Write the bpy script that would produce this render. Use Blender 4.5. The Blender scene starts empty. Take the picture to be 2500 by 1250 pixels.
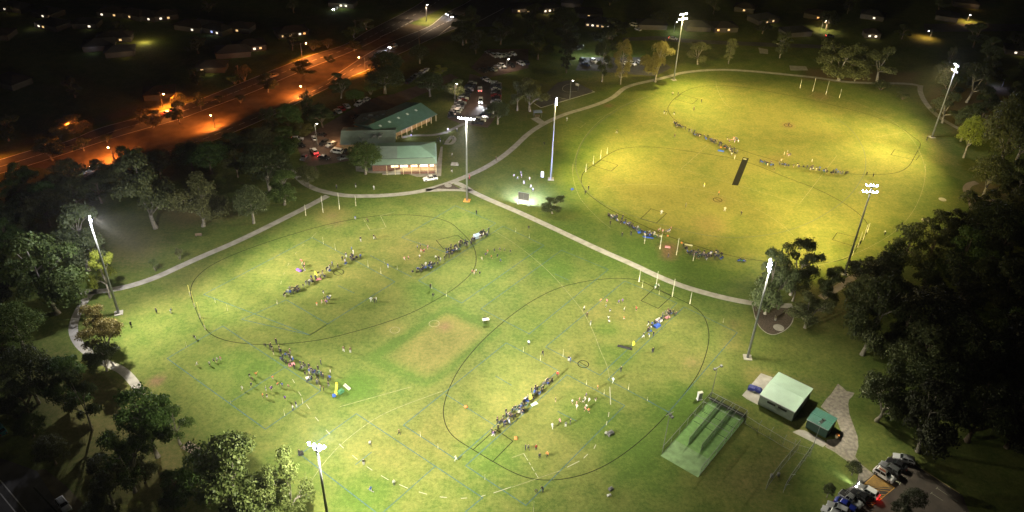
import bpy, math, random, re
import numpy as np
from mathutils import Vector, Matrix, Quaternion
PI = math.pi
scene = bpy.context.scene
COL = scene.collection
rng = random.Random(11)

# ------------------------------------------------------------------ camera
CAM_H = 140.0
F = 1960.4; PITCH = math.radians(34.1878); ROLL = math.radians(1.7968)
W0, H0 = 2500.0, 1250.0
_cp, _sp, _cr, _sr = math.cos(PITCH), math.sin(PITCH), math.cos(ROLL), math.sin(ROLL)
FWD = Vector((0, _cp, -_sp)); _r = Vector((1, 0, 0)); _u = Vector((0, _sp, _cp))
RIGHT = _cr * _r + _sr * _u; UPV = -_sr * _r + _cr * _u
EYE = Vector((0, 0, CAM_H))

def G(px, py, z=0.0):
    """point of the plane at height z that the photograph shows at (px, py)"""
    d = FWD * F + RIGHT * (px - W0 / 2) - UPV * (py - H0 / 2)
    t = (z - CAM_H) / d.z
    return EYE + d * t

def proj(p):
    v = Vector(p) - EYE; z = v.dot(FWD)
    return W0 / 2 + F * v.dot(RIGHT) / z, H0 / 2 - F * v.dot(UPV) / z

def up_to(p, ty):
    """height above ground point p whose image lies on row ty"""
    lo, hi = 0.0, 60.0
    for _ in range(40):
        m = (lo + hi) / 2
        if proj(p + Vector((0, 0, m)))[1] > ty: lo = m
        else: hi = m
    return lo

def mpp(p):
    return (Vector(p) - EYE).dot(FWD) / F

ZO = {'A': (0, 0), 'B': (625, 0), 'C': (1250, 0), 'D': (1875, 0), 'E': (0, 400), 'F': (625, 400),
      'G': (1250, 400), 'H': (1875, 400), 'I': (0, 830), 'J': (625, 830), 'K': (1250, 830), 'L': (1875, 830)}
ZS = 2.976
def q(z, *pts):
    if z == '6': return [(680 + x / 5, 230 + y / 5) for x, y in pts]
    if z == '7': return [(1800 + x / 5.2075, 880 + y / 5.2075) for x, y in pts]
    if z == '8': return [(1580 + x / 4.4636, 900 + y / 4.4636) for x, y in pts]
    if z == '9': return [(1990 + x / 6.944, 1080 + y / 6.944) for x, y in pts]
    ox, oy = ZO[z]
    return [(ox + x / ZS, oy + y / ZS) for x, y in pts]

cam_d = bpy.data.cameras.new("camera"); cam = bpy.data.objects.new("camera", cam_d); COL.objects.link(cam)
cam.matrix_world = Matrix(((RIGHT.x, UPV.x, -FWD.x, 0), (RIGHT.y, UPV.y, -FWD.y, 0), (RIGHT.z, UPV.z, -FWD.z, CAM_H), (0, 0, 0, 1)))
cam_d.sensor_width = 36; cam_d.lens = 36 * F / W0; cam_d.clip_start = 1; cam_d.clip_end = 6000
scene.camera = cam

# ------------------------------------------------------------------ objects
def tag(o, label=None, cat=None, group=None, kind=None):
    if label: o['label'] = label
    if cat: o['category'] = cat
    if group: o['group'] = group
    if kind: o['kind'] = kind
    return o

def link(o, parent=None):
    COL.objects.link(o)
    if parent is not None: o.parent = parent
    return o

def empty(name, loc, rz=0.0, label=None, cat=None, group=None):
    o = bpy.data.objects.new(name, None); o.location = loc; o.rotation_euler = (0, 0, rz)
    o.empty_display_size = 0.5
    link(o); return tag(o, label, cat, group)

class MB:
    """collects faces with a material slot each, builds one mesh"""
    def __init__(s): s.v = []; s.f = []; s.m = []
    def add(s, vs, fs, mi=0):
        b = len(s.v); s.v += [tuple(x) for x in vs]
        for f in fs: s.f.append(tuple(b + i for i in f)); s.m.append(mi)
    def box(s, x0, x1, y0, y1, z0, z1, mi=0):
        s.add([(x0, y0, z0), (x1, y0, z0), (x1, y1, z0), (x0, y1, z0), (x0, y0, z1), (x1, y0, z1), (x1, y1, z1), (x0, y1, z1)],
              [(0, 3, 2, 1), (4, 5, 6, 7), (0, 1, 5, 4), (1, 2, 6, 5), (2, 3, 7, 6), (3, 0, 4, 7)], mi)
    def frustum(s, b, t, mi=0, cap=True):
        """b, t: rings of equal length"""
        n = len(b); fs = [(i, (i + 1) % n, n + (i + 1) % n, n + i) for i in range(n)]
        if cap: fs += [tuple(range(n - 1, -1, -1)), tuple(range(n, 2 * n))]
        s.add(list(b) + list(t), fs, mi)
    def tube(s, p0, p1, r0, r1=None, n=6, mi=0):
        p0, p1 = Vector(p0), Vector(p1); r1 = r0 if r1 is None else r1
        d = (p1 - p0).normalized(); a = d.orthogonal().normalized(); b = d.cross(a)
        R = [[p + (a * math.cos(2 * PI * k / n) + b * math.sin(2 * PI * k / n)) * r for k in range(n)] for p, r in ((p0, r0), (p1, r1))]
        s.frustum(R[0], R[1], mi)
    def path(s, pts, rad, n=6, mi=0):
        pts = [Vector(p) for p in pts]; rings = []; ref = None
        for i, p in enumerate(pts):
            d = (pts[min(i + 1, len(pts) - 1)] - pts[max(i - 1, 0)]).normalized()
            if ref is None: a = d.orthogonal().normalized()
            else: a = (ref - d * ref.dot(d)).normalized()
            ref = a; b = d.cross(a); r = rad[i] if isinstance(rad, (list, tuple)) else rad
            rings.append([p + (a * math.cos(2 * PI * k / n) + b * math.sin(2 * PI * k / n)) * r for k in range(n)])
        vs = [v for R in rings for v in R]; fs = []
        for i in range(len(rings) - 1):
            for k in range(n):
                fs.append((i * n + k, i * n + (k + 1) % n, (i + 1) * n + (k + 1) % n, (i + 1) * n + k))
        fs += [tuple(range(n - 1, -1, -1)), tuple(range((len(rings) - 1) * n, len(rings) * n))]
        s.add(vs, fs, mi)
    def poly(s, pts, mi=0): s.add(pts, [tuple(range(len(pts)))], mi)
    def prism(s, pts, z0, z1, mi=0):
        s.frustum([(p[0], p[1], z0) for p in pts], [(p[0], p[1], z1) for p in pts], mi)
    def mesh(s, name, mats, smooth=False):
        me = bpy.data.meshes.new(name); me.from_pydata(s.v, [], s.f)
        for m in (mats if isinstance(mats, (list, tuple)) else [mats]): me.materials.append(m)
        me.polygons.foreach_set('material_index', s.m)
        if smooth: me.polygons.foreach_set('use_smooth', [True] * len(s.f))
        me.update(); return me
    def build(s, name, mats, parent=None, smooth=False):
        return link(bpy.data.objects.new(name, s.mesh(name, mats, smooth)), parent)

def copy_tree(o, parent=None):
    c = o.copy(); COL.objects.link(c)
    if parent is not None: c.parent = parent
    for ch in list(o.children): copy_tree(ch, c)
    return c

def ccw(pts):
    a = sum(pts[i][0] * pts[(i + 1) % len(pts)][1] - pts[(i + 1) % len(pts)][0] * pts[i][1] for i in range(len(pts)))
    return list(pts) if a > 0 else list(reversed(pts))

# ------------------------------------------------------------------ materials
def mat(name, col, rough=0.7, var=0.25, scale=3.0, metal=0.0, emit=None, est=0.0, spec=0.5, obj_rand=0.0, bump=0.0):
    m = bpy.data.materials.new(name); m.use_nodes = True; nt = m.node_tree; b = nt.nodes['Principled BSDF']
    b.inputs['Roughness'].default_value = rough; b.inputs['Metallic'].default_value = metal
    b.inputs['Specular IOR Level'].default_value = spec
    c = (col[0], col[1], col[2], 1)
    if var > 0:
        tc = nt.nodes.new('ShaderNodeNewGeometry' if not obj_rand else 'ShaderNodeNewGeometry')
        nz = nt.nodes.new('ShaderNodeTexNoise'); nz.inputs['Scale'].default_value = scale; nz.inputs['Detail'].default_value = 4
        nt.links.new(tc.outputs['Position'], nz.inputs['Vector'])
        mr = nt.nodes.new('ShaderNodeMapRange'); mr.inputs['From Min'].default_value = 0.3; mr.inputs['From Max'].default_value = 0.7
        mr.inputs['To Min'].default_value = 1 - var; mr.inputs['To Max'].default_value = 1 + var
        nt.links.new(nz.outputs['Fac'], mr.inputs['Value'])
        mx = nt.nodes.new('ShaderNodeMix'); mx.data_type = 'RGBA'; mx.blend_type = 'MULTIPLY'; mx.inputs['Factor'].default_value = 1
        mx.inputs['A'].default_value = c; nt.links.new(mr.outputs['Result'], mx.inputs['B'])
        nt.links.new(mx.outputs['Result'], b.inputs['Base Color'])
        if bump:
            bp = nt.nodes.new('ShaderNodeBump'); bp.inputs['Strength'].default_value = bump
            nt.links.new(nz.outputs['Fac'], bp.inputs['Height']); nt.links.new(bp.outputs['Normal'], b.inputs['Normal'])
    else: b.inputs['Base Color'].default_value = c
    if emit:
        b.inputs['Emission Color'].default_value = (*emit, 1); b.inputs['Emission Strength'].default_value = est
    return m

def leaf_mat(name, c0, c1, trans=0.25):
    m = bpy.data.materials.new(name); m.use_nodes = True; nt = m.node_tree; b = nt.nodes['Principled BSDF']
    b.inputs['Roughness'].default_value = 0.55; b.inputs['Specular IOR Level'].default_value = 0.3
    g = nt.nodes.new('ShaderNodeNewGeometry'); oi = nt.nodes.new('ShaderNodeObjectInfo')
    ramp = nt.nodes.new('ShaderNodeMix'); ramp.data_type = 'RGBA'
    ramp.inputs['A'].default_value = (*c0, 1); ramp.inputs['B'].default_value = (*c1, 1)
    nt.links.new(g.outputs['Random Per Island'], ramp.inputs['Factor'])
    hs = nt.nodes.new('ShaderNodeHueSaturation')
    mr = nt.nodes.new('ShaderNodeMapRange'); mr.inputs['To Min'].default_value = 0.485; mr.inputs['To Max'].default_value = 0.515
    nt.links.new(oi.outputs['Random'], mr.inputs['Value']); nt.links.new(mr.outputs['Result'], hs.inputs['Hue'])
    nt.links.new(ramp.outputs['Result'], hs.inputs['Color'])
    nt.links.new(hs.outputs['Color'], b.inputs['Base Color'])
    tr = nt.nodes.new('ShaderNodeBsdfTranslucent'); nt.links.new(hs.outputs['Color'], tr.inputs['Color'])
    ms = nt.nodes.new('ShaderNodeMixShader'); ms.inputs['Fac'].default_value = trans
    nt.links.new(b.outputs['BSDF'], ms.inputs[1]); nt.links.new(tr.outputs['BSDF'], ms.inputs[2])
    nt.links.new(ms.outputs['Shader'], nt.nodes['Material Output'].inputs['Surface'])
    return m

M = {}
M['concrete'] = mat('concrete', (.34, .32, .28), .9, .22, .5)
M['gravel'] = mat('gravel', (.26, .23, .19), .95, .35, 1.2)
M['asphalt'] = mat('asphalt', (.078, .072, .066), .85, .25, .35)
M['redasphalt'] = mat('red_asphalt', (.13, .085, .065), .88, .25, .35)
M['courtasphalt'] = mat('court_asphalt', (.07, .062, .06), .85, .25, .3)
M['mulch'] = mat('mulch', (.075, .055, .04), .95, .5, 2.2)
M['dirt'] = mat('dirt', (.20, .14, .085), .95, .3, .6)
M['verge'] = mat('verge', (.105, .085, .04), .95, .4, .4)
M['median'] = mat('median', (.10, .072, .035), .95, .4, .25)
M['lineblack'] = mat('line_black', (.014, .018, .008), .95, .3, 2, spec=.05)
M['linegrey'] = mat('line_grey', (.07, .085, .06), .9, .4, 2)
M['lineblue'] = mat('line_blue', (.035, .085, .085), .9, .4, 1.5)
M['linewhite'] = mat('line_white', (.205, .20, .10), .9, .45, 1.2)
M['dashwhite'] = mat('dash_white', (.29, .29, .21), .9, .2, 1.2)
M['roadwhite'] = mat('road_white', (.6, .58, .52), .8, .2, 1)
M['yellowline'] = mat('yellow_line', (.65, .36, .05), .8, .2, 1)
M['steel'] = mat('galvanised_steel', (.22, .23, .235), .5, .12, 1.5, metal=.35)
M['darksteel'] = mat('dark_steel', (.1, .105, .1), .5, .15, 2)
M['housing'] = mat('lamp_housing', (.12, .12, .12), .5, .15, 2)
M['postwhite'] = mat('post_white', (.5, .49, .39), .5, .05, 2)
M['timber'] = mat('pole_timber', (.12, .085, .055), .85, .3, 2)
M['lens_cool'] = mat('lens_cool', (.9, .9, .95), .3, 0, emit=(.72, .76, 1.0), est=150)
M['lens_violet'] = mat('lens_violet', (.9, .9, .95), .3, 0, emit=(.42, .34, 1.0), est=2.0)
M['lens_sodium'] = mat('lens_sodium', (.9, .6, .3), .3, 0, emit=(1.0, .42, .10), est=260)
M['lens_white'] = mat('lens_white', (.9, .9, .9), .3, 0, emit=(1.0, .95, .85), est=40)
M['lens_blue'] = mat('lens_blue', (.6, .7, .9), .3, 0, emit=(.28, .38, 1.0), est=14)
M['bark'] = mat('gum_bark', (.23, .205, .165), .85, .35, 1.5)
M['barkdark'] = mat('dark_bark', (.14, .105, .07), .9, .35, 2)
# ------------------------------------------------------------------ world and moonlight
world = bpy.data.worlds.new("World"); scene.world = world; world.use_nodes = True
wn = world.node_tree; bg = wn.nodes['Background']
sky = wn.nodes.new('ShaderNodeTexSky'); sky.sky_type = 'NISHITA'; sky.sun_disc = False
sky.sun_elevation = math.radians(35); sky.sun_rotation = math.radians(200)
wn.links.new(sky.outputs['Color'], bg.inputs['Color']); bg.inputs['Strength'].default_value = 0.00022
moon_d = bpy.data.lights.new("moonlight", 'SUN'); moon_d.energy = 0.001; moon_d.angle = math.radians(.5); moon_d.color = (.8, .9, 1.0)
moon = bpy.data.objects.new("moonlight", moon_d); COL.objects.link(moon)
moon.rotation_euler = (math.radians(55), 0, math.radians(-20))

# ------------------------------------------------------------------ ground sheet
def axis(a, b, step, outer):
    lo = [a - o for o in reversed(outer)]; hi = [b + o for o in outer]
    return np.array(lo + list(np.arange(a, b + .01, step)) + hi)
out = [20, 60, 140, 300, 700, 1500, 3000]
xs = axis(-232, 232, 1.6, out); ys = axis(84, 440, 1.6, out)
X, Y = np.meshgrid(xs, ys); nx, ny = len(xs), len(ys)
P3 = np.zeros((nx * ny, 3)); P3[:, 0] = X.ravel(); P3[:, 1] = Y.ravel()
# image positions of the vertices, only to measure how the wear of the turf is laid out
_v = P3 - np.array(EYE); _z = np.maximum(_v @ np.array(FWD), 1.0)
def seg_poly_dist(P, pts):
    """signed distance to polygon (negative inside), world xy"""
    pts = np.array([[p[0], p[1]] for p in pts]); d = np.full(len(P), 1e9); ins = np.zeros(len(P), bool)
    for i in range(len(pts)):
        a, b = pts[i], pts[(i + 1) % len(pts)]; ab = b - a; ap = P - a
        t = np.clip((ap @ ab) / (ab @ ab), 0, 1); d = np.minimum(d, np.hypot(*(ap - t[:, None] * ab).T))
        c = ((a[1] > P[:, 1]) != (b[1] > P[:, 1])); 
        with np.errstate(divide='ignore', invalid='ignore'):
            xx = (b[0] - a[0]) * (P[:, 1] - a[1]) / (b[1] - a[1]) + a[0]
        ins ^= c & (P[:, 0] < xx)
    return np.where(ins, -d, d)
def sstep(a, b, x): 
    t = np.clip((x - a) / (b - a), 0, 1); return t * t * (3 - 2 * t)
XY = P3[:, :2]
tan = np.zeros(len(XY)); lush = np.zeros(len(XY)); dirt = np.zeros(len(XY))
def gp(pts): return [G(*p) for p in pts]
def blob(arr, px, py, r, amt, ry=None):
    c = G(px, py); ry = ry or r
    d = np.sqrt(((XY[:, 0] - c.x) / r) ** 2 + ((XY[:, 1] - c.y) / ry) ** 2)
    arr += amt * (1 - sstep(.2, 1.0, d))
def area(arr, pts, amt, soft=3.0):
    d = seg_poly_dist(XY, gp(pts)); arr += amt * (1 - sstep(-soft, soft * .6, d))
# the right ovals are worn yellow, the left field is greener
OVR = [(1420, 420), (1450, 340), (1560, 260), (1680, 205), (1780, 190), (1900, 200), (2060, 230), (2180, 280), (2260, 350), (2270, 430), (2220, 530), (2120, 610), (1990, 660), (1850, 640), (1700, 610), (1560, 565), (1460, 500)]
area(tan, OVR, .42, 14)
area(lush, [(1440, 395), (1495, 285), (1400, 330), (1330, 400), (1330, 470), (1420, 550), (1560, 620), (1740, 690), (1840, 690), (1840, 650), (1660, 625), (1530, 580), (1440, 500)], .25, 8)
area(tan, [(935, 872), (1095, 765), (1192, 808), (1045, 922)], .60, 2.2); area(dirt, [(950, 872), (1095, 775), (1180, 808), (1045, 910)], .08, 3.0)
d = seg_poly_dist(XY, gp([(935, 872), (1095, 765), (1192, 808), (1045, 922)])); lush += .42 * np.exp(-((d - 1.9) / 1.4) ** 2)
area(tan, [(660, 770), (760, 600), (900, 560), (1080, 560), (1120, 600), (960, 700), (800, 770)], .28, 8)
area(tan, [(1100, 1050), (1250, 880), (1430, 740), (1560, 700), (1700, 780), (1690, 900), (1540, 1060), (1330, 1160), (1180, 1120)], .34, 10)
area(tan, [(850, 1010), (1080, 930), (1180, 1040), (1120, 1200), (900, 1230), (800, 1100)], .22, 8)
area(lush, [(560, 850), (640, 850), (720, 880), (790, 930), (700, 900), (600, 930), (470, 880)], .35, 6)
for px, py, r, a in [(868, 945, 8, .7), (1350, 655, 10, .45), (1470, 640, 9, .3), (1040, 720, 9, .35), (640, 960, 14, .2), (900, 1200, 9, .4), (1205, 630, 8, .35), (1290, 615, 8, .35), (1300, 800, 12, .25), (1440, 1020, 12, .45), (1480, 800, 6, .5), (1200, 1110, 10, .3), (880, 470, 16, .2), (1500, 870, 9, .4), (1660, 1000, 14, .5), (1380, 580, 16, .35), (1700, 690, 18, .35), (1580, 630, 18, .3), (1560, 1120, 14, .45), (730, 700, 10, -.1), (1830, 950, 9, .2), (2010, 960, 12, .2)]:
    blob(lush, px, py, r, a)
for px, py, r, a in [(810, 525, 9, .8), (1000, 615, 9, .4), (1095, 790, 5, .9), (960, 805, 5, .5), (1690, 885, 9, .4), (1790, 800, 6, .5), (1790, 840, 5, .5), (1500, 790, 12, .3), (1850, 920, 6, .7), (700, 640, 12, .3), (1640, 480, 26, .35), (1900, 310, 24, .25), (1500, 420, 20, .15), (1070, 1060, 12, .25), (880, 1110, 14, .1)]:
    blob(tan, px, py, r, a)
area(tan, [(1700, 600), (1745, 470), (1800, 370), (1835, 370), (1800, 470), (1740, 600)], .75, 5)
area(tan, [(1745, 395), (1880, 380), (1910, 405), (1890, 425), (1740, 410)], .6, 5)
for px, py, r, a in [(2003, 235, 7, .55), (1632, 605, 5, .9), (1632, 625, 4, .8), (1924, 306, 4, .95), (1752, 488, 4, .5), (1730, 545, 9, .35), (810, 527, 3, .4), (1900, 388, 7, .3), (1485, 258, 3, .9), (382, 930, 3, 1.), (1085, 797, 3, .8), (1690, 885, 3, .35), (822, 545, 3, .4), (1792, 790, 2, .3)]:
    blob(dirt, px, py, r, a)
# bare ground and leaf litter under the trees
area(dirt, [(160, 860), (280, 905), (330, 960), (470, 1075), (520, 1140), (500, 1250), (200, 1250), (60, 1000), (60, 860)], .42, 8)
area(dirt, [(390, 490), (560, 500), (600, 530), (520, 545), (440, 560), (400, 540)], .6, 6)
area(dirt, [(260, 560), (350, 560), (420, 600), (330, 660), (250, 640)], .35, 7)
area(dirt, [(1250, 200), (1400, 200), (1500, 150), (1660, 150), (1650, 180), (1500, 205), (1340, 260), (1280, 290), (1230, 270)], .35, 8)
area(dirt, [(1960, 195), (2240, 212), (2250, 175), (1960, 165)], .85, 5)
area(dirt, [(2245, 240), (2330, 330), (2500, 330), (2500, 200), (2260, 210)], .8, 8)
area(dirt, [(2355, 470), (2500, 500), (2500, 440), (2370, 440)], .7, 4)
area(dirt, [(1950, 690), (2090, 690), (2100, 780), (2000, 800), (1940, 760)], .45, 6)
area(dirt, [(1940, 980), (1990, 1010), (1960, 1100), (1880, 1250), (1720, 1180), (1800, 1130), (1900, 1060)], .3, 6)
area(dirt, [(1840, 905), (1990, 920), (2060, 960), (1990, 975), (1850, 930)], .35, 5)
area(dirt, [(2240, 320), (2290, 400), (2330, 400), (2300, 330)], .35, 6)
dark = np.zeros(len(XY))
# verge beside the main road is dry grass
area(dirt, [(620, 300), (700, 262), (760, 240), (860, 190), (1120, 70), (1130, 90), (900, 200), (780, 270), (640, 320)], .7, 6)
area(dirt, [(0, 380), (160, 325), (320, 290), (480, 240), (470, 200), (300, 260), (0, 360)], .8, 8)
me = bpy.data.meshes.new('ground'); idx = np.arange(nx * ny).reshape(ny, nx)
quads = np.stack([idx[:-1, :-1].ravel(), idx[:-1, 1:].ravel(), idx[1:, 1:].ravel(), idx[1:, :-1].ravel()], 1)
me.vertices.add(len(P3)); me.vertices.foreach_set('co', P3.ravel())
me.loops.add(quads.size); me.loops.foreach_set('vertex_index', quads.ravel().astype(np.int32))
me.polygons.add(len(quads)); me.polygons.foreach_set('loop_start', np.arange(0, quads.size, 4, dtype=np.int32))
me.update(calc_edges=True)
for nm, ar in (('tan', tan), ('lush', lush), ('dirt', dirt)):
    at = me.attributes.new(nm, 'FLOAT', 'POINT'); at.data.foreach_set('value', np.clip(ar, 0, 1).astype(np.float32))
ground = link(bpy.data.objects.new('ground', me)); tag(ground, 'mown park grass worn yellow in patches with bare soil under the trees', kind='structure')

def grass_material():
    m = bpy.data.materials.new('grass'); m.use_nodes = True; nt = m.node_tree; N = nt.nodes; L = nt.links; b = N['Principled BSDF']
    b.inputs['Roughness'].default_value = .95; b.inputs['Specular IOR Level'].default_value = .12
    geo = N.new('ShaderNodeNewGeometry')
    def noise(s, d=4, r=.55):
        n = N.new('ShaderNodeTexNoise'); n.inputs['Scale'].default_value = s; n.inputs['Detail'].default_value = d; n.inputs['Roughness'].default_value = r
        L.new(geo.outputs['Position'], n.inputs['Vector']); return n.outputs['Fac']
    def attr(n):
        a = N.new('ShaderNodeAttribute'); a.attribute_name = n; return a.outputs['Fac']
    def math_(op, a, c=None, clamp=False):
        n = N.new('ShaderNodeMath'); n.operation = op; n.use_clamp = clamp
        for i, v in enumerate((a, c)):
            if v is None: continue
            if isinstance(v, (int, float)): n.inputs[i].default_value = v
            else: L.new(v, n.inputs[i])
        return n.outputs[0]
    def mix(f, a, c, bt='MIX'):
        n = N.new('ShaderNodeMix'); n.data_type = 'RGBA'; n.blend_type = bt
        for k, v in (('Factor', f), ('A', a), ('B', c)):
            if isinstance(v, (int, float)): n.inputs[k].default_value = v
            elif isinstance(v, tuple): n.inputs[k].default_value = (*v, 1)
            else: L.new(v, n.inputs[k])
        return n.outputs['Result']
    big, mid, fine, tiny = noise(.045, 3), noise(.22, 5, .65), noise(1.1, 4, .7), noise(3.5, 3, .8)
    # patchy wear: attribute plus noise
    w = math_('ADD', attr('tan'), math_('MULTIPLY', math_('SUBTRACT', big, .5), 1.1))
    w = math_('ADD', w, math_('MULTIPLY', math_('SUBTRACT', mid, .5), 1.5))
    w = math_('ADD', w, math_('MULTIPLY', math_('SUBTRACT', fine, .5), 1.1))
    w = math_('ADD', w, .31)
    w = math_('SUBTRACT', w, math_('MULTIPLY', attr('lush'), .75), True)
    base = mix(w, (.082, .124, .024), (.160, .155, .044))
    lu = math_('MULTIPLY', attr('lush'), .8)
    base = mix(lu, base, (.050, .112, .012))
    dn = math_('ADD', attr('dirt'), math_('MULTIPLY', math_('SUBTRACT', fine, .5), .9))
    dn = math_('MULTIPLY', dn, math_('GREATER_THAN', attr('dirt'), .02), True)
    base = mix(dn, base, (.17, .115, .06))
    g = math_('ADD', -.10, math_('MULTIPLY', tiny, .85)); g = math_('ADD', g, math_('MULTIPLY', fine, .95)); g = math_('ADD', g, math_('MULTIPLY', mid, .40))
    base = mix(1.0, base, g, 'MULTIPLY')
    L.new(base, b.inputs['Base Color'])
    bp = N.new('ShaderNodeBump'); bp.inputs['Strength'].default_value = .5; bp.inputs['Distance'].default_value = .12
    L.new(tiny, bp.inputs['Height']); L.new(bp.outputs['Normal'], b.inputs['Normal'])
    return m
me.materials.append(grass_material())

# ------------------------------------------------------------------ paths, roads, markings: thin sheets
def strip_faces(mb, pts, width, z, mi=0, closed=False):
    P = [Vector((p[0], p[1], z)) for p in pts]; n = len(P); Lr = []
    for i, p in enumerate(P):
        a = P[(i - 1) % n] if (closed or i > 0) else P[i]; c = P[(i + 1) % n] if (closed or i < n - 1) else P[i]
        d1 = (p - a); d2 = (c - p)
        if d1.length < 1e-6: d1 = d2
        if d2.length < 1e-6: d2 = d1
        d1.normalize(); d2.normalize(); t = (d1 + d2)
        t = t.normalized() if t.length > 1e-3 else d1
        nn = Vector((-t.y, t.x, 0)); k = max(.45, abs(nn.dot(Vector((-d1.y, d1.x, 0)))))
        Lr.append((p + nn * (width / 2 / k), p - nn * (width / 2 / k)))
    vs = [v for pr in Lr for v in pr]; fs = []
    for i in range(n if closed else n - 1):
        j = (i + 1) % n; fs.append((2 * i, 2 * i + 1, 2 * j + 1, 2 * j))
    mb.add(vs, fs, mi)

def smooth_pts(pts, closed=False, it=2):
    P = [Vector(p) for p in pts]
    for _ in range(it):
        R = []
        n = len(P)
        for i in range(n if closed else n - 1):
            a, b = P[i], P[(i + 1) % n]; R += [a * .75 + b * .25, a * .25 + b * .75]
        if not closed: R = [P[0]] + R + [P[-1]]
        P = R
    return P

def sheet(name, polys, m, z, label):
    mb = MB()
    for i, pts in enumerate(polys): mb.poly([(p[0], p[1], z + .004 * i) for p in ccw([G(*a) for a in pts])])
    return tag(mb.build(name, m), label, kind='structure')
def ribbons(name, lines, m, z, label, width=2.0, smooth=2):
    mb = MB()
    for ln in lines:
        strip_faces(mb, smooth_pts([G(*p) for p in ln], False, smooth), width, z)
    return tag(mb.build(name, m), label, kind='structure')

# main road: two carriageways
N_FAR = [(-60, 408), (0, 390), (81, 365), (168, 346), (235, 314), (322, 292), (470, 250), (558, 215), (625, 188), (692, 161), (760, 134), (843, 111), (887, 81), (921, 64), (995, 27), (1038, 0), (1075, -40)]
N_NEAR = [(-60, 440), (60, 407), (158, 376), (279, 336), (336, 319), (437, 292), (497, 269), (571, 242), (625, 222), (700, 188), (780, 156), (860, 126), (930, 92), (1000, 58), (1075, 22), (1110, 0), (1160, -40)]
S_FAR = [(200, 418), (300, 385), (400, 362), (520, 318), (640, 270), (720, 234), (800, 196), (911, 122), (961, 99), (1048, 66), (1068, 50), (1090, 30), (1140, 8), (1175, -20)]
S_NEAR = [(205, 432), (330, 402), (440, 374), (555, 330), (670, 280), (749, 240), (806, 212), (857, 187), (904, 168), (961, 137), (988, 126), (1028, 106), (1072, 86), (1112, 69), (1150, 62), (1230, 20)]
def band(a, b):
    return a + list(reversed(b))
roads = MB()
for a, b in ((N_FAR, N_NEAR), (S_FAR, S_NEAR)):
    n = 40
    def samp(l):
        w = smooth_pts([G(*p) for p in l], False, 1); ds = [0]
        for i in range(1, len(w)): ds.append(ds[-1] + (w[i] - w[i - 1]).length)
        o = []
        for k in range(n + 1):
            t = ds[-1] * k / n; i = max(1, next((j for j in range(len(ds)) if ds[j] >= t), len(ds) - 1)); f = (t - ds[i - 1]) / max(1e-6, ds[i] - ds[i - 1])
            o.append(w[i - 1].lerp(w[i], min(1, f)))
        return o
    A, B = samp(a), samp(b); vs = []
    for x, y in zip(A, B): vs += [(x.x, x.y, .012), (y.x, y.y, .012)]
    roads.add(vs, [(2 * i, 2 * i + 1, 2 * i + 3, 2 * i + 2) for i in range(n)])
tag(roads.build('road', M['asphalt']), 'dual carriageway of grey asphalt under orange lamps', kind='structure')
sheet('median_strip', [band(N_NEAR[1:14], [(200, 418), (300, 385), (400, 362), (520, 318), (640, 270), (720, 234), (800, 196), (911, 122), (961, 99), (1048, 66)])], M['median'], .006, 'dry grass median between the two carriageways')
sheet('side_road', [[(1095, 30), (1140, 5), (1190, -30), (1300, -20), (1235, 22), (1215, 45), (1250, 55), (1240, 64), (1150, 66), (1115, 66)]], M['asphalt'], .008, 'side road joining the dual carriageway at the top')
sheet('street', [[(1520, 92), (1600, 88), (1700, 97), (1900, 105), (2060, 112), (2060, 120), (1880, 114), (1700, 106), (1600, 98), (1520, 100)]], M['asphalt'], .012, 'dark suburban street behind the far oval')
sheet('far_street', [[(2255, 58), (2500, 58), (2500, 76), (2258, 78)]], M['asphalt'], .012, 'suburban street in orange light at the top edge')
mb = MB()
def dashed(mb, line, w, z, on, off):
    P = smooth_pts([G(*p) for p in line], False, 2)
    for i in range(len(P) - 1):
        a, b = P[i], P[i + 1]; L_ = (b - a).length; t = 0
        while t < L_:
            e = min(L_, t + on); strip_faces(mb, [a.lerp(b, t / L_), a.lerp(b, e / L_)], w, z); t += on + off
def between(a, b, f):
    n = min(len(a), len(b)); return [(a[i][0] * (1 - f) + b[i][0] * f, a[i][1] * (1 - f) + b[i][1] * f) for i in range(n)]
dashed(mb, [((a[0] + b[0]) / 2, (a[1] + b[1]) / 2) for a, b in zip(N_FAR, N_NEAR)], .25, .017, 3, 6)
dashed(mb, [((a[0] + b[0]) / 2, (a[1] + b[1]) / 2) for a, b in zip(S_FAR, S_NEAR)], .25, .017, 3, 6)
for ln in (q('B', (1320, 262), (1380, 215), (1430, 178)), q('B', (900, 270), (1000, 225), (1140, 150))): dashed(mb, ln, .5, .017, 2.5, 1.5)
for ln in (N_FAR, N_NEAR[:13], S_NEAR): strip_faces(mb, smooth_pts([G(*p) for p in ln], False, 2), .35, .018)
for ln in (S_FAR[6:],): strip_faces(mb, smooth_pts([G(*p) for p in ln], False, 2), .3, .018)
tag(mb.build('road_markings', M['roadwhite']), 'pale kerb lines and lane dashes on the dual carriageway', kind='structure')

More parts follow.
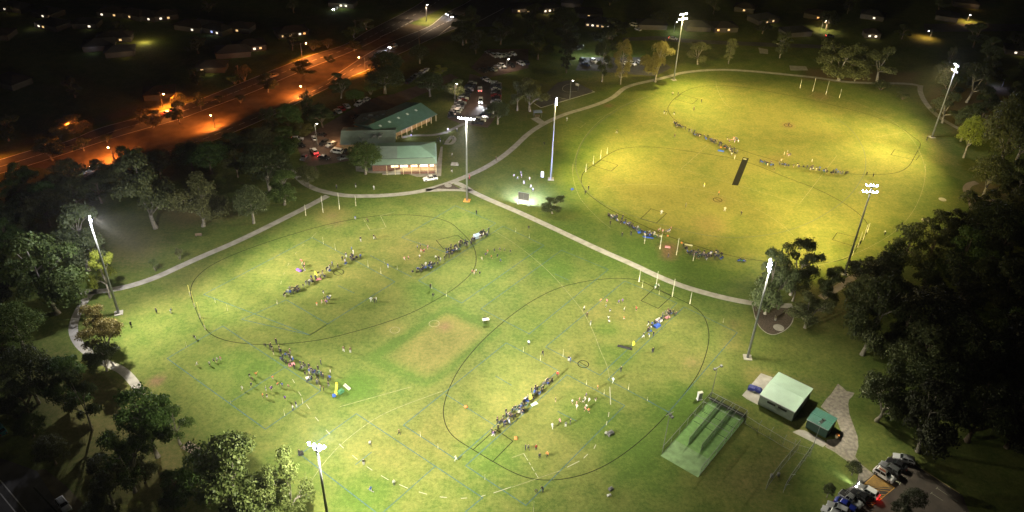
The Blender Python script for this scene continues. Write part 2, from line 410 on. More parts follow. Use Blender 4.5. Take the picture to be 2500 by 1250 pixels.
# bottom-left street
sheet('near_road', [[(-40, 1070), (0, 1118), (30, 1128), (90, 1150), (160, 1260), (180, 1320), (-80, 1320)]], M['asphalt'], .012, 'dark street crossing the bottom left corner')
sheet('verge', [[(90, 1148), (110, 1145), (160, 1185), (222, 1250), (240, 1290), (190, 1320), (150, 1250)]], M['verge'], .006, 'pale dry verge beside the corner street')
mb = MB()
for ln in ([(0, 1172), (67, 1252), (100, 1290)], [(0, 1204), (39, 1252), (60, 1280)]): strip_faces(mb, [G(*p) for p in ln], .22, .018)
tag(mb.build('lane_lines', M['roadwhite']), 'two white lane lines on the corner street', kind='structure')
mb = MB(); strip_faces(mb, [G(*p) for p in ((82, 1190), (140, 1252), (170, 1290))], .3, .02)
tag(mb.build('gutter', M['lineblack']), 'dark gutter along the corner street', kind='structure')

# footpaths
PATHS = [
 [(345, 965), (335, 945), (318, 922), (298, 903), (275, 893), (240, 878), (212, 858), (194, 842), (180, 818), (178, 795), (187, 768), (202, 740), (222, 716), (236, 712)],
 [(196, 713), (236, 712), (270, 708), (320, 698), (380, 678), (440, 650), (500, 623), (560, 598), (620, 570), (680, 540), (730, 515), (770, 494), (800, 478)],
 [(660, 402), (685, 406), (702, 412), (720, 425), (742, 448), (772, 463), (800, 470), (840, 478), (900, 479), (960, 476), (1020, 469), (1062, 458), (1100, 446), (1140, 430), (1180, 412), (1220, 388), (1255, 360), (1290, 325), (1330, 300), (1380, 278), (1430, 264), (1472, 250), (1500, 236), (1517, 220), (1530, 212), (1560, 203), (1600, 195), (1640, 185), (1660, 178), (1720, 171), (1780, 170), (1850, 175), (1920, 182), (2000, 190), (2060, 200), (2120, 203), (2190, 203), (2235, 206), (2248, 212)],
 [(2248, 208), (2245, 222), (2258, 250), (2280, 275), (2300, 292), (2330, 308), (2360, 325)],
 [(1040, 465), (1070, 463), (1110, 462), (1145, 464), (1165, 474), (1200, 490), (1260, 515), (1330, 547), (1400, 580), (1470, 613), (1540, 643), (1600, 672), (1660, 697), (1720, 715), (1780, 730), (1840, 741), (1880, 745), (1935, 747)],
 [(1112, 446), (1128, 452), (1150, 466)],
 [(2385, 445), (2365, 450), (2357, 462), (2366, 478), (2374, 498), (2377, 525)],
 [(2366, 474), (2380, 480), (2410, 486), (2450, 497)],
 [(2110, 660), (2090, 672), (2050, 700), (2005, 727)],
 [(450, 1085), (470, 1095), (495, 1112), (520, 1130)],
]
ribbons('path', PATHS[:6], M['concrete'], .012, 'pale concrete footpath winding round both playing fields', 2.3)
ribbons('branch_path', PATHS[6:], mat('brown_concrete', (.27, .215, .165), .9, .2, .5), .012, 'brownish footpath under the trees beyond the fields', 2.4)
ribbons('club_path', [[(980, 336), (1010, 330), (1050, 331), (1085, 325), (1105, 315), (1130, 303), (1150, 295)], [(1085, 350), (1100, 352), (1108, 346), (1110, 338), (1104, 332), (1098, 338), (1090, 348)]], M['concrete'], .016, 'narrow concrete path curving behind the clubhouse', 1.6)
sheet('mulch_bed', [q('F', (1285, 179), (1340, 158), (1405, 141), (1440, 155), (1490, 185), (1400, 183))], M['mulch'], .02, 'triangular mulch bed where three footpaths meet')
mb = MB(); c = G(1094, 453); mb.prism([(c.x + 1.3 * math.cos(a), c.y + 1.3 * math.sin(a)) for a in np.linspace(0, 2 * PI, 24, endpoint=False)], .0, .05)
tag(mb.build('manhole_cover', M['concrete']), 'round pale concrete lid in the triangular mulch bed', 'cover')
PG = [(1837, 746), (1870, 748), (1900, 751), (1935, 753), (1938, 775), (1932, 792), (1918, 806), (1900, 815), (1885, 818), (1868, 812), (1852, 796), (1843, 775)]
sheet('mulch_area', [PG], M['mulch'], .02, 'rounded mulch bed under the pale trunked tree by the footpath')
mb = MB(); strip_faces(mb, smooth_pts([G(*p) for p in PG[3:] + PG[:1]], False, 2), .25, .035)
tag(mb.build('kerb', M['concrete']), 'pale concrete edging of the rounded mulch bed', kind='structure')

# car parks, court, yards
sheet('car_park', [[(1147, 180), (1185, 190), (1203, 205), (1226, 203), (1224, 250), (1208, 290), (1190, 312), (1150, 306), (1120, 300), (1092, 290), (1105, 268), (1125, 232), (1143, 200)],
                   [(1150, 165), (1185, 192), (1290, 166), (1290, 120), (1190, 120)]], M['redasphalt'], .012, 'red brown car park between the trees behind the clubhouse')
sheet('car_park_far', [[(1405, 172), (1420, 140), (1600, 140), (1640, 165), (1600, 186), (1545, 182), (1440, 172)]], M['asphalt'], .012, 'grey car park behind the two tall trees')
sheet('clubhouse_yard', [[(720, 345), (770, 318), (830, 283), (900, 245), (925, 235), (960, 230), (1100, 180), (1120, 190), (960, 262), (900, 290), (850, 330), (830, 350), (870, 390), (770, 405), (740, 395)], q('6', (330, 850), (400, 980), (480, 930), (430, 840))], M['redasphalt'], .012, 'red brown parking yard beside the clubhouse')
CPN = q('9', (740, 520), (960, 540), (1100, 380), (1340, 190), (1680, 370), (2500, 900), (2700, 1400), (0, 1400), (120, 1180), (480, 820), (700, 700))
sheet('near_car_park', [CPN], mat('car_park_asphalt', (.075, .06, .048), .9, .25, .4), .012, 'brown asphalt car park in the bottom right corner')
sheet('gravel_yard', [q('7', (1280, 295), (1345, 345), (1390, 390), (1490, 412), (1470, 450), (1420, 500), (1410, 560), (1425, 680), (1480, 830), (1530, 970), (1540, 1090), (1510, 1190), (1450, 1290), (1300, 1200), (1120, 1100), (1140, 1010), (1240, 1000), (1320, 900), (1260, 740), (1060, 590), (1130, 490), (1190, 430)),
                     q('9', (180, 60), (560, 330), (700, 400), (740, 520), (720, 700), (800, 690), (1000, 540), (780, 370), (680, 240), (730, 0), (180, 0))], M['gravel'], .016, 'pale gravel track leading from the sheds to the car park')
sheet('concrete_pad', [q('7', (300, 163), (450, 215), (300, 470), (262, 565), (120, 490), (60, 445)), q('7', (780, 880), (860, 890), (1110, 1020), (1135, 1060), (1090, 1105), (960, 1040), (700, 910))], M['concrete'], .02, 'pale concrete pads beside the two green sheds')
sheet('clubhouse_apron', [q('6', (940, 880), (1340, 880), (1345, 965), (1160, 965), (945, 940)), q('6', (1340, 880), (1940, 830), (1980, 640), (2005, 640), (1985, 1000), (1690, 1010), (1420, 920))], M['concrete'], .02, 'concrete apron round the lit end of the clubhouse')
COURT = q('C', (165, 755), (330, 600), (430, 580), (600, 665), (210, 782))
sheet('basketball_court', [COURT], M['courtasphalt'], .012, 'dark asphalt basketball court under the trees')
mb = MB()
strip_faces(mb, [G(*p) for p in q('C', (160, 752), (210, 783), (600, 668), (580, 660))], .35, .02)
strip_faces(mb, smooth_pts([G(*p) for p in q('C', (470, 610), (400, 610), (360, 640), (380, 670), (470, 665))], False, 2), .15, .02)
strip_faces(mb, [G(*p) for p in q('C', (310, 700), (390, 720))], .15, .02)
tag(mb.build('court_lines', M['roadwhite']), 'pale edge and key lines of the basketball court', kind='structure')
sheet('picnic_slab', [q('C', (135, 862), (190, 850), (245, 890), (205, 905))], M['concrete'], .02, 'concrete slab under the small picnic shelter')
sheet('shed_slab', [[(1927, 160), (1968, 162), (1973, 172), (1930, 172)], q('C', (1790, 345), (1860, 360), (1860, 392), (1800, 388))], M['concrete'], .012, 'small pale concrete slabs on the dark lawn')

# yellow hatching and bay marks in the near car park
mb = MB()
A, B, Cc, Dd = [G(*p) for p in q('9', (1005, 555), (1345, 770), (1085, 985), (745, 790))]
for a, b in ((A, B), (B, Cc), (Cc, Cc.lerp(Dd, .5)), (A, A.lerp(Dd, .75))): strip_faces(mb, [a, b], .16, .02)
for k in range(1, 13):
    t = k / 13
    strip_faces(mb, [A.lerp(Dd, t * .98), A.lerp(B, min(1, t * 1.25)) if t < .8 else B.lerp(Cc, (t - .8) * 2.4)], .13, .0195)
for k in range(1, 5):
    strip_faces(mb, [Dd.lerp(Cc, .25 + k * .15), B.lerp(Cc, .45 + k * .12)], .13, .0195)
A2, B2, C2 = [G(*p) for p in q('9', (850, 1015), (1020, 1030), (940, 1105))]
for a, b in ((A2, B2), (B2, C2), (C2, A2), (A2.lerp(C2, .5), B2.lerp(C2, .3))): strip_faces(mb, [a, b], .14, .02)
tag(mb.build('parking_hatching', M['yellowline']), 'yellow hatched no-parking area between the parked cars', kind='structure')
mb = MB()
for a, b in q('9', (1560, 460), (1655, 530)), q('9', (1430, 535), (1550, 615)), q('9', (1360, 650), (1440, 695)), q('9', (1970, 860), (2170, 990)), q('9', (2065, 775), (2410, 1005)), q('9', (760, 1120), (850, 1170)):
    pa, pb = G(*a), G(*b); strip_faces(mb, [pa, pb], .12, .02); d = (pb - pa).normalized(); n = Vector((-d.y, d.x, 0))
    e = pa if a[0] > 2260 else pb
    strip_faces(mb, [e + n * .45, e - n * .45], .12, .024)
tag(mb.build('bay_markings', M['dashwhite']), 'white bay ticks in the bottom right car park', kind='structure')
mb = MB(); strip_faces(mb, [G(*p) for p in q('9', (1680, 370), (2100, 640), (2450, 865))], .22, .03)
tag(mb.build('car_park_kerb', mat('kerb_yellow', (.4, .33, .12), .9, .2, 1)), 'yellowish kerb along the edge of the corner car park', kind='structure')
# bay ticks in the far car park
mb = MB()
for i in range(15):
    t = i / 14; a = G(1160 - 42 * t, 205 + 78 * t); strip_faces(mb, [a, a + Vector((-3.2, 0, 0))], .15, .02)
tag(mb.build('bay_ticks', M['roadwhite']), 'white bay ticks along the avenue car park', kind='structure')

# ------------------------------------------------------------------ field lines
def lines(name, lst, m, w, z, label, smooth=0, closed=False):
    mb = MB()
    for ln in lst:
        P = [Vector((p.x, p.y, 0)) for p in (G(*a) for a in ln)]
        if smooth: P = smooth_pts(P, closed, smooth)
        strip_faces(mb, P, w, z, 0, closed)
    return tag(mb.build(name, m), label, kind='structure')
def ring(px, py, r, n=28):
    c = G(px, py); return [(c.x + r * math.cos(2 * PI * k / n), c.y + r * math.sin(2 * PI * k / n)) for k in range(n)]
L1 = [(501, 808), (540, 830), (600, 840), (660, 842), (730, 837), (800, 827), (880, 806), (950, 785), (1010, 762), (1060, 735), (1110, 705), (1150, 670), (1163, 645), (1162, 615), (1150, 590), (1120, 560), (1100, 543), (1060, 530), (1000, 524), (940, 525), (880, 532), (800, 547), (720, 570), (640, 595), (560, 625), (510, 650), (480, 675), (465, 700), (466, 725), (476, 752)]
L2 = [(1560, 683), (1520, 679), (1480, 680), (1420, 688), (1360, 703), (1300, 733), (1250, 768), (1200, 810), (1160, 850), (1120, 900), (1095, 950), (1083, 990), (1082, 1015), (1090, 1045), (1110, 1070), (1150, 1095), (1200, 1125), (1250, 1153), (1290, 1168), (1330, 1173), (1380, 1170), (1440, 1155), (1500, 1125), (1560, 1080), (1600, 1042), (1632, 1008), (1680, 950), (1710, 905), (1727, 855), (1732, 820), (1727, 790), (1715, 765), (1690, 745), (1640, 722), (1600, 703)]
R1 = [(1697, 213), (1670, 223), (1646, 240), (1631, 259), (1630, 272), (1643, 289), (1670, 309), (1697, 323), (1754, 346), (1804, 365), (1875, 387), (1950, 406), (2030, 420), (2090, 426), (2164, 426), (2198, 420), (2221, 405), (2232, 383), (2248, 356), (2246, 346), (2228, 333), (2198, 309), (2144, 287), (2090, 270), (2003, 249), (1935, 234), (1875, 223), (1820, 213), (1771, 209), (1734, 209)]
R2 = [(1427, 418), (1465, 391), (1499, 368), (1529, 360), (1586, 358), (1636, 363), (1687, 370), (1754, 380), (1800, 389), (1850, 404), (1885, 419), (1929, 437), (1993, 460), (2050, 489), (2090, 516), (2110, 534), (2120, 551), (2117, 565), (2100, 594), (2081, 624), (2050, 637), (1990, 644), (1900, 642), (1821, 632), (1764, 620), (1697, 600), (1653, 585), (1586, 558), (1536, 534), (1492, 514), (1452, 487), (1428, 467), (1418, 444), (1421, 427)]
lines('oval_lines', [L1, L2], M['lineblack'], .21, .012, 'black painted boundary ovals of the two left fields', 2, True)
lines('far_oval_lines', [R1, R2], M['lineblack'], .22, .0125, 'black painted boundary ovals on the two yellow fields', 2, True)
SQ = [[(1117, 574), (1065, 587), (1083, 608), (1140, 592)], [(1597, 704), (1565, 734), (1607, 753), (1640, 723)], [(1155, 1098), (1210, 1048), (1252, 1077), (1203, 1127)],
      [(1648, 242), (1690, 254), (1704, 242), (1662, 230)], [(1449, 405), (1492, 418), (1509, 403), (1468, 390)], [(2175, 378), (2184, 365), (2245, 380), (2236, 391)],
      [(2032, 585), (2044, 568), (2107, 583), (2090, 603)], [(1564, 534), (1589, 510), (1627, 521), (1602, 545)]]
lines('goal_square_lines', SQ, M['lineblack'], .2, .014, 'black goal square lines at the ends of the ovals', 0, True)
mb = MB()
for px, py, r in ((827, 665, 1.5), (1424, 889, 1.4), (1752, 488, 1.5), (1924, 306, 1.6)):
    strip_faces(mb, ring(px, py, r), .24, .016, 0, True); c = G(px, py); d = (G(px + 20, py + 12) - G(px - 20, py - 12)).normalized()
    strip_faces(mb, [c - d * r * .8, c + d * r * .8], .18, .0175)
tag(mb.build('centre_circles', M['lineblack']), 'black centre circles of the ovals', kind='structure')
mb = MB()
for px, py, r in ((1060, 790, 1.4), (964, 806, 1.3)): strip_faces(mb, ring(px, py, r), .18, .016, 0, True)
tag(mb.build('old_circles', M['linewhite']), 'faint white rings on the worn cricket square', kind='structure')
R3 = q('D', (470, 850), (560, 900), (640, 980), (700, 1090), (715, 1200)) + q('H', (690, 100), (600, 230), (480, 325), (350, 405), (200, 470), (0, 520)) + q('G', (1600, 540), (1400, 520), (1200, 475), (1000, 415), (850, 370), (650, 290), (540, 200), (480, 100), (462, 20)) + q('C', (462, 1200), (470, 1120), (520, 1010), (600, 920), (700, 840), (850, 750), (950, 710))
lines('grey_circle_line', [R3], M['linegrey'], .24, .0135, 'grey boundary circle across the yellow field', 2)
BL = [[(497, 719), (762, 580), (964, 688), (757, 818)], [(590, 780), (699, 732), (800, 791), (757, 818)], [(981, 580), (1112, 502), (1210, 545), (1100, 620)], [(904, 624), (1005, 676)], [(1022, 685), (1228, 552), (1328, 599), (1127, 740)],
      [(1174, 754), (1371, 611), (1485, 658), (1292, 815)], [(1332, 847), (1525, 686), (1653, 740), (1465, 916)], [(985, 1038), (1236, 837), (1363, 905), (1114, 1122)],
      [(1137, 1137), (1384, 915), (1525, 990), (1284, 1234)], [(1484, 927), (1670, 749), (1800, 812), (1633, 1006)], [(408, 875), (544, 796), (783, 954), (648, 1048)],
      [(733, 1109), (870, 1010), (1178, 1215), (1040, 1330), (930, 1260)]]
lines('blue_pitch_lines', [b for b in BL if len(b) > 2], M['lineblue'], .22, .015, 'thin blue pitch rectangles painted across the left fields', 0, True)
lines('blue_cross_lines', [[(904, 624), (1005, 676)], [(560, 984), (702, 893)], [(934, 1252), (1062, 1139)], q('J', (722, 907), (840, 815)), q('8', (0, 340), (235, 480)), q('F', (597, 885), (715, 940)), [(1633, 1006), (1800, 812)], [(1210, 918), (1249, 941)], q('G', (310, 800), (410, 845)), q('K', (330, 518), (470, 590)), [(1087, 962), (1210, 1040)]],
      M['lineblue'], .2, .0165, 'short blue cross lines on the pitches', 0)
ARC = [(1250, 590), (1297, 625), (1347, 669), (1394, 723), (1428, 766), (1453, 820), (1466, 858), (1482, 890), (1488, 924)]
WH = q('D', (1145, 1250), (1125, 1150), (1060, 1020), (960, 920), (880, 860), (750, 790), (620, 740), (500, 710), (420, 690))
WH2 = q('H', (1145, 0), (1140, 130), (1100, 260), (1040, 370), (950, 470), (850, 545), (700, 625), (540, 690), (340, 745))
lines('white_lines', [ARC, [(1205, 563), (1250, 590)], q('G', (440, 0), (440, 100), (480, 230), (540, 310), (640, 410), (720, 470)), q('C', (440, 1250), (450, 1170), (490, 1050), (560, 950), (640, 870), (740, 800), (860, 740), (1000, 700)),
      WH, WH2, q('G', (620, 180), (800, 150), (1000, 147), (1250, 165), (1500, 220), (1700, 290), (1860, 370)) + q('H', (150, 480), (260, 610)),
      q('J', (380, 1060), (470, 920), (610, 760), (830, 590), (1000, 500), (1360, 370)), q('J', (610, 485), (1130, 340)), q('C', (1480, 590), (1490, 650), (1540, 750), (1600, 790)), q('D', (760, 1000), (990, 960))],
      M['linewhite'], .13, .0175, 'faded white boundary and run-up lines', 2)
lines('white_straight_lines', [[(1729, 353), (1663, 412), (1875, 474), (1952, 497), (1986, 454), (2043, 380)], q('K', (0, 1070), (350, 950)), q('K', (85, 825), (0, 855)), q('F', (405, 535), (440, 500)), q('C', (455, 908), (497, 927), (535, 897), (497, 880)), q('D', (350, 665), (285, 710)), q('D', (425, 688), (380, 730)), q('C', (610, 865), (720, 820))],
      M['linewhite'], .14, .0185, 'faded white straight lines on the fields', 0)
mb = MB()
for x0, y0, x1, y1 in ((265, 285, 280, 312), (308, 375, 328, 405), (333, 420, 342, 460), (365, 467, 389, 500), (430, 560, 455, 590), (508, 653, 537, 685), (603, 755, 637, 787), (700, 838, 737, 868), (805, 920, 845, 947), (908, 985, 963, 1017), (1040, 1050, 1104, 1078), (1183, 1104, 1242, 1121), (1335, 1140, 1387, 1145), (1490, 1151, 1534, 1148), (1635, 1137, 1667, 1128), (1725, 1112, 1855, 1068)):
    pa, pb = q('J', (x0, y0), (x1, y1)); strip_faces(mb, [G(*pa), G(*pb)], .15, .02)
for a, b in (((710, 340), (717, 470)), ((705, 525), (700, 560)), ((690, 590), (685, 620)), ((610, 760), (595, 790)), ((550, 830), (520, 860)), ((490, 880), (400, 925))):
    pa, pb = q('K', a, b); strip_faces(mb, [G(*pa), G(*pb)], .2, .02)
dashed(mb, q('K', (85, 825), (190, 1000)), .16, .02, .8, .6)
tag(mb.build('dash_lines', M['dashwhite']), 'bright white dashes curving across the lower field', kind='structure')

mb = MB()
for a, b in (((405, 535), (410, 540)), ((500, 470), (550, 455)), ((350, 585), (340, 595)), ((295, 640), (285, 655)), ((240, 720), (230, 740)), ((208, 790), (200, 805)), ((185, 850), (180, 875)), ((780, 400), (795, 425)), ((800, 435), (830, 485)), ((835, 485), (940, 465)), ((945, 460), (905, 380)), ((900, 378), (1010, 350)), ((155, 990), (155, 1020))):
    pa, pb = q('F', a, b); strip_faces(mb, [G(*pa), G(*pb)], .17, .02)
tag(mb.build('faint_dashes', M['linewhite']), 'faint pale dashes across the upper left oval', kind='structure')

# synthetic cricket pitch
mb = MB(); mb.prism([(p.x, p.y) for p in ccw([G(*p) for p in ((1814, 384), (1828.5, 386.5), (1802, 453), (1786.5, 451.5))])], 0, .03)
tag(mb.build('pitch_mat', mat('pitch_cover', (.012, .012, .011), .95, .2, 1, spec=.05)), 'black synthetic cricket pitch in the middle of the yellow fields', kind='structure')
mb = MB(); mb.poly([(p.x, p.y, .036) for p in ccw([G(*p) for p in ((1815, 386.5), (1823, 387.8), (1822, 390.5), (1814, 389.2))])])
tag(mb.build('pitch_crease', M['dashwhite']), 'white crease block on the end of the black pitch', kind='structure')
# small concrete covers in the turf
for i, (px, py, r) in enumerate(((2301, 487, 1.3), (2260, 538, 1.4), (1901, 800, 1.5))):
    c = G(px, py); mb = MB(); mb.prism([(c.x + r * math.cos(a), c.y + r * math.sin(a)) for a in np.linspace(0, 2 * PI, 20, endpoint=False)], 0, .05)
    tag(mb.build('drain_cover', M['concrete']), ['round pale drain cover in the grass outside the yellow oval, nearer the path fork', 'round pale drain cover in the grass outside the yellow oval, farther from the path fork', 'round pale cover in the rounded mulch bed'][i], 'cover')
# ------------------------------------------------------------------ trees
LEAF = {'olive': leaf_mat('leaf_olive', (.075, .090, .030), (.16, .17, .065)), 'grey': leaf_mat('leaf_grey_green', (.075, .10, .036), (.155, .18, .075)),
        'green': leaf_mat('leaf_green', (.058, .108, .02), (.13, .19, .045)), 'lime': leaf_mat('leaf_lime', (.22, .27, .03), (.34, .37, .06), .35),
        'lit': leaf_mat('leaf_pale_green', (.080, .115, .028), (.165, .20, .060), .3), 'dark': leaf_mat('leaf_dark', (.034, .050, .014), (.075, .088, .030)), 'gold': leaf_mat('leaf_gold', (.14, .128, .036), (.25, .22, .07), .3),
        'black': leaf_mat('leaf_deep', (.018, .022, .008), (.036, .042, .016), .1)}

def leaf_cloud(name, clumps, leaf, seed, m):
    """clumps: (centre, rx, rz, count). Each leaf spray is its own small bent quad."""
    r = np.random.default_rng(seed); Vs = []
    for c, rx, rz, n in clumps:
        d = r.normal(size=(n, 3)); d /= np.linalg.norm(d, axis=1)[:, None]
        d[:, 2] = np.where(d[:, 2] < -.35, -d[:, 2] * .7, d[:, 2])
        rad = r.uniform(.45, 1.08, n) ** .8
        lump = 1 + .22 * np.sin(d[:, 0] * 7 + c[0] * 3) * np.cos(d[:, 1] * 6 + c[1] * 3)
        p = np.array(c) + d * (rad * lump)[:, None] * np.array([rx, rx, rz])
        nrm = d * .75 + r.normal(size=(n, 3)) * .55 + np.array([0, 0, .25]); nrm /= np.linalg.norm(nrm, axis=1)[:, None]
        a = np.cross(nrm, r.normal(size=(n, 3))); a /= np.linalg.norm(a, axis=1)[:, None]; b = np.cross(nrm, a)
        s = leaf * r.uniform(.6, 1.35, n)[:, None]; w = s * r.uniform(.45, .8, (n, 1))
        Vs.append(np.stack([p - a * s, p - b * w + nrm * s * .15, p + a * s, p + b * w + nrm * s * .15], 1).reshape(-1, 3))
    V = np.concatenate(Vs); n = len(V) // 4
    me = bpy.data.meshes.new(name); me.vertices.add(len(V)); me.vertices.foreach_set('co', V.ravel().astype(np.float32))
    me.loops.add(len(V)); me.loops.foreach_set('vertex_index', np.arange(len(V), dtype=np.int32))
    me.polygons.add(n); me.polygons.foreach_set('loop_start', np.arange(0, len(V), 4, dtype=np.int32))
    me.update(calc_edges=True); me.materials.append(m); return me

def tree_kind(style, seed, dens=1.0):
    """trunk and crown meshes of a tree 10 m tall with a crown about 10 m across"""
    r = random.Random(seed); mb = MB(); clumps = []
    H, R = 10.0, 5.0
    def limb(p0, p1, r0, r1, sag=.3):
        m = (Vector(p0) + Vector(p1)) / 2 + Vector((r.uniform(-sag, sag), r.uniform(-sag, sag), r.uniform(0, sag) * 1.4))
        q1 = Vector(p0) * .25 + m * .75; mb.path([p0, (Vector(p0) + m) / 2 + Vector((r.uniform(-.1, .1), r.uniform(-.1, .1), 0)), m, (m + Vector(p1)) / 2, p1], [r0, r0 * .85 + r1 * .15, (r0 + r1) / 2, r0 * .2 + r1 * .8, r1], 6)
        return m
    if style in ('gum', 'open'):
        fork = Vector((r.uniform(-.4, .4), r.uniform(-.4, .4), H * (.20 if style == 'gum' else .28)))
        mb.path([(0, 0, -.3), (0, 0, .25), fork * .5 + Vector((r.uniform(-.15, .15), 0, 0)), fork], [.50, .36, .28, .25], 8)
        nl = 5 if style == 'open' else 6; a0 = r.uniform(0, 6.28)
        for k in range(nl):
            a = a0 + k * 6.28 / nl + r.uniform(-.4, .4); rr = R * r.uniform(.35, .75); zz = H * r.uniform(.34, .88) - rr * .14
            if k == 0: rr, zz = R * .15, H * .9
            e = Vector((math.cos(a) * rr, math.sin(a) * rr, zz)); mid = limb(fork, e, .16, .05, .5)
            clumps.append((e, r.uniform(1.4, 1.95), r.uniform(.9, 1.3), int(430 * dens)))
            for _ in range(4 if style == 'gum' else 2):
                e2 = mid.lerp(e, r.uniform(.2, .9)) + Vector((r.uniform(-1, 1) * 2.0, r.uniform(-1, 1) * 2.0, r.uniform(-1.0, 1.5)))
                h = math.hypot(e2.x, e2.y)
                if h > R * .9: e2.x *= R * .9 / h; e2.y *= R * .9 / h
                limb(mid, e2, .075, .03, .3); s = r.uniform(.85, 1.5)
                clumps.append((e2, s, s * r.uniform(.65, .85), int(270 * dens)))
        leaf = .165; clumps = [(c, a, b, int(n * 1.4)) for c, a, b, n in clumps]
    elif style == 'dense':
        mb.path([(0, 0, -.3), (0, 0, .2), (.1, 0, H * .2), (.0, .1, H * .55)], [.42, .34, .26, .12], 8)
        for k in range(5):
            a = k * 1.257 + r.uniform(-.3, .3); limb((0, 0, H * r.uniform(.18, .35)), (math.cos(a) * R * .6, math.sin(a) * R * .6, H * r.uniform(.45, .7)), .14, .04)
        for k in range(26):
            t = (k + .5) / 26; ph = k * 2.39996; zf = 1 - 1.45 * t; rr = math.sqrt(max(0, 1 - zf * zf))
            j = r.uniform(.72, 1.0); s = r.uniform(1.05, 1.75)
            clumps.append((Vector((math.cos(ph) * rr * R * .72 * j, math.sin(ph) * rr * R * .72 * j, H * .55 + zf * H * .36 * j)), s, s * r.uniform(.65, .85), int(190 * dens)))
        leaf = .16; clumps = [(c, a, b, int(n * 1.35)) for c, a, b, n in clumps]
    elif style == 'tall':
        mb.path([(0, 0, -.3), (0, 0, .2), (.15, .1, H * .4), (0, 0, H * .9)], [.3, .25, .2, .05], 8)
        for k in range(24):
            z = H * (.22 + .74 * k / 24); a = k * 2.4 + r.uniform(-.5, .5); rr = R * (.75 if z < H * .7 else .5) * r.uniform(.35, 1) * (1 if z > H * .35 else .7)
            e = Vector((math.cos(a) * rr, math.sin(a) * rr, z)); limb((0, 0, z - .9), e, .08, .03, .25); s = r.uniform(.9, 1.7)
            clumps.append((e, s, s * .8, int(190 * dens)))
        leaf = .19
    elif style == 'shrub':
        for k in range(6):
            a = k * 1.05 + r.uniform(-.3, .3); e = Vector((math.cos(a) * R * .5, math.sin(a) * R * .5, H * r.uniform(.4, .75))); limb((0, 0, -.2), e, .16, .05)
            s = r.uniform(1.6, 2.4); clumps.append((e, s, s * 1.1, int(240 * dens)))
        clumps.append((Vector((0, 0, H * .7)), 2.4, 2.4, int(300 * dens))); leaf = .26
    return mb.mesh('trunk', M['bark'], True), leaf_cloud('crown', clumps, leaf / (dens ** .35), seed, LEAF['olive'])

KINDS = {}
for st, seeds in (('gum', (3, 5, 8, 21)), ('open', (4, 9, 14)), ('dense', (2, 6, 13)), ('tall', (7, 11)), ('shrub', (1, 12))):
    KINDS[st] = [tree_kind(st, s) for s in seeds]
_ti = [0]
def tree(px, py, ty, wpx, style, leafk, label, group=None, bark='bark', name=None, loc=None):
    p = loc or G(px, py); h = max(1.0, up_to(p, ty)); mid = p + Vector((0, 0, h * .6)); w = wpx * mpp(mid) * (1.12 if style in ('gum', 'open', 'dense') else 1.0)
    ks = KINDS[style]; _ti[0] += 1; tr, cr = ks[_ti[0] % len(ks)]
    nm = name or ('shrub' if style == 'shrub' else 'tree')
    o = empty(nm, (p.x, p.y, 0), rng.uniform(0, 6.28), label, 'shrub' if nm == 'shrub' else 'tree', group)
    o.scale = (w / 10.4, w / 10.4, h / 10.4)
    for pn, me_ in (('trunk', tr), ('crown', cr)):
        c = link(bpy.data.objects.new(pn, me_), o); s = c.material_slots[0]; s.link = 'OBJECT'
        s.material = LEAF[leafk] if pn == 'crown' else M[bark]
    return o

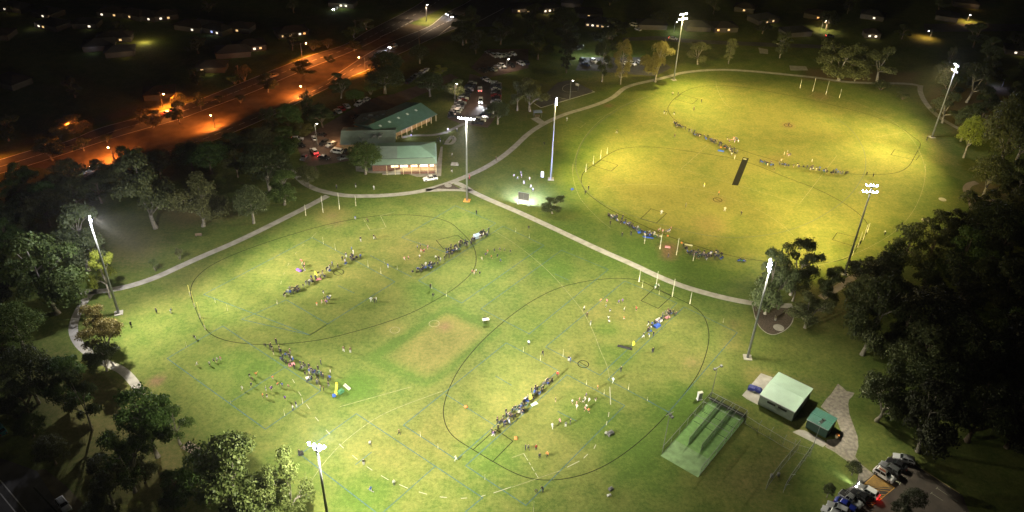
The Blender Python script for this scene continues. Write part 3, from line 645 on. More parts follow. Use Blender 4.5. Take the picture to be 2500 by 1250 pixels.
T = [
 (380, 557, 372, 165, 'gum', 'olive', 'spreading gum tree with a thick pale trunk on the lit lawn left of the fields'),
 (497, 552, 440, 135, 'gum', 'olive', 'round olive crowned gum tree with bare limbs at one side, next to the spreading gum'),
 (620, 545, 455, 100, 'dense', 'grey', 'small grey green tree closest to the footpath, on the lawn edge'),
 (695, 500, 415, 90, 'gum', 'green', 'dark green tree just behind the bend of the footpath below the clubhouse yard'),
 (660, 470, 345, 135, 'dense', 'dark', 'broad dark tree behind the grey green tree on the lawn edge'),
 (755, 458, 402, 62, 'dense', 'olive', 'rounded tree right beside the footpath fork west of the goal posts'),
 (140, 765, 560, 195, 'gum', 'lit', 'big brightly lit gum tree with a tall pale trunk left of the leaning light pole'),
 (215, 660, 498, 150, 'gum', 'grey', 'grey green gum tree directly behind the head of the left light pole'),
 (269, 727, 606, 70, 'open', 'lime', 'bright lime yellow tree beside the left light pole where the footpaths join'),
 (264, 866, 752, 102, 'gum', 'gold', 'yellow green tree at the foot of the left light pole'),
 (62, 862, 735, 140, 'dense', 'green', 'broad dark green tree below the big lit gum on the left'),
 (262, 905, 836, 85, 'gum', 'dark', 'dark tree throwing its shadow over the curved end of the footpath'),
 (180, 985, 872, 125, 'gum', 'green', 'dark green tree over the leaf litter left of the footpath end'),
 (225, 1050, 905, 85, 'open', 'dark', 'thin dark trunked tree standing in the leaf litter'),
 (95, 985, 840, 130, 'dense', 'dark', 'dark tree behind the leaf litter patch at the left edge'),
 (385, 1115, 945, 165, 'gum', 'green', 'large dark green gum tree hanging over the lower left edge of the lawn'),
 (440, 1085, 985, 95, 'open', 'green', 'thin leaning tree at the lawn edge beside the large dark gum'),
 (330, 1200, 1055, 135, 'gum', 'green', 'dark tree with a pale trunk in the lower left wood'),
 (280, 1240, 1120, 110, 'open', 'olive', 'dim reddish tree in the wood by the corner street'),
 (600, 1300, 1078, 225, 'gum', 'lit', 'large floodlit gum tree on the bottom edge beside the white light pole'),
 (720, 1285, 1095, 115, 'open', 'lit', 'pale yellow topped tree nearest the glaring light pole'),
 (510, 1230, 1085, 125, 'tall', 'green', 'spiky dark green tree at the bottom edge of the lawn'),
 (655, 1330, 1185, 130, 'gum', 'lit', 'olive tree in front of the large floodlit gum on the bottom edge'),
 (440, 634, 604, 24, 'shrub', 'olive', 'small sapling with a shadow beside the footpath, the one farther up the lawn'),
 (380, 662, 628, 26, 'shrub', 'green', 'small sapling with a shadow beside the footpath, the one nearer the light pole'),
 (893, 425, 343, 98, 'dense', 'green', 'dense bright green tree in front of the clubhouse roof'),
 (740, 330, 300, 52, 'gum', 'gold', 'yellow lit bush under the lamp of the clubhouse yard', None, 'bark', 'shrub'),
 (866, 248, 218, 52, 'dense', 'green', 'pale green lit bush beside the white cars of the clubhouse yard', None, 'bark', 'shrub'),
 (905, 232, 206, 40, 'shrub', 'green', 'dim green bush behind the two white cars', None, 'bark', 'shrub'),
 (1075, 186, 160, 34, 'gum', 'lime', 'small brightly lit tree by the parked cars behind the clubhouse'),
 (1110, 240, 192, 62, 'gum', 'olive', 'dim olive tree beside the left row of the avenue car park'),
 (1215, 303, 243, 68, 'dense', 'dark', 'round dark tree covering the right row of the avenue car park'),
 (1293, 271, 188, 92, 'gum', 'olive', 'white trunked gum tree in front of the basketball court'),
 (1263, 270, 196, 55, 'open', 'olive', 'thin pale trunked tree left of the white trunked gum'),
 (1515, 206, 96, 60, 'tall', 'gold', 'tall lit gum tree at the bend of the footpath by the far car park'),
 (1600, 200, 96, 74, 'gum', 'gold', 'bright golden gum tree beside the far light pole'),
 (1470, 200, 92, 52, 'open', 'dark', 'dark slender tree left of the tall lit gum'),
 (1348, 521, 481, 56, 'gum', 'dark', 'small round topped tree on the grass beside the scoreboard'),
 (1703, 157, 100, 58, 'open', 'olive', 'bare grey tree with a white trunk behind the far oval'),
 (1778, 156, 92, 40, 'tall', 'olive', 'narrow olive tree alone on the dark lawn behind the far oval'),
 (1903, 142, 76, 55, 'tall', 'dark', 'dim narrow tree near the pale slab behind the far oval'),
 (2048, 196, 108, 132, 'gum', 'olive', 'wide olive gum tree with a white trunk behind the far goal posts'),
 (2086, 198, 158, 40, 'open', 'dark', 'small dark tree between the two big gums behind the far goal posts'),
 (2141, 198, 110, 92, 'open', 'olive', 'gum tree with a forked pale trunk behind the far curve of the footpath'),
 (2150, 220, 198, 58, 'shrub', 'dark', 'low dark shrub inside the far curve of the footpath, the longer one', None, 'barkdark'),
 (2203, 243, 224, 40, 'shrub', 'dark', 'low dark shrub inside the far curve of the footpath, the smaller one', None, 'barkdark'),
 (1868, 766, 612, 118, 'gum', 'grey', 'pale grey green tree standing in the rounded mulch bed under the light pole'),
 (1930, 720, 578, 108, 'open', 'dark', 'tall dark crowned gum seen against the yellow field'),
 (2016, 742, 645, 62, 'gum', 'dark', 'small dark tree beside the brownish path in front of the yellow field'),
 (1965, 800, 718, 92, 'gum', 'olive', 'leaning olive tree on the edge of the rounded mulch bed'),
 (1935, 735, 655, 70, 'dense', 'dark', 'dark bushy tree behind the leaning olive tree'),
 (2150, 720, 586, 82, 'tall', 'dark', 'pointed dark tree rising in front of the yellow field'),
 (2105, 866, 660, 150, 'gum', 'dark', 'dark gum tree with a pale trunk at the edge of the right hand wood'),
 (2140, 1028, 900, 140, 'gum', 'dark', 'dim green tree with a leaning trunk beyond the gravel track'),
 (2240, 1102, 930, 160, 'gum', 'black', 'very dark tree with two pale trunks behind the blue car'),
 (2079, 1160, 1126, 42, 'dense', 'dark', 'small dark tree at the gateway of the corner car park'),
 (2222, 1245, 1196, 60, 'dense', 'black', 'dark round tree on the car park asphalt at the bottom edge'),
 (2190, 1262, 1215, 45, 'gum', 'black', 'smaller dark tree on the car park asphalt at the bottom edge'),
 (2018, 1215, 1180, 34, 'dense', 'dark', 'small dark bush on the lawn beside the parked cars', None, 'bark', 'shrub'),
 (2352, 385, 278, 74, 'dense', 'lime', 'yellow green tree catching the floodlight at the right edge of the far oval'),
 (2425, 440, 208, 150, 'dense', 'olive', 'big olive gum tree at the right edge behind the yellow green tree'),
 (2400, 480, 372, 105, 'dense', 'olive', 'olive tree overhanging the path fork at the right edge'),
 (2470, 520, 390, 130, 'gum', 'dark', 'dark tree behind the path fork at the right edge'),
 (2480, 400, 270, 120, 'gum', 'olive', 'dark tree at the right edge behind the big olive gum'),
 (2300, 300, 225, 80, 'open', 'dark', 'bare grey tree behind the right hand light pole'),
 (2360, 250, 150, 90, 'open', 'black', 'nearly bare dark tree behind the right hand light pole'),
 (2345, 345, 250, 70, 'dense', 'dark', 'dark bushy tree beside the path behind the right hand light pole'),
]
for t in T: tree(*t)

# trees of the verge and median along the main road
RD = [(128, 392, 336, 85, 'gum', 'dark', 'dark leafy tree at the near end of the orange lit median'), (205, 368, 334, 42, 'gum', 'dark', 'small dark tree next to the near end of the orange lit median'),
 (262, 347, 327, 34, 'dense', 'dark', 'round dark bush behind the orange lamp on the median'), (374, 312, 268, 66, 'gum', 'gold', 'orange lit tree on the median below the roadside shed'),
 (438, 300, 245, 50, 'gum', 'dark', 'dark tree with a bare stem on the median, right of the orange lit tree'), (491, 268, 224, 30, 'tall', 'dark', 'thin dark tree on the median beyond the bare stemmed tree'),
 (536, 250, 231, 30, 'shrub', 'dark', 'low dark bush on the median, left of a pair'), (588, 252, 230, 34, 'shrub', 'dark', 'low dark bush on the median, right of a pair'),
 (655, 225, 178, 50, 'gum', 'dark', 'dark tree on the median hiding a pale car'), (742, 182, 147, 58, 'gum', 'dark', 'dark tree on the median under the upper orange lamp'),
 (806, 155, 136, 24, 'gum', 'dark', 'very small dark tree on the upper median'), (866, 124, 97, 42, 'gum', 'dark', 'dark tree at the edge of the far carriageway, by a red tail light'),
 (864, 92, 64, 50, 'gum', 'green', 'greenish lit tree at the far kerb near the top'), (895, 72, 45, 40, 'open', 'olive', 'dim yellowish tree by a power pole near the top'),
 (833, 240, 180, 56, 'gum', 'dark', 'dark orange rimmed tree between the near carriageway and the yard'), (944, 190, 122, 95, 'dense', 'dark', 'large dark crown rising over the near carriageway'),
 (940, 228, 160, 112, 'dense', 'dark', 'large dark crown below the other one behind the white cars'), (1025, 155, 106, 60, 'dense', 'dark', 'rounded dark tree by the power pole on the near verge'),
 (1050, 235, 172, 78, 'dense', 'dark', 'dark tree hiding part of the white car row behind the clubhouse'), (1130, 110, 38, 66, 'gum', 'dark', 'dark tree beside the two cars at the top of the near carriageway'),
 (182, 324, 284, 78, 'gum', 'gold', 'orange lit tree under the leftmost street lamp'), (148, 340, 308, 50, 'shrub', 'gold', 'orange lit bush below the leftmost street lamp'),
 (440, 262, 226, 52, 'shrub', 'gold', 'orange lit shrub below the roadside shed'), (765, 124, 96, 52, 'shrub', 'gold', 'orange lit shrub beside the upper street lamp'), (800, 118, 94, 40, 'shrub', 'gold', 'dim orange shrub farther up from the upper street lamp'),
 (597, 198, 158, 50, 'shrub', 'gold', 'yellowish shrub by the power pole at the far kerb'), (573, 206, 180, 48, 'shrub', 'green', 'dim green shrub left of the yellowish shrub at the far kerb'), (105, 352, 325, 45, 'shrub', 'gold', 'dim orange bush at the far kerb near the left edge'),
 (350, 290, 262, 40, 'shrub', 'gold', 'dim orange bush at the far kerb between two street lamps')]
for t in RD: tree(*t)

def in_poly(p, pts):
    ins = False; n = len(pts)
    for i in range(n):
        a, b = pts[i], pts[(i + 1) % n]
        if (a[1] > p[1]) != (b[1] > p[1]) and p[0] < (b[0] - a[0]) * (p[1] - a[1]) / (b[1] - a[1]) + a[0]: ins = not ins
    return ins
def wood(pts, gap, hmin, hmax, leafs, label, group, limit, seed, avoid=()):
    """separate trees over an area, each with its own crown"""
    r = random.Random(seed); W = [G(*p) for p in pts]; wp = [(p.x, p.y) for p in W]; av = [[(G(*p).x, G(*p).y) for p in a] for a in avoid]
    x0, x1 = min(p[0] for p in wp), max(p[0] for p in wp); y0, y1 = min(p[1] for p in wp), max(p[1] for p in wp); got = []
    for _ in range(6000):
        if len(got) >= limit: break
        p = (r.uniform(x0, x1), r.uniform(y0, y1)); g = gap * (1 + max(0, p[1] - 200) / 500)
        if not in_poly(p, wp) or any(in_poly(p, a) for a in av) or any((p[0] - a) ** 2 + (p[1] - b) ** 2 < g * g for a, b in got): continue
        got.append(p)
    for x, y in got:
        h = r.uniform(hmin, hmax); w = h * r.uniform(.95, 1.4); st = r.choice(('gum', 'gum', 'dense', 'gum', 'open', 'tall'))
        ks = KINDS[st]; tr, cr = ks[r.randrange(len(ks))]
        if st == 'tall': w *= .6
        o = empty('tree', (x, y, 0), r.uniform(0, 6.28), label, 'tree', group); o.scale = (w / 10, w / 10, h / 10)
        for pn, me_ in (('trunk', tr), ('crown', cr)):
            c = link(bpy.data.objects.new(pn, me_), o); s = c.material_slots[0]; s.link = 'OBJECT'; s.material = LEAF[r.choice(leafs)] if pn == 'crown' else M['barkdark']
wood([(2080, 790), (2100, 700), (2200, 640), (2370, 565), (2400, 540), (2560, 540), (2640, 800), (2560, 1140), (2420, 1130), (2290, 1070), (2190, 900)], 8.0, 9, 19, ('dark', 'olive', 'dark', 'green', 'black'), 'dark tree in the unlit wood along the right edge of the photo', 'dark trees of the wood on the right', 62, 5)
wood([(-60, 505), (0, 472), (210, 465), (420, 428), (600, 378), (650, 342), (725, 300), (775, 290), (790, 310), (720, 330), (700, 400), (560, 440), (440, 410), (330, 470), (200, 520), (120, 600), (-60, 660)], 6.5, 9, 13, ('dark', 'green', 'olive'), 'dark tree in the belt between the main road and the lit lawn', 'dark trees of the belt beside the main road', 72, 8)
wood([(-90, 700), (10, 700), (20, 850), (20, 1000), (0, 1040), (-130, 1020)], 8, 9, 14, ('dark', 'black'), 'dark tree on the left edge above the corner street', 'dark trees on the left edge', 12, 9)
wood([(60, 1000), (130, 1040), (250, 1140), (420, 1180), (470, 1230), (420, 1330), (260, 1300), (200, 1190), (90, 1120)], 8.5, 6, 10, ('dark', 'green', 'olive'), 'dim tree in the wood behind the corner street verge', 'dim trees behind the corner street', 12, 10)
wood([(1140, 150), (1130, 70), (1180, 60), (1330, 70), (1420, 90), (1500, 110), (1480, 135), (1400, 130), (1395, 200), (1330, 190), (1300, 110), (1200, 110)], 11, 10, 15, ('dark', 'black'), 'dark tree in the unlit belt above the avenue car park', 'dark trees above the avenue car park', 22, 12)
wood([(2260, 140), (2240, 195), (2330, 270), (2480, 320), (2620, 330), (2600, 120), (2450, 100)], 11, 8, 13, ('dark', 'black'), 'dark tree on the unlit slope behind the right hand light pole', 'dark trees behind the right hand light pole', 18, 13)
# ------------------------------------------------------------------ lamps
def spot(name, loc, target, power, color, angle, blend=1.0, parent=None, radius=.35):
    d = bpy.data.lights.new(name, 'SPOT'); d.energy = power; d.color = color; d.spot_size = math.radians(angle); d.spot_blend = blend; d.shadow_soft_size = radius
    o = bpy.data.objects.new(name, d); COL.objects.link(o); o.location = loc
    o.rotation_euler = (Vector(target) - Vector(loc)).to_track_quat('-Z', 'Y').to_euler()
    if parent is not None: o.parent = parent; o.matrix_parent_inverse = parent.matrix_world.inverted()
    return o
def point(name, loc, power, color, radius=.15):
    d = bpy.data.lights.new(name, 'POINT'); d.energy = power; d.color = color; d.shadow_soft_size = radius
    o = bpy.data.objects.new(name, d); COL.objects.link(o); o.location = loc; return o

POLE_H = .21697 * CAM_H
COOL, WARM, GREENISH = (1.0, .925, .71), (1.0, .80, .27), (1.0, .95, .74)
GAIN = 1.0
def flood_mesh(lens):
    hb = MB()   # housing: tapered box with cooling fins, opening towards -Y and down
    hb.frustum([(-.30, -.1, -.24), (.30, -.1, -.24), (.30, -.1, .30), (-.30, -.1, .30)], [(-.18, .32, -.14), (.18, .32, -.14), (.18, .32, .18), (-.18, .32, .18)], 0)
    for k in range(4): hb.box(-.2 + k * .12, -.17 + k * .12, .1, .4, .15, .26)
    hb.tube((0, .1, -.3), (0, .1, -.7), .05)
    lb = MB(); rings = []
    lb.poly([(.43 * math.cos(a), -.099, .40 * math.sin(a)) for a in np.linspace(0, 2 * PI, 12, endpoint=False)])
    for t in (0, .35, .7, .95):
        s = math.sqrt(1 - t * t) if t < 1 else 0; rings.append([(.43 * s * math.cos(a), -.1 - .5 * t, .40 * s * math.sin(a)) for a in np.linspace(0, 2 * PI, 12, endpoint=False)])
    for a, b in zip(rings[:-1], rings[1:]): lb.frustum(a, b, 0, False)
    lb.poly(rings[-1])
    return hb.mesh('floodlight', M['housing']), lb.mesh('lens', M[lens], True)
FM = {k: flood_mesh(k) for k in ('lens_cool', 'lens_violet')}
# beams of each pole: (azimuth off its main direction, distance of the aim in m, cone in degrees, kW)
BEAMS = [
  [(0, 12, 130, 26.6), (-50, 30, 100, 148.4), (0, 55, 70, 243.0), (-50, 85, 52, 295.5), (-10, 85, 52, 21.8), (10, 85, 52, 563.4), (50, 85, 52, 11.3), (-45, 120, 40, 476.5)],
  [(0, 12, 130, 18.2), (-50, 30, 100, 19.7), (0, 30, 100, 60.6), (50, 30, 100, 27.6), (-55, 55, 70, 67.7), (-50, 85, 52, 68.1), (10, 85, 52, 378.4), (30, 85, 52, 269.7), (8, 120, 40, 427.8)],
  [(0, 12, 130, 13.3), (0, 30, 100, 147.6), (28, 55, 70, 229.9), (55, 55, 70, 191.8), (-50, 85, 52, 9.1), (50, 85, 52, 199.6), (25, 120, 40, 65.7)],
  [(0, 12, 130, 20.8), (0, 30, 100, 153.5), (-28, 55, 70, 154.2), (0, 55, 70, 89.7), (30, 85, 52, 45.9), (50, 85, 52, 135.8), (45, 120, 40, 8.0)],
  [(-50, 30, 100, 83.5), (0, 30, 100, 138.3), (-28, 55, 70, 35.7), (0, 55, 70, 96.2), (28, 55, 70, 346.1), (-30, 85, 52, 224.1)],
  [(0, 30, 100, 89.7), (50, 30, 100, 140.2), (-28, 55, 70, 85.4), (0, 55, 70, 191.4), (55, 55, 70, 26.8), (-30, 85, 52, 165.1), (10, 85, 52, 236.6), (50, 85, 52, 248.2), (8, 120, 40, 325.3)],
  [(0, 12, 130, 31.8), (0, 30, 100, 45.5), (-28, 55, 70, 122.0), (28, 55, 70, 29.8), (-50, 85, 52, 190.5), (-30, 85, 52, 117.3), (-10, 85, 52, 28.9), (50, 85, 52, 83.5), (45, 120, 40, 37.6)],
  [(0, 12, 130, 49.7), (0, 30, 100, 86.2), (-55, 55, 70, 72.2), (-28, 55, 70, 69.2), (0, 55, 70, 28.8), (28, 55, 70, 124.4), (-30, 85, 52, 287.9), (-10, 85, 52, 50.9), (10, 85, 52, 114.9), (-25, 120, 40, 889.1), (45, 120, 40, 33.6)],
]
MAIN = [(700, 690), (1080, 640), (1600, 450), (1780, 290), (2080, 350), (1980, 500), (1500, 840), (980, 1030)]
POLES = [
 # base px, colour, lens, bars [(dz, n)], label
 ((290, 765), COOL, 'lens_violet', ((0, 2), (-1.3, 3)), 'floodlight pole beside the lime yellow tree on the left'),
 ((1140, 490), COOL, 'lens_cool', ((0, 6),), 'floodlight pole on an orange base where the footpaths meet in the middle'),
 ((1345, 437), WARM, 'lens_cool', ((0, 2), (-1.5, 3)), 'blue tinted floodlight pole between the scoreboard and the yellow field'),
 ((1645, 195), WARM, 'lens_cool', ((0, 4), (-2.2, 5)), 'farthest floodlight pole, beside the golden gum tree'),
 ((2275, 335), WARM, 'lens_violet', ((0, 3), (-2.4, 4)), 'floodlight pole with violet lamps at the right end of the yellow field'),
 ((2062, 668), WARM, 'lens_cool', ((0, 4), (-2.0, 5)), 'dark floodlight pole in front of the yellow field, beside the brownish path'),
 ((1825, 873), COOL, 'lens_cool', ((0, 3), (-1.2, 3), (-2.2, 3)), 'floodlight pole beside the rounded mulch bed'),
 (None, GREENISH, 'lens_cool', ((0, 4), (-.8, 2)), 'glaring white floodlight pole at the bottom edge among the trees'),
]
for (base, colr, lens, bars, label), spill, beams, mainp in zip(POLES, (34, 20, 4, 24, 13, 6, 11, 60), BEAMS, MAIN):
    b = G(*base) if base else G(772, 1088, POLE_H + .5); b.z = 0; aim = G(*mainp); d = (aim - b); d.z = 0; main_az = math.atan2(d.y, d.x); yaw = math.atan2(d.y, d.x) + PI / 2
    o = empty('floodlight_pole', b, yaw, label, 'light pole'); bpy.context.view_layer.update()
    mb = MB(); mb.path([(0, 0, 0), (0, 0, 8), (0, 0, 20), (0, 0, POLE_H + .4)], [.36, .31, .24, .17], 12); mb.tube((0, 0, 0), (0, 0, .12), .6, .6, 12)
    mb.build('pole', M['steel'], o, True)
    fb = MB(); fb.box(-1.1, 1.1, -1.1, 1.1, 0, .18)
    fb.build('base', mat('base_orange', (.55, .25, .05), .8, .2, 1) if base == (1140, 490) else M['concrete'], o)
    hm, lm = FM[lens]
    for dz, n in bars:
        z = POLE_H + dz; wd = .48 * (n - 1) + .1
        mb = MB(); mb.box(-wd, wd, -.09, .09, z - .08, z + .08); mb.box(-.3, .3, -.2, .2, z - .16, z + .16); mb.build('crossarm', M['steel'], o)
        for k in range(n):
            x = -wd + .05 + (2 * wd - .1) * k / max(1, n - 1)
            h = link(bpy.data.objects.new('floodlight', hm), o); h.location = (x, -.12, z + .5); h.rotation_euler = (math.radians(rng.uniform(38, 52)), 0, rng.uniform(-.35, .35)); h.scale = (.64,) * 3
            link(bpy.data.objects.new('lens', lm), h)
    for az, dist, ang, kw in beams:
        a = main_az + math.radians(az)
        spot('flood_beam', b + Vector((math.cos(main_az) * .9, math.sin(main_az) * .9, POLE_H + .3)), b + Vector((math.cos(a) * dist, math.sin(a) * dist, 0)), kw * (1210 if colr != WARM else 1190) * GAIN, colr, ang, 1.0, o)
    if base == (1825, 873):
        for tx, ty, kw, ang in ((1900, 930, 45, 110), (2010, 960, 110, 85), (2130, 1170, 320, 46)): spot('flood_beam', b + Vector((0, 0, POLE_H + .3)), G(tx, ty), kw * 1000, colr, ang, 1.0, o)
    sp = point('lamp_spill', b + Vector((d.x, d.y, 0)).normalized() * 1.6 + Vector((0, 0, POLE_H + .2)), spill * 1000, (.86, .86, 1.0) if lens == 'lens_violet' else colr, .4)

# small practice-net lamps, unlit heads
for (bx, by), (tx, ty), heads, label in (((1737, 963), (1750, 897), ((-1.1, 0), (1.1, 0)), 'thin pole with a dark twin lamp head at the back of the cricket nets'),
                                        ((1619, 1095), (1632, 1010), ((0, -.2), (.8, -1.4)), 'thin pole with two dark lamp heads at the front corner of the cricket nets'),
                                        ((1984, 1093), (2006, 1028), ((-.3, 0), (.5, .2)), 'thin lamp pole leaning over the small dark green shed roof')):
    b = G(bx, by); h = up_to(b, ty); o = empty('lamp_pole', b, .6, label, 'lamp pole')
    mb = MB(); mb.tube((0, 0, 0), (0, 0, h), .09, .06, 8); mb.build('pole', M['steel'], o)
    mb = MB(); mb.box(-1.2, 1.2, -.05, .05, h - .05, h + .05); mb.build('crossarm', M['steel'], o)
    for hx, hz in heads:
        mb = MB(); mb.frustum([(hx - .35, -.5, h + hz - .1), (hx + .35, -.5, h + hz - .1), (hx + .35, .2, h + hz), (hx - .35, .2, h + hz)], [(hx - .28, -.4, h + hz + .25), (hx + .28, -.4, h + hz + .25), (hx + .28, .15, h + hz + .3), (hx - .28, .15, h + hz + .3)]); mb.build('lamp_head', M['darksteel'], o)

# street lamps
SODIUM = (1.0, .25, .04)
_ra, _rb = G(158, 360), G(843, 118); ROADN = Vector(((_rb - _ra).y, -(_rb - _ra).x, 0)).normalized()
def FARSIDE(b): return (b - (_ra + ROADN * 14)).dot(ROADN) < 0
def street_lamp(base, head, power, col, lens, label, wooden=False, arm=1.0):
    b = G(*base); h = up_to(b, head[1]); h = min(max(h, 4.0), 12.0)
    hp = G(head[0], head[1], h); v = Vector((hp.x - b.x, hp.y - b.y, 0))
    if v.length > 4: v = v.normalized() * 4
    if v.length < .6: v = Vector((.8, 0, 0))
    o = empty('street_lamp', b, 0, label, 'street lamp')
    mb = MB(); mb.tube((0, 0, 0), (0, 0, h + (1.2 if wooden else 0)), .16, .1, 8)
    if wooden: mb.box(-1.1, 1.1, -.06, .06, h + .6, h + .75)
    mb.build('pole', M['timber'] if wooden else M['steel'], o)
    mb = MB(); mb.path([(0, 0, h - .3), (v.x * .5, v.y * .5, h + .2), (v.x, v.y, h + .25)], .05, 6); mb.build('arm', M['steel'], o)
    mb = MB(); c = Vector((v.x, v.y, h + .2)); mb.frustum([(c.x - .28, c.y - .2, c.z), (c.x + .28, c.y - .2, c.z), (c.x + .28, c.y + .2, c.z), (c.x - .28, c.y + .2, c.z)], [(c.x - .18, c.y - .1, c.z + .16), (c.x + .18, c.y - .1, c.z + .16), (c.x + .18, c.y + .1, c.z + .16), (c.x - .18, c.y + .1, c.z + .16)]); hd = mb.build('lamp_head', M['housing'], o)
    mb = MB(); rr = [[(c.x + .26 * math.cos(a) * s, c.y + .26 * math.sin(a) * s, c.z - dz) for a in np.linspace(0, 2 * PI, 10, endpoint=False)] for s, dz in ((1, 0), (.95, .16), (.6, .3))]
    mb.frustum(rr[0], rr[1], 0, False); mb.frustum(rr[1], rr[2], 0, False); mb.poly(rr[2]); mb.build('lens', M[lens], hd, True)
    if power: 
        p0 = b + c - Vector((0, 0, .45)); tilt = (ROADN * (5.0 if FARSIDE(b) else -5.0)) if col == SODIUM else Vector((v.x * .15, v.y * .15, 0)); spot('street_light', p0, p0 + tilt + Vector((0, 0, -5)), power, col, 172 if col == SODIUM else 150, .45, None, .2)
    return o
for a in [((-62, 398), (-59, 368), 11000, SODIUM, 'lens_sodium', 'orange street lamp just beyond the left edge of the photo', True),
          ((162, 325), (165, 297), 15000, SODIUM, 'lens_sodium', 'orange street lamp on a timber power pole near the left edge', True),
          ((398, 262), (399, 230), 20880, SODIUM, 'lens_sodium', 'orange street lamp beside the roadside shed', True),
          ((278, 391), (264, 360), 20880, SODIUM, 'lens_sodium', 'orange street lamp on the near verge at the left'),
          ((525, 312), (514, 282), 20880, SODIUM, 'lens_sodium', 'orange street lamp on the near verge in front of dark trees'),
          ((738, 143), (747, 106), 20880, SODIUM, 'lens_sodium', 'orange street lamp on the far verge beside the shrubs'),
          ((748, 235), (734, 211), 20880, SODIUM, 'lens_sodium', 'orange street lamp on the near kerb above the clubhouse yard'),
          ((892, 176), (876, 140), 18560, SODIUM, 'lens_sodium', 'orange street lamp on the near kerb beside the large dark crowns'),
          ((1041, 52), (1039, 12), 16000, (1, .72, .45), 'lens_white', 'tall dim street lamp on the upper median'),
          ((1645, 80), (1649, 54), 1500, (.8, .95, 1), 'lens_white', 'white street lamp behind the farthest floodlight pole', False),
          ((2004, 74), (2017, 51), 4000, (1, .75, .5), 'lens_white', 'white street lamp over the grey driveway at the top right', False),
          ((2271, 90), (2266, 76), 3000, (1, .5, .2), 'lens_white', 'street lamp at the bend of the far street', False),
          ((2361, 52), (2369, 37), 5000, (1, .55, .22), 'lens_white', 'street lamp beside the far street near the top right', False),
          ((2446, 212), (2441, 194), 500, (.35, .4, 1), 'lens_violet', 'small blue lamp on a pole among the trees at the right edge', False),
          ((775, 355), (768, 302), 1800, (1, .8, .55), 'lens_white', 'tall lamp pole in the clubhouse yard between parked cars', False),
          ((1111, 252), (1111, 205), 2500, (1, .72, .5), 'lens_white', 'lamp pole beside the olive tree at the avenue car park', False),
          ((1237, 168), (1237, 144), 700, (1, .75, .55), 'lens_white', 'lamp pole between the two upper rows of the car park', False),
          ((1391, 243), (1392, 197), 0, (1, 1, 1), 'lens_white', 'thin lamp pole at the side of the basketball court', False)]: street_lamp(*a)
# ------------------------------------------------------------------ buildings
M['greenroof'] = mat('green_metal_roof', (.31, .49, .38), .42, .08, .6, spec=.4)
M['greenroof_pale'] = mat('pale_green_metal_roof', (.40, .55, .43), .45, .06, .6)
M['greenroof_dark'] = mat('dark_green_metal_roof', (.045, .15, .115), .45, .1, .6)
M['greyroof'] = mat('grey_green_roof', (.27, .34, .30), .5, .1, .6)
M['greywall'] = mat('green_steel_wall', (.10, .125, .095), .6, .1, .8)
M['darkwall'] = mat('dark_green_wall', (.025, .06, .045), .6, .15, .8)
M['tanwall'] = mat('tan_brick_wall', (.42, .27, .13), .85, .2, 2)
M['brick'] = mat('red_brick_wall', (.20, .10, .07), .85, .2, 2)
M['cream'] = mat('cream_paint', (.72, .62, .40), .6, .08, 1)
M['deck'] = mat('timber_deck', (.25, .18, .12), .8, .2, 2)
M['skylight'] = mat('skylight', (.6, .64, .58), .4, .05, 1, emit=(.8, .9, .8), est=.12)
M['glass_dark'] = mat('dark_glass', (.012, .015, .016), .12, 0)
M['litwarm'] = mat('lit_window', (.9, .8, .6), .4, .15, .9, emit=(1, .76, .45), est=1.5)
M['litwhite'] = mat('lit_interior', (.9, .85, .75), .4, .2, .9, emit=(1, .88, .66), est=1.9)
M['mesh'] = mat('net_mesh_dark', (.02, .024, .02), .8, 0)
M['nettop'] = mat('net_frame', (.17, .20, .16), .6, .1, 1)
M['divider'] = mat('net_divider', (.05, .085, .045), .8, .1, 1)
M['turf'] = mat('synthetic_turf', (.165, .315, .09), .95, .2, .9)
M['turfpale'] = mat('worn_synthetic_turf', (.20, .32, .14), .95, .22, .7)

def frame(a, b, c):
    """local frame from pixel-surveyed points: origin a, u along a->b, v perpendicular towards c"""
    u = (b - a); u.z = 0; L_ = u.length; u.normalize(); v = Vector((-u.y, u.x, 0))
    w = (c - a).dot(v)
    if w < 0: v = -v
    return a, u, v, L_, abs(w)
def ribbed(mb, A, B, C, D, n, h=.045, mi=0):
    """standing seams over the roof plane A-B (eave) D-C (ridge)"""
    A, B, C, D = map(Vector, (A, B, C, D)); nrm = (B - A).cross(D - A).normalized()
    if nrm.z < 0: nrm = -nrm
    for k in range(1, n):
        t = k / n; p = A.lerp(B, t); r_ = D.lerp(C, t); e = (B - A).normalized() * .04
        mb.frustum([p - e, p + e, r_ + e, r_ - e], [x + nrm * h for x in (p - e, p + e, r_ + e, r_ - e)], mi)

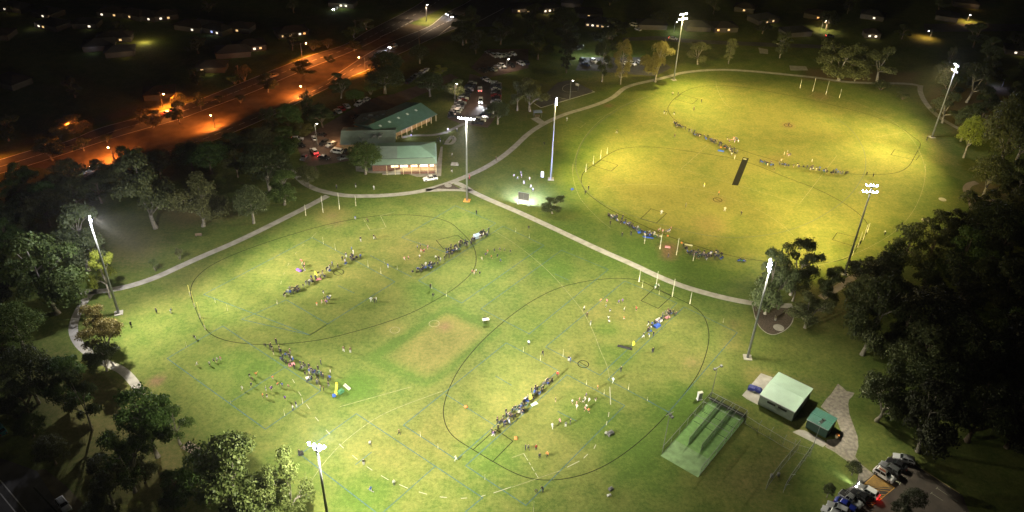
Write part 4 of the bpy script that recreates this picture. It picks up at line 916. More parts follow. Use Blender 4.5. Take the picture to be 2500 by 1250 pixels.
def gable(name, a, b, depth, v, z_eave, z_ridge, wall, roof, label, over=.5, ridge_at=.5, seams=14, hip=0.0):
    """rectangular building, eave from a to b (world xy), depth along v"""
    u = (b - a); u.z = 0; L_ = u.length; yaw = math.atan2(u.y, u.x); u.normalize(); s = 1 if Vector((-u.y, u.x, 0)).dot(v) > 0 else -1
    o = empty(name, (a.x, a.y, 0), yaw, label, 'building')
    if s < 0:
        o.location = (b.x, b.y, 0); o.rotation_euler[2] = yaw + PI
    D = depth; yr = D * ridge_at; ov = over; hp = hip
    mb = MB(); mb.prism([(ov, ov), (L_ - ov, ov), (L_ - ov, D - ov), (ov, D - ov)], 0, z_eave - .05)
    if not hip:
        for x0 in (ov, L_ - ov - .12): mb.frustum([(x0, ov, z_eave - .05), (x0, yr, z_ridge - .2), (x0, D - ov, z_eave - .05)], [(x0 + .12, ov, z_eave - .05), (x0 + .12, yr, z_ridge - .2), (x0 + .12, D - ov, z_eave - .05)])
    mb.build('wall', wall, o)
    rb = MB(); t = .12
    E = [(0, 0, z_eave), (L_, 0, z_eave), (L_, D, z_eave), (0, D, z_eave)]; Rg = [(hp, yr, z_ridge), (L_ - hp, yr, z_ridge)]
    vs = E + Rg; low = [(x, y, z - t) for x, y, z in vs]
    rb.add(vs + low, [(0, 1, 5, 4), (2, 3, 4, 5), (1, 2, 5), (3, 0, 4), (7, 6, 10, 11), (9, 8, 11, 10), (8, 7, 11), (6, 9, 10), (0, 6, 7, 1), (1, 7, 8, 2), (2, 8, 9, 3), (3, 9, 6, 0)])
    if not hip:
        ribbed(rb, E[0], E[1], Rg[1], Rg[0], seams); ribbed(rb, E[3], E[2], Rg[1], Rg[0], seams)
    rf = rb.build('roof', roof, o)
    cb = MB(); cb.frustum([(hp, yr - .18, z_ridge - .01), (L_ - hp, yr - .18, z_ridge - .01), (L_ - hp, yr + .18, z_ridge - .01), (hp, yr + .18, z_ridge - .01)], [(hp, yr - .06, z_ridge + .07), (L_ - hp, yr - .06, z_ridge + .07), (L_ - hp, yr + .06, z_ridge + .07), (hp, yr + .06, z_ridge + .07)])
    cb.build('ridge_cap', roof, rf)
    gb = MB(); gb.box(0, L_, -.14, -.003, z_eave - .2, z_eave - .02); gb.box(0, L_, D + .003, D + .14, z_eave - .2, z_eave - .02); gb.build('gutter', M['steel'], rf)
    return o, L_, D, s
def box_part(o, nm, x0, x1, y0, y1, z0, z1, m): 
    mb = MB(); mb.box(x0, x1, y0, y1, z0, z1); return mb.build(nm, m, o)

# main green shed
SA, SB, SC = [G(*p, 3.3) for p in q('7', (285, 430), (735, 658), (530, 148))]
a_, u_, v_, L_, D_ = frame(SA, SB, SC)
shed, L_, D_, s_ = gable('shed', SA, SB, D_, v_, 3.3, 3.75, M['greywall'], M['greenroof_pale'], 'large pale green steel shed with a low gable roof and two slit windows', .12, .5, 18)
for x0, x1 in ((2.2, 4.3), (5.0, 7.2)):
    w = box_part(shed, 'window', x0, x1, .04, .117, 1.9, 2.55, M['glass_dark']); fb = MB(); fb.box(x0 - .06, x1 + .06, .02, .115, 1.82, 1.895); fb.box(x0 - .06, x1 + .06, .02, .115, 2.555, 2.63); fb.build('frame', M['darksteel'], w)
box_part(shed, 'door', L_ - .117, L_ - .05, 2.5, 5.5, 0, 2.7, M['darkwall'])
SA, SB, SC = [G(*p, 2.7) for p in q('7', (885, 745), (1160, 890), (1010, 600))]
a_, u_, v_, L2_, D2_ = frame(SA, SB, SC)
sh2, L2_, D2_, s_ = gable('shed', SA, SB, D2_, v_, 2.7, 3.1, M['darkwall'], M['greenroof_dark'], 'small dark green shed with a kinked roof next to the large pale shed', .12, .45, 10)
box_part(sh2, 'door', L2_ - .117, L2_ - .05, 1.2, 3.2, 0, 2.2, M['greywall'])
# blue covered trailer and odd box beside the sheds
c = G(*q('7', (225, 385))[0]); o = empty('covered_trailer', c, math.radians(-24), 'dark blue tarpaulin covered trailer on the concrete pad beside the large shed', 'trailer')
mb = MB(); mb.frustum([(-1.8, -.9, .35), (1.7, -.9, .35), (1.7, .9, .35), (-1.8, .9, .35)], [(-1.5, -.6, 1.1), (1.3, -.7, .95), (1.3, .7, 1.0), (-1.5, .6, 1.15)]); mb.frustum([(-.3, -.75, .98), (.5, -.75, .95), (.5, .75, .95), (-.3, .75, .98)], [(-.1, -.5, 1.3), (.3, -.5, 1.25), (.3, .5, 1.25), (-.1, .5, 1.3)]); mb.build('cover', mat('blue_tarpaulin', (.012, .02, .16), .45, .3, 2), o)
for yy in (-.85, .85): mb = MB(); mb.tube((0, yy - .1, .32), (0, yy + .1, .32), .32, .32, 12); mb.build('wheel', M['darksteel'], o)
c = G(*q('7', (1265, 985))[0]); o = empty('wheeled_bin', c, .5, 'pale wheeled bin in the shadow of the small dark shed', 'bin')
mb = MB(); mb.frustum([(-.25, -.28, .05), (.25, -.28, .05), (.25, .28, .05), (-.25, .28, .05)], [(-.33, -.38, 1.0), (.33, -.38, 1.0), (.33, .38, 1.0), (-.33, .38, 1.0)]); mb.build('body', M['cream'], o)
mb = MB(); mb.box(-.36, .36, -.4, .42, 1.0, 1.07); mb.build('lid', mat('orange_lid', (.6, .2, .04), .5, .1, 2), o)
# white switch cabinet
c = G(*q('K', (1360, 430))[0]); o = empty('switch_cabinet', c, .3, 'white upright cabinet on the grass behind the cricket nets', 'cabinet')
mb = MB(); mb.box(-.55, .55, -.35, .35, .15, 2.3); mb.box(-.65, .65, -.45, .45, 0, .15); mb.build('body', mat('cabinet_paint', (.62, .62, .66), .5, .08, 1), o)
mb = MB(); mb.frustum([(-.62, -.42, 2.3), (.62, -.42, 2.3), (.62, .42, 2.3), (-.62, .42, 2.3)], [(-.5, -.3, 2.42), (.5, -.3, 2.42), (.5, .3, 2.42), (-.5, .3, 2.42)]); mb.build('roof', M['postwhite'], o)
box_part(o, 'door', -.48, .48, -.375, -.353, .25, 2.15, M['steel'])
c = G(*q('C', (218, 1250 + 20))[0][:2]); c = G(1324, 432)
o = empty('storage_board', c, -.3, 'tall pale panel standing beside the blue tinted floodlight pole', 'panel')
mb = MB(); mb.frustum([(-.5, -.22, 0), (.5, -.22, 0), (.5, .22, 0), (-.5, .22, 0)], [(-.5, -.12, 2.1), (.5, -.12, 2.1), (.5, .12, 2.1), (-.5, .12, 2.1)]); mb.build('panel', mat('panel_blue_white', (.55, .58, .8), .5, .08, 1), o)
mb = MB(); mb.frustum([(-.5, -.12, 2.1), (.5, -.12, 2.1), (.5, .12, 2.1), (-.5, .12, 2.1)], [(-.35, -.08, 2.35), (.35, -.08, 2.35), (.35, .08, 2.35), (-.35, .08, 2.35)]); mb.build('cap', M['postwhite'], o)

# cricket nets
NA, NB, NC, ND = [G(*p) for p in q('8', (145, 950), (545, 1175), (1055, 560), (690, 320))]
u = (NB - NA); WN = (u.length + (NC - ND).length) / 2; LN = ((ND - NA).length + (NC - NB).length) / 2
back = ((ND - NA) + (NC - NB)); yaw = math.atan2(back.y, back.x)
nets = empty('cricket_nets', NA, yaw, 'three lane cricket nets of steel and mesh over green synthetic turf', 'cricket nets')
mb = MB(); mb.box(0, LN, -WN, 0, 0, .03); mb.build('base', M['turf'], nets)
mb = MB(); mb.box(.0, LN * .27, -WN, 0, .031, .036); mb.build('worn_apron', M['turfpale'], nets)
mb = MB()
for k in range(3):
    y0 = -WN * (k + .12) / 3; y1 = -WN * (k + .88) / 3
    for x in (LN * .62, LN * .8): mb.box(x, x + .14, y1, y0, .031, .038)
mb.build('crease_marks', M['lineblack'], nets)
HN = 2.7; XR = LN * .60
def netting(o, nm, quad, n, m):
    """a mesh net: crossing cords over a four-sided panel"""
    A, B, C, D = map(Vector, quad); mb = MB(); nu = max(2, int((B - A).length / n)); nv = max(2, int((D - A).length / n))
    for i in range(nu + 1):
        t = i / nu; mb.tube(A.lerp(B, t), D.lerp(C, t), .016, .016, 3)
    for j in range(nv + 1):
        t = j / nv; mb.tube(A.lerp(D, t), B.lerp(C, t), .013, .013, 3)
    return mb.build(nm, m, o)
for k in range(4):
    y = -WN * k / 3; x0 = LN * .03 if k in (0, 3) else LN * .30
    netting(nets, 'side_net', [(x0, y, .05), (LN, y, .05), (LN, y, HN), (x0, y, HN if k in (0, 3) else HN * .85)], .16 if k in (1, 2) else .42, M['divider'] if k in (1, 2) else M['mesh'])
    fr = MB(); xs_ = np.linspace(x0, LN, 7 if k in (0, 3) else 6)
    for x in xs_: fr.tube((x, y, 0), (x, y, HN), .045, .045, 6)
    fr.tube((x0, y, HN), (LN, y, HN), .05, .05, 6); fr.tube((x0, y, .12), (LN, y, .12), .03, .03, 6); fr.build('fence_frame', M['steel'] if k in (0, 3) else M['nettop'], nets)
netting(nets, 'back_net', [(LN, 0, .05), (LN, -WN, .05), (LN, -WN, HN), (LN, 0, HN)], .16, M['mesh'])
netting(nets, 'roof_net', [(XR, 0, HN), (LN, 0, HN), (LN, -WN, HN), (XR, -WN, HN)], .5, M['mesh'])
fr = MB()
for k in range(6): y = -WN * k / 5; fr.tube((LN * .82 if k not in (0, 5) else XR, y, HN + .08), (LN, y, HN + .08), .05, .05, 6)
for x in (XR, LN * .82, LN * .91, LN): fr.tube((x, 0, HN + .06), (x, -WN, HN + .06), .05, .05, 6)
fr.build('roof_frame', M['steel'], nets)
mb = MB(); mb.box(LN - .05, LN - .02, -WN, 0, .05, 1.3); mb.build('back_board', M['mesh'], nets)

# chain fence and bare second net frame right of the nets
def chain_fence(pts, h, label, gap=3.0, posts=True, crank=0.0, name='chain_fence'):
    P = [G(*p) for p in pts]; o = empty(name, P[0], 0, label, 'fence'); rel = [p - P[0] for p in P]
    mb = MB(); up = Vector((0, 0, h))
    for a, b in zip(rel[:-1], rel[1:]):
        mb.tube(a + up, b + up, .045, .045, 6); lb = MB(); lb.tube(a + up * .08, b + up * .08, .03, .03, 6); lb.build('rail', M['steel'], o)
    mb.build('rail', M['steel'], o)
    pm = None
    for a, b in zip(rel[:-1], rel[1:]):
        n = max(1, round((b - a).length / gap)); d = (b - a).normalized(); nn = Vector((-d.y, d.x, 0))
        for k in range(n + 1):
            p = a.lerp(b, k / n); mb = MB(); mb.tube((0, 0, 0), up, .05, .05, 6)
            if crank: mb.tube(up, up + Vector((nn.x * crank, nn.y * crank, abs(crank) * .7)), .045, .04, 6)
            ob = mb.build('post', M['nettop'], o); ob.location = p
    for a, b in zip(rel[:-1], rel[1:]):
        netting(o, 'wire_mesh', [a + Vector((0, 0, .1)), b + Vector((0, 0, .1)), b + up, a + up], .42, M['mesh'])
    return o
chain_fence(q('8', (1062, 600), (1200, 690), (1330, 762), (1470, 850), (1580, 905), (1770, 960)), 2.6, 'low steel mesh fence with cranked posts running from the nets past the sheds', 3.2, True, .9)
chain_fence(q('8', (1780, 905), (1650, 1090), (1540, 1240), (1480, 1350)), 2.6, 'steel mesh fence with dark posts running down towards the parked cars', 4.0, True, .9)
chain_fence(q('8', (1640, 880), (1430, 1130), (1290, 1320)), 3.2, 'open steel rail frame of an empty practice lane right of the nets', 5.0)
c0 = G(*q('8', (1350, 1180))[0])
for k, px in enumerate(((1352, 1180), (1428, 1165))):
    c = G(*q('8', px)[0]); o = empty('bin', c, .4, ['dark bin on the dark lawn inside the empty practice lane, left one', 'dark bin on the dark lawn inside the empty practice lane, right one'][k], 'bin')
    mb = MB(); mb.tube((0, 0, 0), (0, 0, .8), .3, .36, 12); mb.build('body', M['darksteel'], o); mb = MB(); mb.tube((0, 0, .8), (0, 0, .9), .38, .3, 12); mb.build('lid', M['housing'], o)

# clubhouse ----------------------------------------------------------------
ca, cb_, cr = G(*q('6', (1120, 868))[0], 4.2), G(*q('6', (1935, 850))[0], 4.2), G(*q('6', (1500, 632))[0], 7.0)
A0, cu, cv, CL, RD_ = frame(ca, cb_, cr)
club = empty('clubhouse', (A0.x, A0.y, 0), math.atan2(cu.y, cu.x), 'clubhouse front with a pale green roof and a lit verandah facing the field', 'building')
DB = RD_ * 1.75; VE = 3.2
mb = MB(); mb.prism([(.4, VE), (CL - .8, VE), (CL - .8, DB - .5), (.4, DB - .5)], 0, 4.3); mb.build('wall', M['brick'], club)
def hip_roof(o, nm, L_, D, yr, ze, zr, hipR, hipL, m, y0=0.0, t=.14, seams=22, x0=0.0):
    vs = [(x0, y0, ze), (L_, y0, ze), (L_, D, ze), (x0, D, ze), (x0 + hipL, yr, zr), (L_ - hipR, yr, zr)]; low = [(x, y, z - t) for x, y, z in vs]
    rb = MB(); rb.add(vs + low, [(0, 1, 5, 4), (2, 3, 4, 5), (1, 2, 5), (3, 0, 4), (7, 6, 10, 11), (9, 8, 11, 10), (8, 7, 11), (6, 9, 10), (0, 6, 7, 1), (1, 7, 8, 2), (2, 8, 9, 3), (3, 9, 6, 0)])
    ribbed(rb, (x0 + .1, y0, ze), (L_ - hipR, y0, ze), (L_ - hipR, yr, zr), (x0 + max(.1, hipL), yr, zr), seams)
    return rb.build(nm, m, o)
yst = RD_ * .38
rf = hip_roof(club, 'roof', CL - .35, DB, RD_, 5.05, 7.0, RD_ * .62, 0, M['greenroof'], yst - .2)
xg = CL * .40
mb = MB()
def zroof(y): return 5.05 + (7.0 - 5.05) * (y - (yst - .2)) / (RD_ - yst + .2)
mb.frustum([(.05, yst - .19, zroof(yst - .19) + .05), (xg, yst - .19, zroof(yst - .19) + .05), (xg, RD_, 7.05), (.05, RD_, 7.05)], [(.05, yst - .19, zroof(yst - .19) + .09), (xg, yst - .19, zroof(yst - .19) + .09), (xg, RD_, 7.09), (.05, RD_, 7.09)]); mb.build('grey_panel', M['greyroof'], rf)
mb = MB(); mb.frustum([(0, 0, 4.2), (CL, 0, 4.2), (CL - .9, yst, 4.85), (0, yst, 4.85)], [(0, 0, 4.3), (CL, 0, 4.3), (CL - .9, yst, 4.95), (0, yst, 4.95)]); ribbed(mb, (0, 0, 4.3), (CL, 0, 4.3), (CL - .9, yst, 4.95), (0, yst, 4.95), 24); vr = mb.build('verandah_roof', M['greenroof_pale'], club)
mb = MB(); mb.frustum([(CL, 0, 4.2), (CL, DB, 4.2), (CL - .9, DB - .9, 4.9), (CL - .9, yst, 4.9)], [(CL, 0, 4.3), (CL, DB, 4.3), (CL - .9, DB - .9, 5.0), (CL - .9, yst, 5.0)]); mb.build('side_verandah_roof', M['greenroof'], club)
mb = MB(); mb.box(0, CL, -.15, -.003, 4.08, 4.28); mb.box(.02, CL - 1.5, yst - .36, yst - .21, 4.97, 5.12); mb.build('gutter', M['darksteel'], club)
DK = 1.35; xd = CL * .44
mb = MB(); mb.box(xd, CL - .25, .2, VE - .003, DK - .25, DK); mb.build('deck', M['deck'], club)
mb = MB(); mb.box(xd + .1, CL - .9, .6, VE - .01, 0, DK - .253); mb.build('deck_wall', M['brick'], club)
for k in range(7):
    x = CL * .24 + (CL * .755 - .3) * k / 6; mb = MB(); mb.box(x - .09, x + .09, .12, .30, .0, 4.15); mb.build('verandah_post', M['cream'], club)
mb = MB()
for z in (DK + .5, DK + 1.0): mb.box(xd, CL - .3, .33, .38, z - .04, z + .04)
for k in range(30): x = xd + (CL - .3 - xd) * k / 29; mb.box(x - .02, x + .02, .34, .37, DK, DK + 1.0)
mb.build('railing', M['cream'], club)
mb = MB(); mb.frustum([(xd - 6.5, .5, 0), (xd, .5, 0), (xd, 1.9, 0), (xd - 6.5, 1.9, 0)], [(xd - 6.5, .5, .06), (xd, .5, DK - .02), (xd, 1.9, DK - .02), (xd - 6.5, 1.9, .06)]); mb.build('ramp', M['concrete'], club)
for x0, x1, mm in ((.30, .41, 'litwarm'), (.44, .55, 'litwhite'), (.60, .70, 'litwarm'), (.74, .86, 'litwhite'), (.89, .955, 'litwarm')):
    w = box_part(club, 'window', CL * x0, CL * x1, VE - .08, VE - .003, DK + .15, DK + 2.35, M[mm]); fb = MB(); fb.box(CL * x0 - .08, CL * x1 + .08, VE - .1, VE - .004, DK + 2.353, DK + 2.45); fb.box(CL * (x0 + x1) / 2 - .05, CL * (x0 + x1) / 2 + .05, VE - .12, VE - .083, DK + .15, DK + 2.35); fb.build('frame', M['darksteel'], w)
mw = club.matrix_basis
for t in (.5, .64, .8, .93): point('verandah_light', mw @ Vector((CL * t, 1.8, 3.9)), 380, (1, .74, .42), .2)
wing_label = 'long clubhouse wing with a dark green roof, five skylights and a row of white posts'
wa, wb, wr = G(*q('6', (1372, 497))[0], 3.1), G(*q('6', (1936, 242))[0], 3.1), G(*q('6', (1700, 122))[0], 5.4)
wa0, wu, wv, WL0, WD = frame(wb, wa, wr)
ext = wb + wu * (WL0 * 1.12)
M['greenroof_wing'] = mat('green_roof_wing', (.12, .23, .185), .5, .1, .6)
wing, WL, WDp, s_ = gable('clubhouse_wing', wb, ext, WD * 2, wv, 3.1, 5.4, M['tanwall'], M['greenroof_wing'], wing_label, 2.0, .5, 30)
flip = (Vector((math.cos(wing.rotation_euler[2]), math.sin(wing.rotation_euler[2]), 0)).dot(wu) > 0)
for k in range(10):
    t = (WL0 * 1.0) * (k + .15) / 9.3; x = t if flip else WL - t; y = .25 if True else 0
    mb = MB(); mb.box(x - .1, x + .1, .2, .4, 0, 3.0); mb.build('verandah_post', M['cream'], wing)
for k in range(5):
    t = WL0 * (.22 + .19 * k); x = t if flip else WL - t; y = WD * .70; z = 3.1 + (5.4 - 3.1) * .70
    mb = MB(); sl = (5.4 - 3.1) / WD; mb.add([(x - .45, y - .5, z - .5 * sl + .05), (x + .45, y - .5, z - .5 * sl + .05), (x + .45, y + .5, z + .5 * sl + .05), (x - .45, y + .5, z + .5 * sl + .05), (x - .45, y - .5, z - .5 * sl + .16), (x + .45, y - .5, z - .5 * sl + .16), (x + .45, y + .5, z + .5 * sl + .16), (x - .45, y + .5, z + .5 * sl + .16)], [(0, 3, 2, 1), (4, 5, 6, 7), (0, 1, 5, 4), (1, 2, 6, 5), (2, 3, 7, 6), (3, 0, 4, 7)]); mb.build('skylight', M['skylight'], wing)
pl = G(*q('6', (1400, 500))[0]); point('doorway_light', Vector((pl.x - 1.2, pl.y + .2, 2.6)), 900, (1, .62, .25), .2)
# middle block
ma, mb2, mc = G(*q('6', (745, 612))[0], 3.4), G(*q('6', (1425, 602))[0], 3.4), G(*q('6', (760, 405))[0], 3.4)
m0, mu, mv, ML, MD = frame(ma, mb2, mc)
midb, ML, MD, s_ = gable('clubhouse_hall', ma, mb2, MD, mv, 3.4, 5.0, M['tanwall'], M['greyroof'], 'middle clubhouse block with a grey green vented roof and lit tan end wall', .5, .55, 26)
r9 = random.Random(4)
for k in range(9):
    x = ML * r9.uniform(.32, .8); y = MD * r9.uniform(.12, .45); z = 3.4 + (5.0 - 3.4) * y / (MD * .55)
    mb = MB(); mb.tube((x, y, z - .1), (x, y, z + .55), .14, .14, 8); mb.tube((x, y, z + .55), (x, y, z + .75), .26, .2, 8); mb.build('roof_vent', M['steel'], midb)
for k in range(2):
    x = ML * (.62 + .1 * k); y = MD * .3; z = 3.4 + 1.6 * .3 / .55; mb = MB(); mb.box(x - .6, x + .6, y - .5, y + .5, z - .2, z + .7); mb.build('air_conditioner', M['steel'], midb)
wl = midb.matrix_basis @ Vector((-2.5, MD * .5, 3.6)); point('wall_lamp', wl, 1100, (1, .60, .26), .2)
# flat service block
FPX = q('6', (1010, 240), (1290, 195), (1395, 240), (1040, 400), (920, 330)); FP = [G(*p, 3.6) for p in FPX]; fc = sum(FP, Vector()) / 5
flat = empty('service_block', (fc.x, fc.y, 0), 0, 'flat roofed grey service block with sunken plant wells behind the clubhouse', 'building')
ring_ = ccw([(p.x - fc.x, p.y - fc.y) for p in FP])
mb = MB(); mb.prism(ring_, 0, 3.45); mb.build('wall', M['tanwall'], flat)
mb = MB(); mb.prism([(x * 1.02, y * 1.02) for x, y in ring_], 3.453, 3.6); mb.build('roof', mat('flat_roof', (.20, .20, .18), .8, .2, .8), flat)
for (x, y), m_ in zip(((-2.2, -1.5), (2.2, .8), (4.8, 2.2), (-.5, 1.6)), ('darksteel', 'darksteel', 'steel', 'steel')):
    mb = MB(); mb.box(x - 1.0, x + 1.0, y - .6, y + .6, 3.603, 4.0); mb.box(x - .7, x + .7, y - .35, y + .35, 4.003, 4.25); mb.build('plant_unit', M[m_], flat)
# path lights
for px, lab in (((1004, 336), 'small bright bollard light on the oval lawn behind the clubhouse'), ((1093, 322), 'small bright bollard light on the curving path behind the clubhouse')):
    c = G(*px); o = empty('bollard_light', c, 0, lab, 'lamp'); mb = MB(); mb.tube((0, 0, 0), (0, 0, 1.0), .09, .08, 8); mb.build('post', M['darksteel'], o)
    mb = MB(); mb.tube((0, 0, 1.0), (0, 0, 1.35), .16, .12, 10); mb.build('lens', M['lens_violet'], o); point('bollard_glow', c + Vector((0, 0, 1.7)), 250, (.75, .8, 1), .1)
# picnic shelter
c = G(1312, 285); sh = empty('picnic_shelter', c, .15, 'small open picnic shelter with a grey blue roof beside the footpath', 'shelter')
mb = MB(); mb.frustum([(-1.9, -1.5, 2.4), (1.9, -1.5, 2.4), (1.9, 1.5, 2.4), (-1.9, 1.5, 2.4)], [(-1.2, -.15, 3.0), (1.2, -.15, 3.0), (1.2, .15, 3.0), (-1.2, .15, 3.0)]); mb.build('roof', mat('shelter_roof', (.14, .17, .2), .5, .1, 1), sh)
for x in (-1.6, 1.6):
    for y in (-1.2, 1.2): mb = MB(); mb.box(x - .06, x + .06, y - .06, y + .06, 0, 2.4); mb.build('post', M['darksteel'], sh)
mb = MB(); mb.box(-.9, .9, -.4, .4, .7, .76); mb.box(-.8, -.7, -.3, .3, 0, .7); mb.box(.7, .8, -.3, .3, 0, .7)
for y in (-.8, .65): mb.box(-.9, .9, y, y + .25, .42, .47); mb.box(-.75, -.68, y + .05, y + .2, 0, .42); mb.box(.68, .75, y + .05, y + .2, 0, .42)
tb = mb.build('picnic_table', M['deck']); tb.location = c; tb.rotation_euler[2] = .15; tag(tb, 'picnic table with two benches under the small open shelter', 'table')
# scoreboard with its lit screen facing the yellow field
sa, sb = G(1264.5, 498), G(1291, 502.5); d = sb - sa; sw = d.length; yaw = math.atan2(d.y, d.x)
o = empty('scoreboard', sa, yaw, 'scoreboard on two legs with a black back and a white panel below it', 'scoreboard')
ztop = up_to(sa, 468.5)
mb = MB()
for x in (0, sw): mb.box(x - .06, x + .06, -.06, .06, 0, ztop - .08); mb.box(x - .3, x + .3, -.3, .3, 0, .06)
mb.build('leg', M['postwhite'], o)
mb = MB(); mb.box(.1, sw - .1, -.12, .12, ztop * .43, ztop - .08); mb.build('board', M['housing'], o)
mb = MB(); mb.box(.1, sw - .1, -.06, .06, ztop * .17, ztop * .42); mb.build('lower_panel', mat('panel_white', (.7, .68, .78), .5, .06, 1), o)
mb = MB(); mb.box(0, sw, -.14, .14, ztop - .077, ztop + .06); mb.box(sw / 2 - .03, sw / 2 + .03, -.15, -.123, ztop * .45, ztop - .1); mb.build('frame', M['steel'], o)
M['screen'] = mat('lit_screen', (.1, .1, .1), .3, 0, emit=(.46, .50, 1.0), est=1000)
mb = MB(); mb.box(.3, sw - .3, .123, .15, ztop * .47, ztop - .2); mb.build('screen', M['screen'], o)
# basketball backboard
for (px, py, ang, lab) in ((1411, 222, -.6, 'basketball hoop with a white backboard on the dark court'),):
    c = G(px, py); o = empty('basketball_hoop', c, ang, lab, 'basketball hoop'); mb = MB(); mb.path([(0, 0, 0), (0, 0, 2.6), (0, -.4, 3.1), (0, -1.0, 3.2)], .07, 8); mb.build('pole', M['steel'], o)
    mb = MB(); mb.box(-.9, .9, -1.06, -1.0, 2.75, 3.85); mb.build('backboard', M['postwhite'], o); mb = MB()
    for k in range(14): a = 2 * PI * k / 14; b = 2 * PI * (k + 1) / 14; mb.tube((.23 * math.cos(a), -1.35 + .23 * math.sin(a), 3.05), (.23 * math.cos(b), -1.35 + .23 * math.sin(b), 3.05), .02)
    mb.build('rim', mat('hoop_orange', (.6, .15, .03), .5, 0), o)
# bench, box seat
c = G(1110, 402); o = empty('table_setting', c, 0, 'pale concrete picnic setting on the grass beside the clubhouse end', 'table'); mb = MB(); mb.box(-1.5, 1.5, -.7, .7, .0, .1); mb.box(-1.2, 1.2, -.35, .35, .7, .8); mb.box(-.9, -.6, -.2, .2, .1, .7); mb.box(.6, .9, -.2, .2, .1, .7); mb.build('table_top', M['concrete'], o)
for y in (.75, -1.0): mb = MB(); mb.box(-1.2, 1.2, y, y + .25, .1, .5); mb.build('bench', M['concrete'], o)
def bench(px, py, yaw, label, m='deck'):
    c = G(px, py); o = empty('bench', c, yaw, label, 'bench'); mb = MB(); mb.box(-1.0, 1.0, -.25, .25, .42, .48); mb.build('seat', M[m], o); mb = MB(); mb.box(-1.0, 1.0, .26, .32, .5, .95); mb.build('backrest', M[m], o)
    for x in (-.75, .75): mb = MB(); mb.box(x - .06, x + .06, -.2, .28, 0, .417); mb.build('leg', M['darksteel'], o)
bench(1893, 780, 1.2, 'pale bench standing in the rounded mulch bed', 'concrete'); bench(485, 577, .2, 'small timber bench on bare soil below the bare limbed gum tree')
# power poles
def power_pole(base, ty, label, arm=True):
    b = G(*base); h = up_to(b, ty); o = empty('power_pole', b, rng.uniform(0, 3), label, 'power pole'); mb = MB(); mb.tube((0, 0, 0), (0, 0, h), .2, .13, 8); mb.build('pole', M['timber'], o)
    if arm: 
        mb = MB(); mb.box(-1.2, 1.2, -.07, .07, h - .9, h - .75)
        for x in (-1, -.4, .4, 1): mb.tube((x, 0, h - .75), (x, 0, h - .5), .05)
        mb.build('crossarm', M['timber'], o)
for a in ((q('B', (1188, 340))[0], 74, 'dark power pole on the near verge of the main road'), (q('B', (722, 200))[0], 48, 'power pole among shrubs at the far kerb near the top'), (q('A', (1745, 600))[0], 159, 'pale power pole beside the yellowish shrub'), (q('A', (835, 1165))[0], 372, 'short leaning pole beside the nearest verge lamp')): power_pole(*a)

# suburban houses across the top
M['housewall'] = mat('house_wall', (.07, .06, .05), .8, .15, 1)
RC = {'tile': mat('tile_roof', (.022, .015, .012), .8, .25, 1), 'grey': mat('grey_roof', (.018, .018, .019), .7, .2, 1), 'pale': mat('pale_roof', (.06, .061, .065), .5, .1, 1)}
r7 = random.Random(31)
def house(px, py, label, roof='grey', wins=(), lamp=None, size=None, group=None, yaw=None):
    c = G(px, py); w, d_ = size or (r7.uniform(11, 16), r7.uniform(8, 11)); yaw = r7.uniform(-.5, .5) if yaw is None else yaw
    o = empty('house', c, yaw, label, 'house', group); hw, hd = w / 2, d_ / 2
    mb = MB(); mb.prism([(-hw, -hd), (hw, -hd), (hw, hd), (-hw, hd)], 0, 2.7); mb.build('wall', M['housewall'], o)
    e = .6; z = 2.7; rb = MB(); E = [(-hw - e, -hd - e, z), (hw + e, -hd - e, z), (hw + e, hd + e, z), (-hw - e, hd + e, z)]; rg = [(-hw + hd, 0, z + 2.0), (hw - hd, 0, z + 2.0)]
    rb.add(E + rg, [(0, 1, 5, 4), (2, 3, 4, 5), (1, 2, 5), (3, 0, 4), (3, 2, 1, 0)]); rb.build('roof', RC[roof], o)
    for fx, ww, hh, mt, es in wins:
        x = fx * w; wo = MB(); wo.box(x - ww / 2, x + ww / 2, -hd - .06, -hd - .003, .9, .9 + hh); wo.build('window', M[mt], o)
    if lamp: point('porch_light', o.matrix_basis @ Vector((lamp[2] * w, -hd - 2.0, 2.6)), lamp[0] * (.3 if lamp[0] > 5000 else .07), lamp[1], .2)
    return o
WARMC, WHITEC, ORC, BLC = (1, .7, .38), (1, .92, .8), (1, .5, .2), (.5, .6, 1)
for nm, c_, s_ in (('win_warm', (1, .62, .26), 1.1), ('win_white', (1, .88, .68), 1.6), ('win_orange', (1, .42, .12), 1.4), ('win_blue', (.35, .45, 1), 1.4)): M[nm] = mat(nm, (.8, .7, .5), .4, 0, emit=c_, est=s_)
def W(*a): return [(x, 1.15, .9, m, 1) for x, m in a]
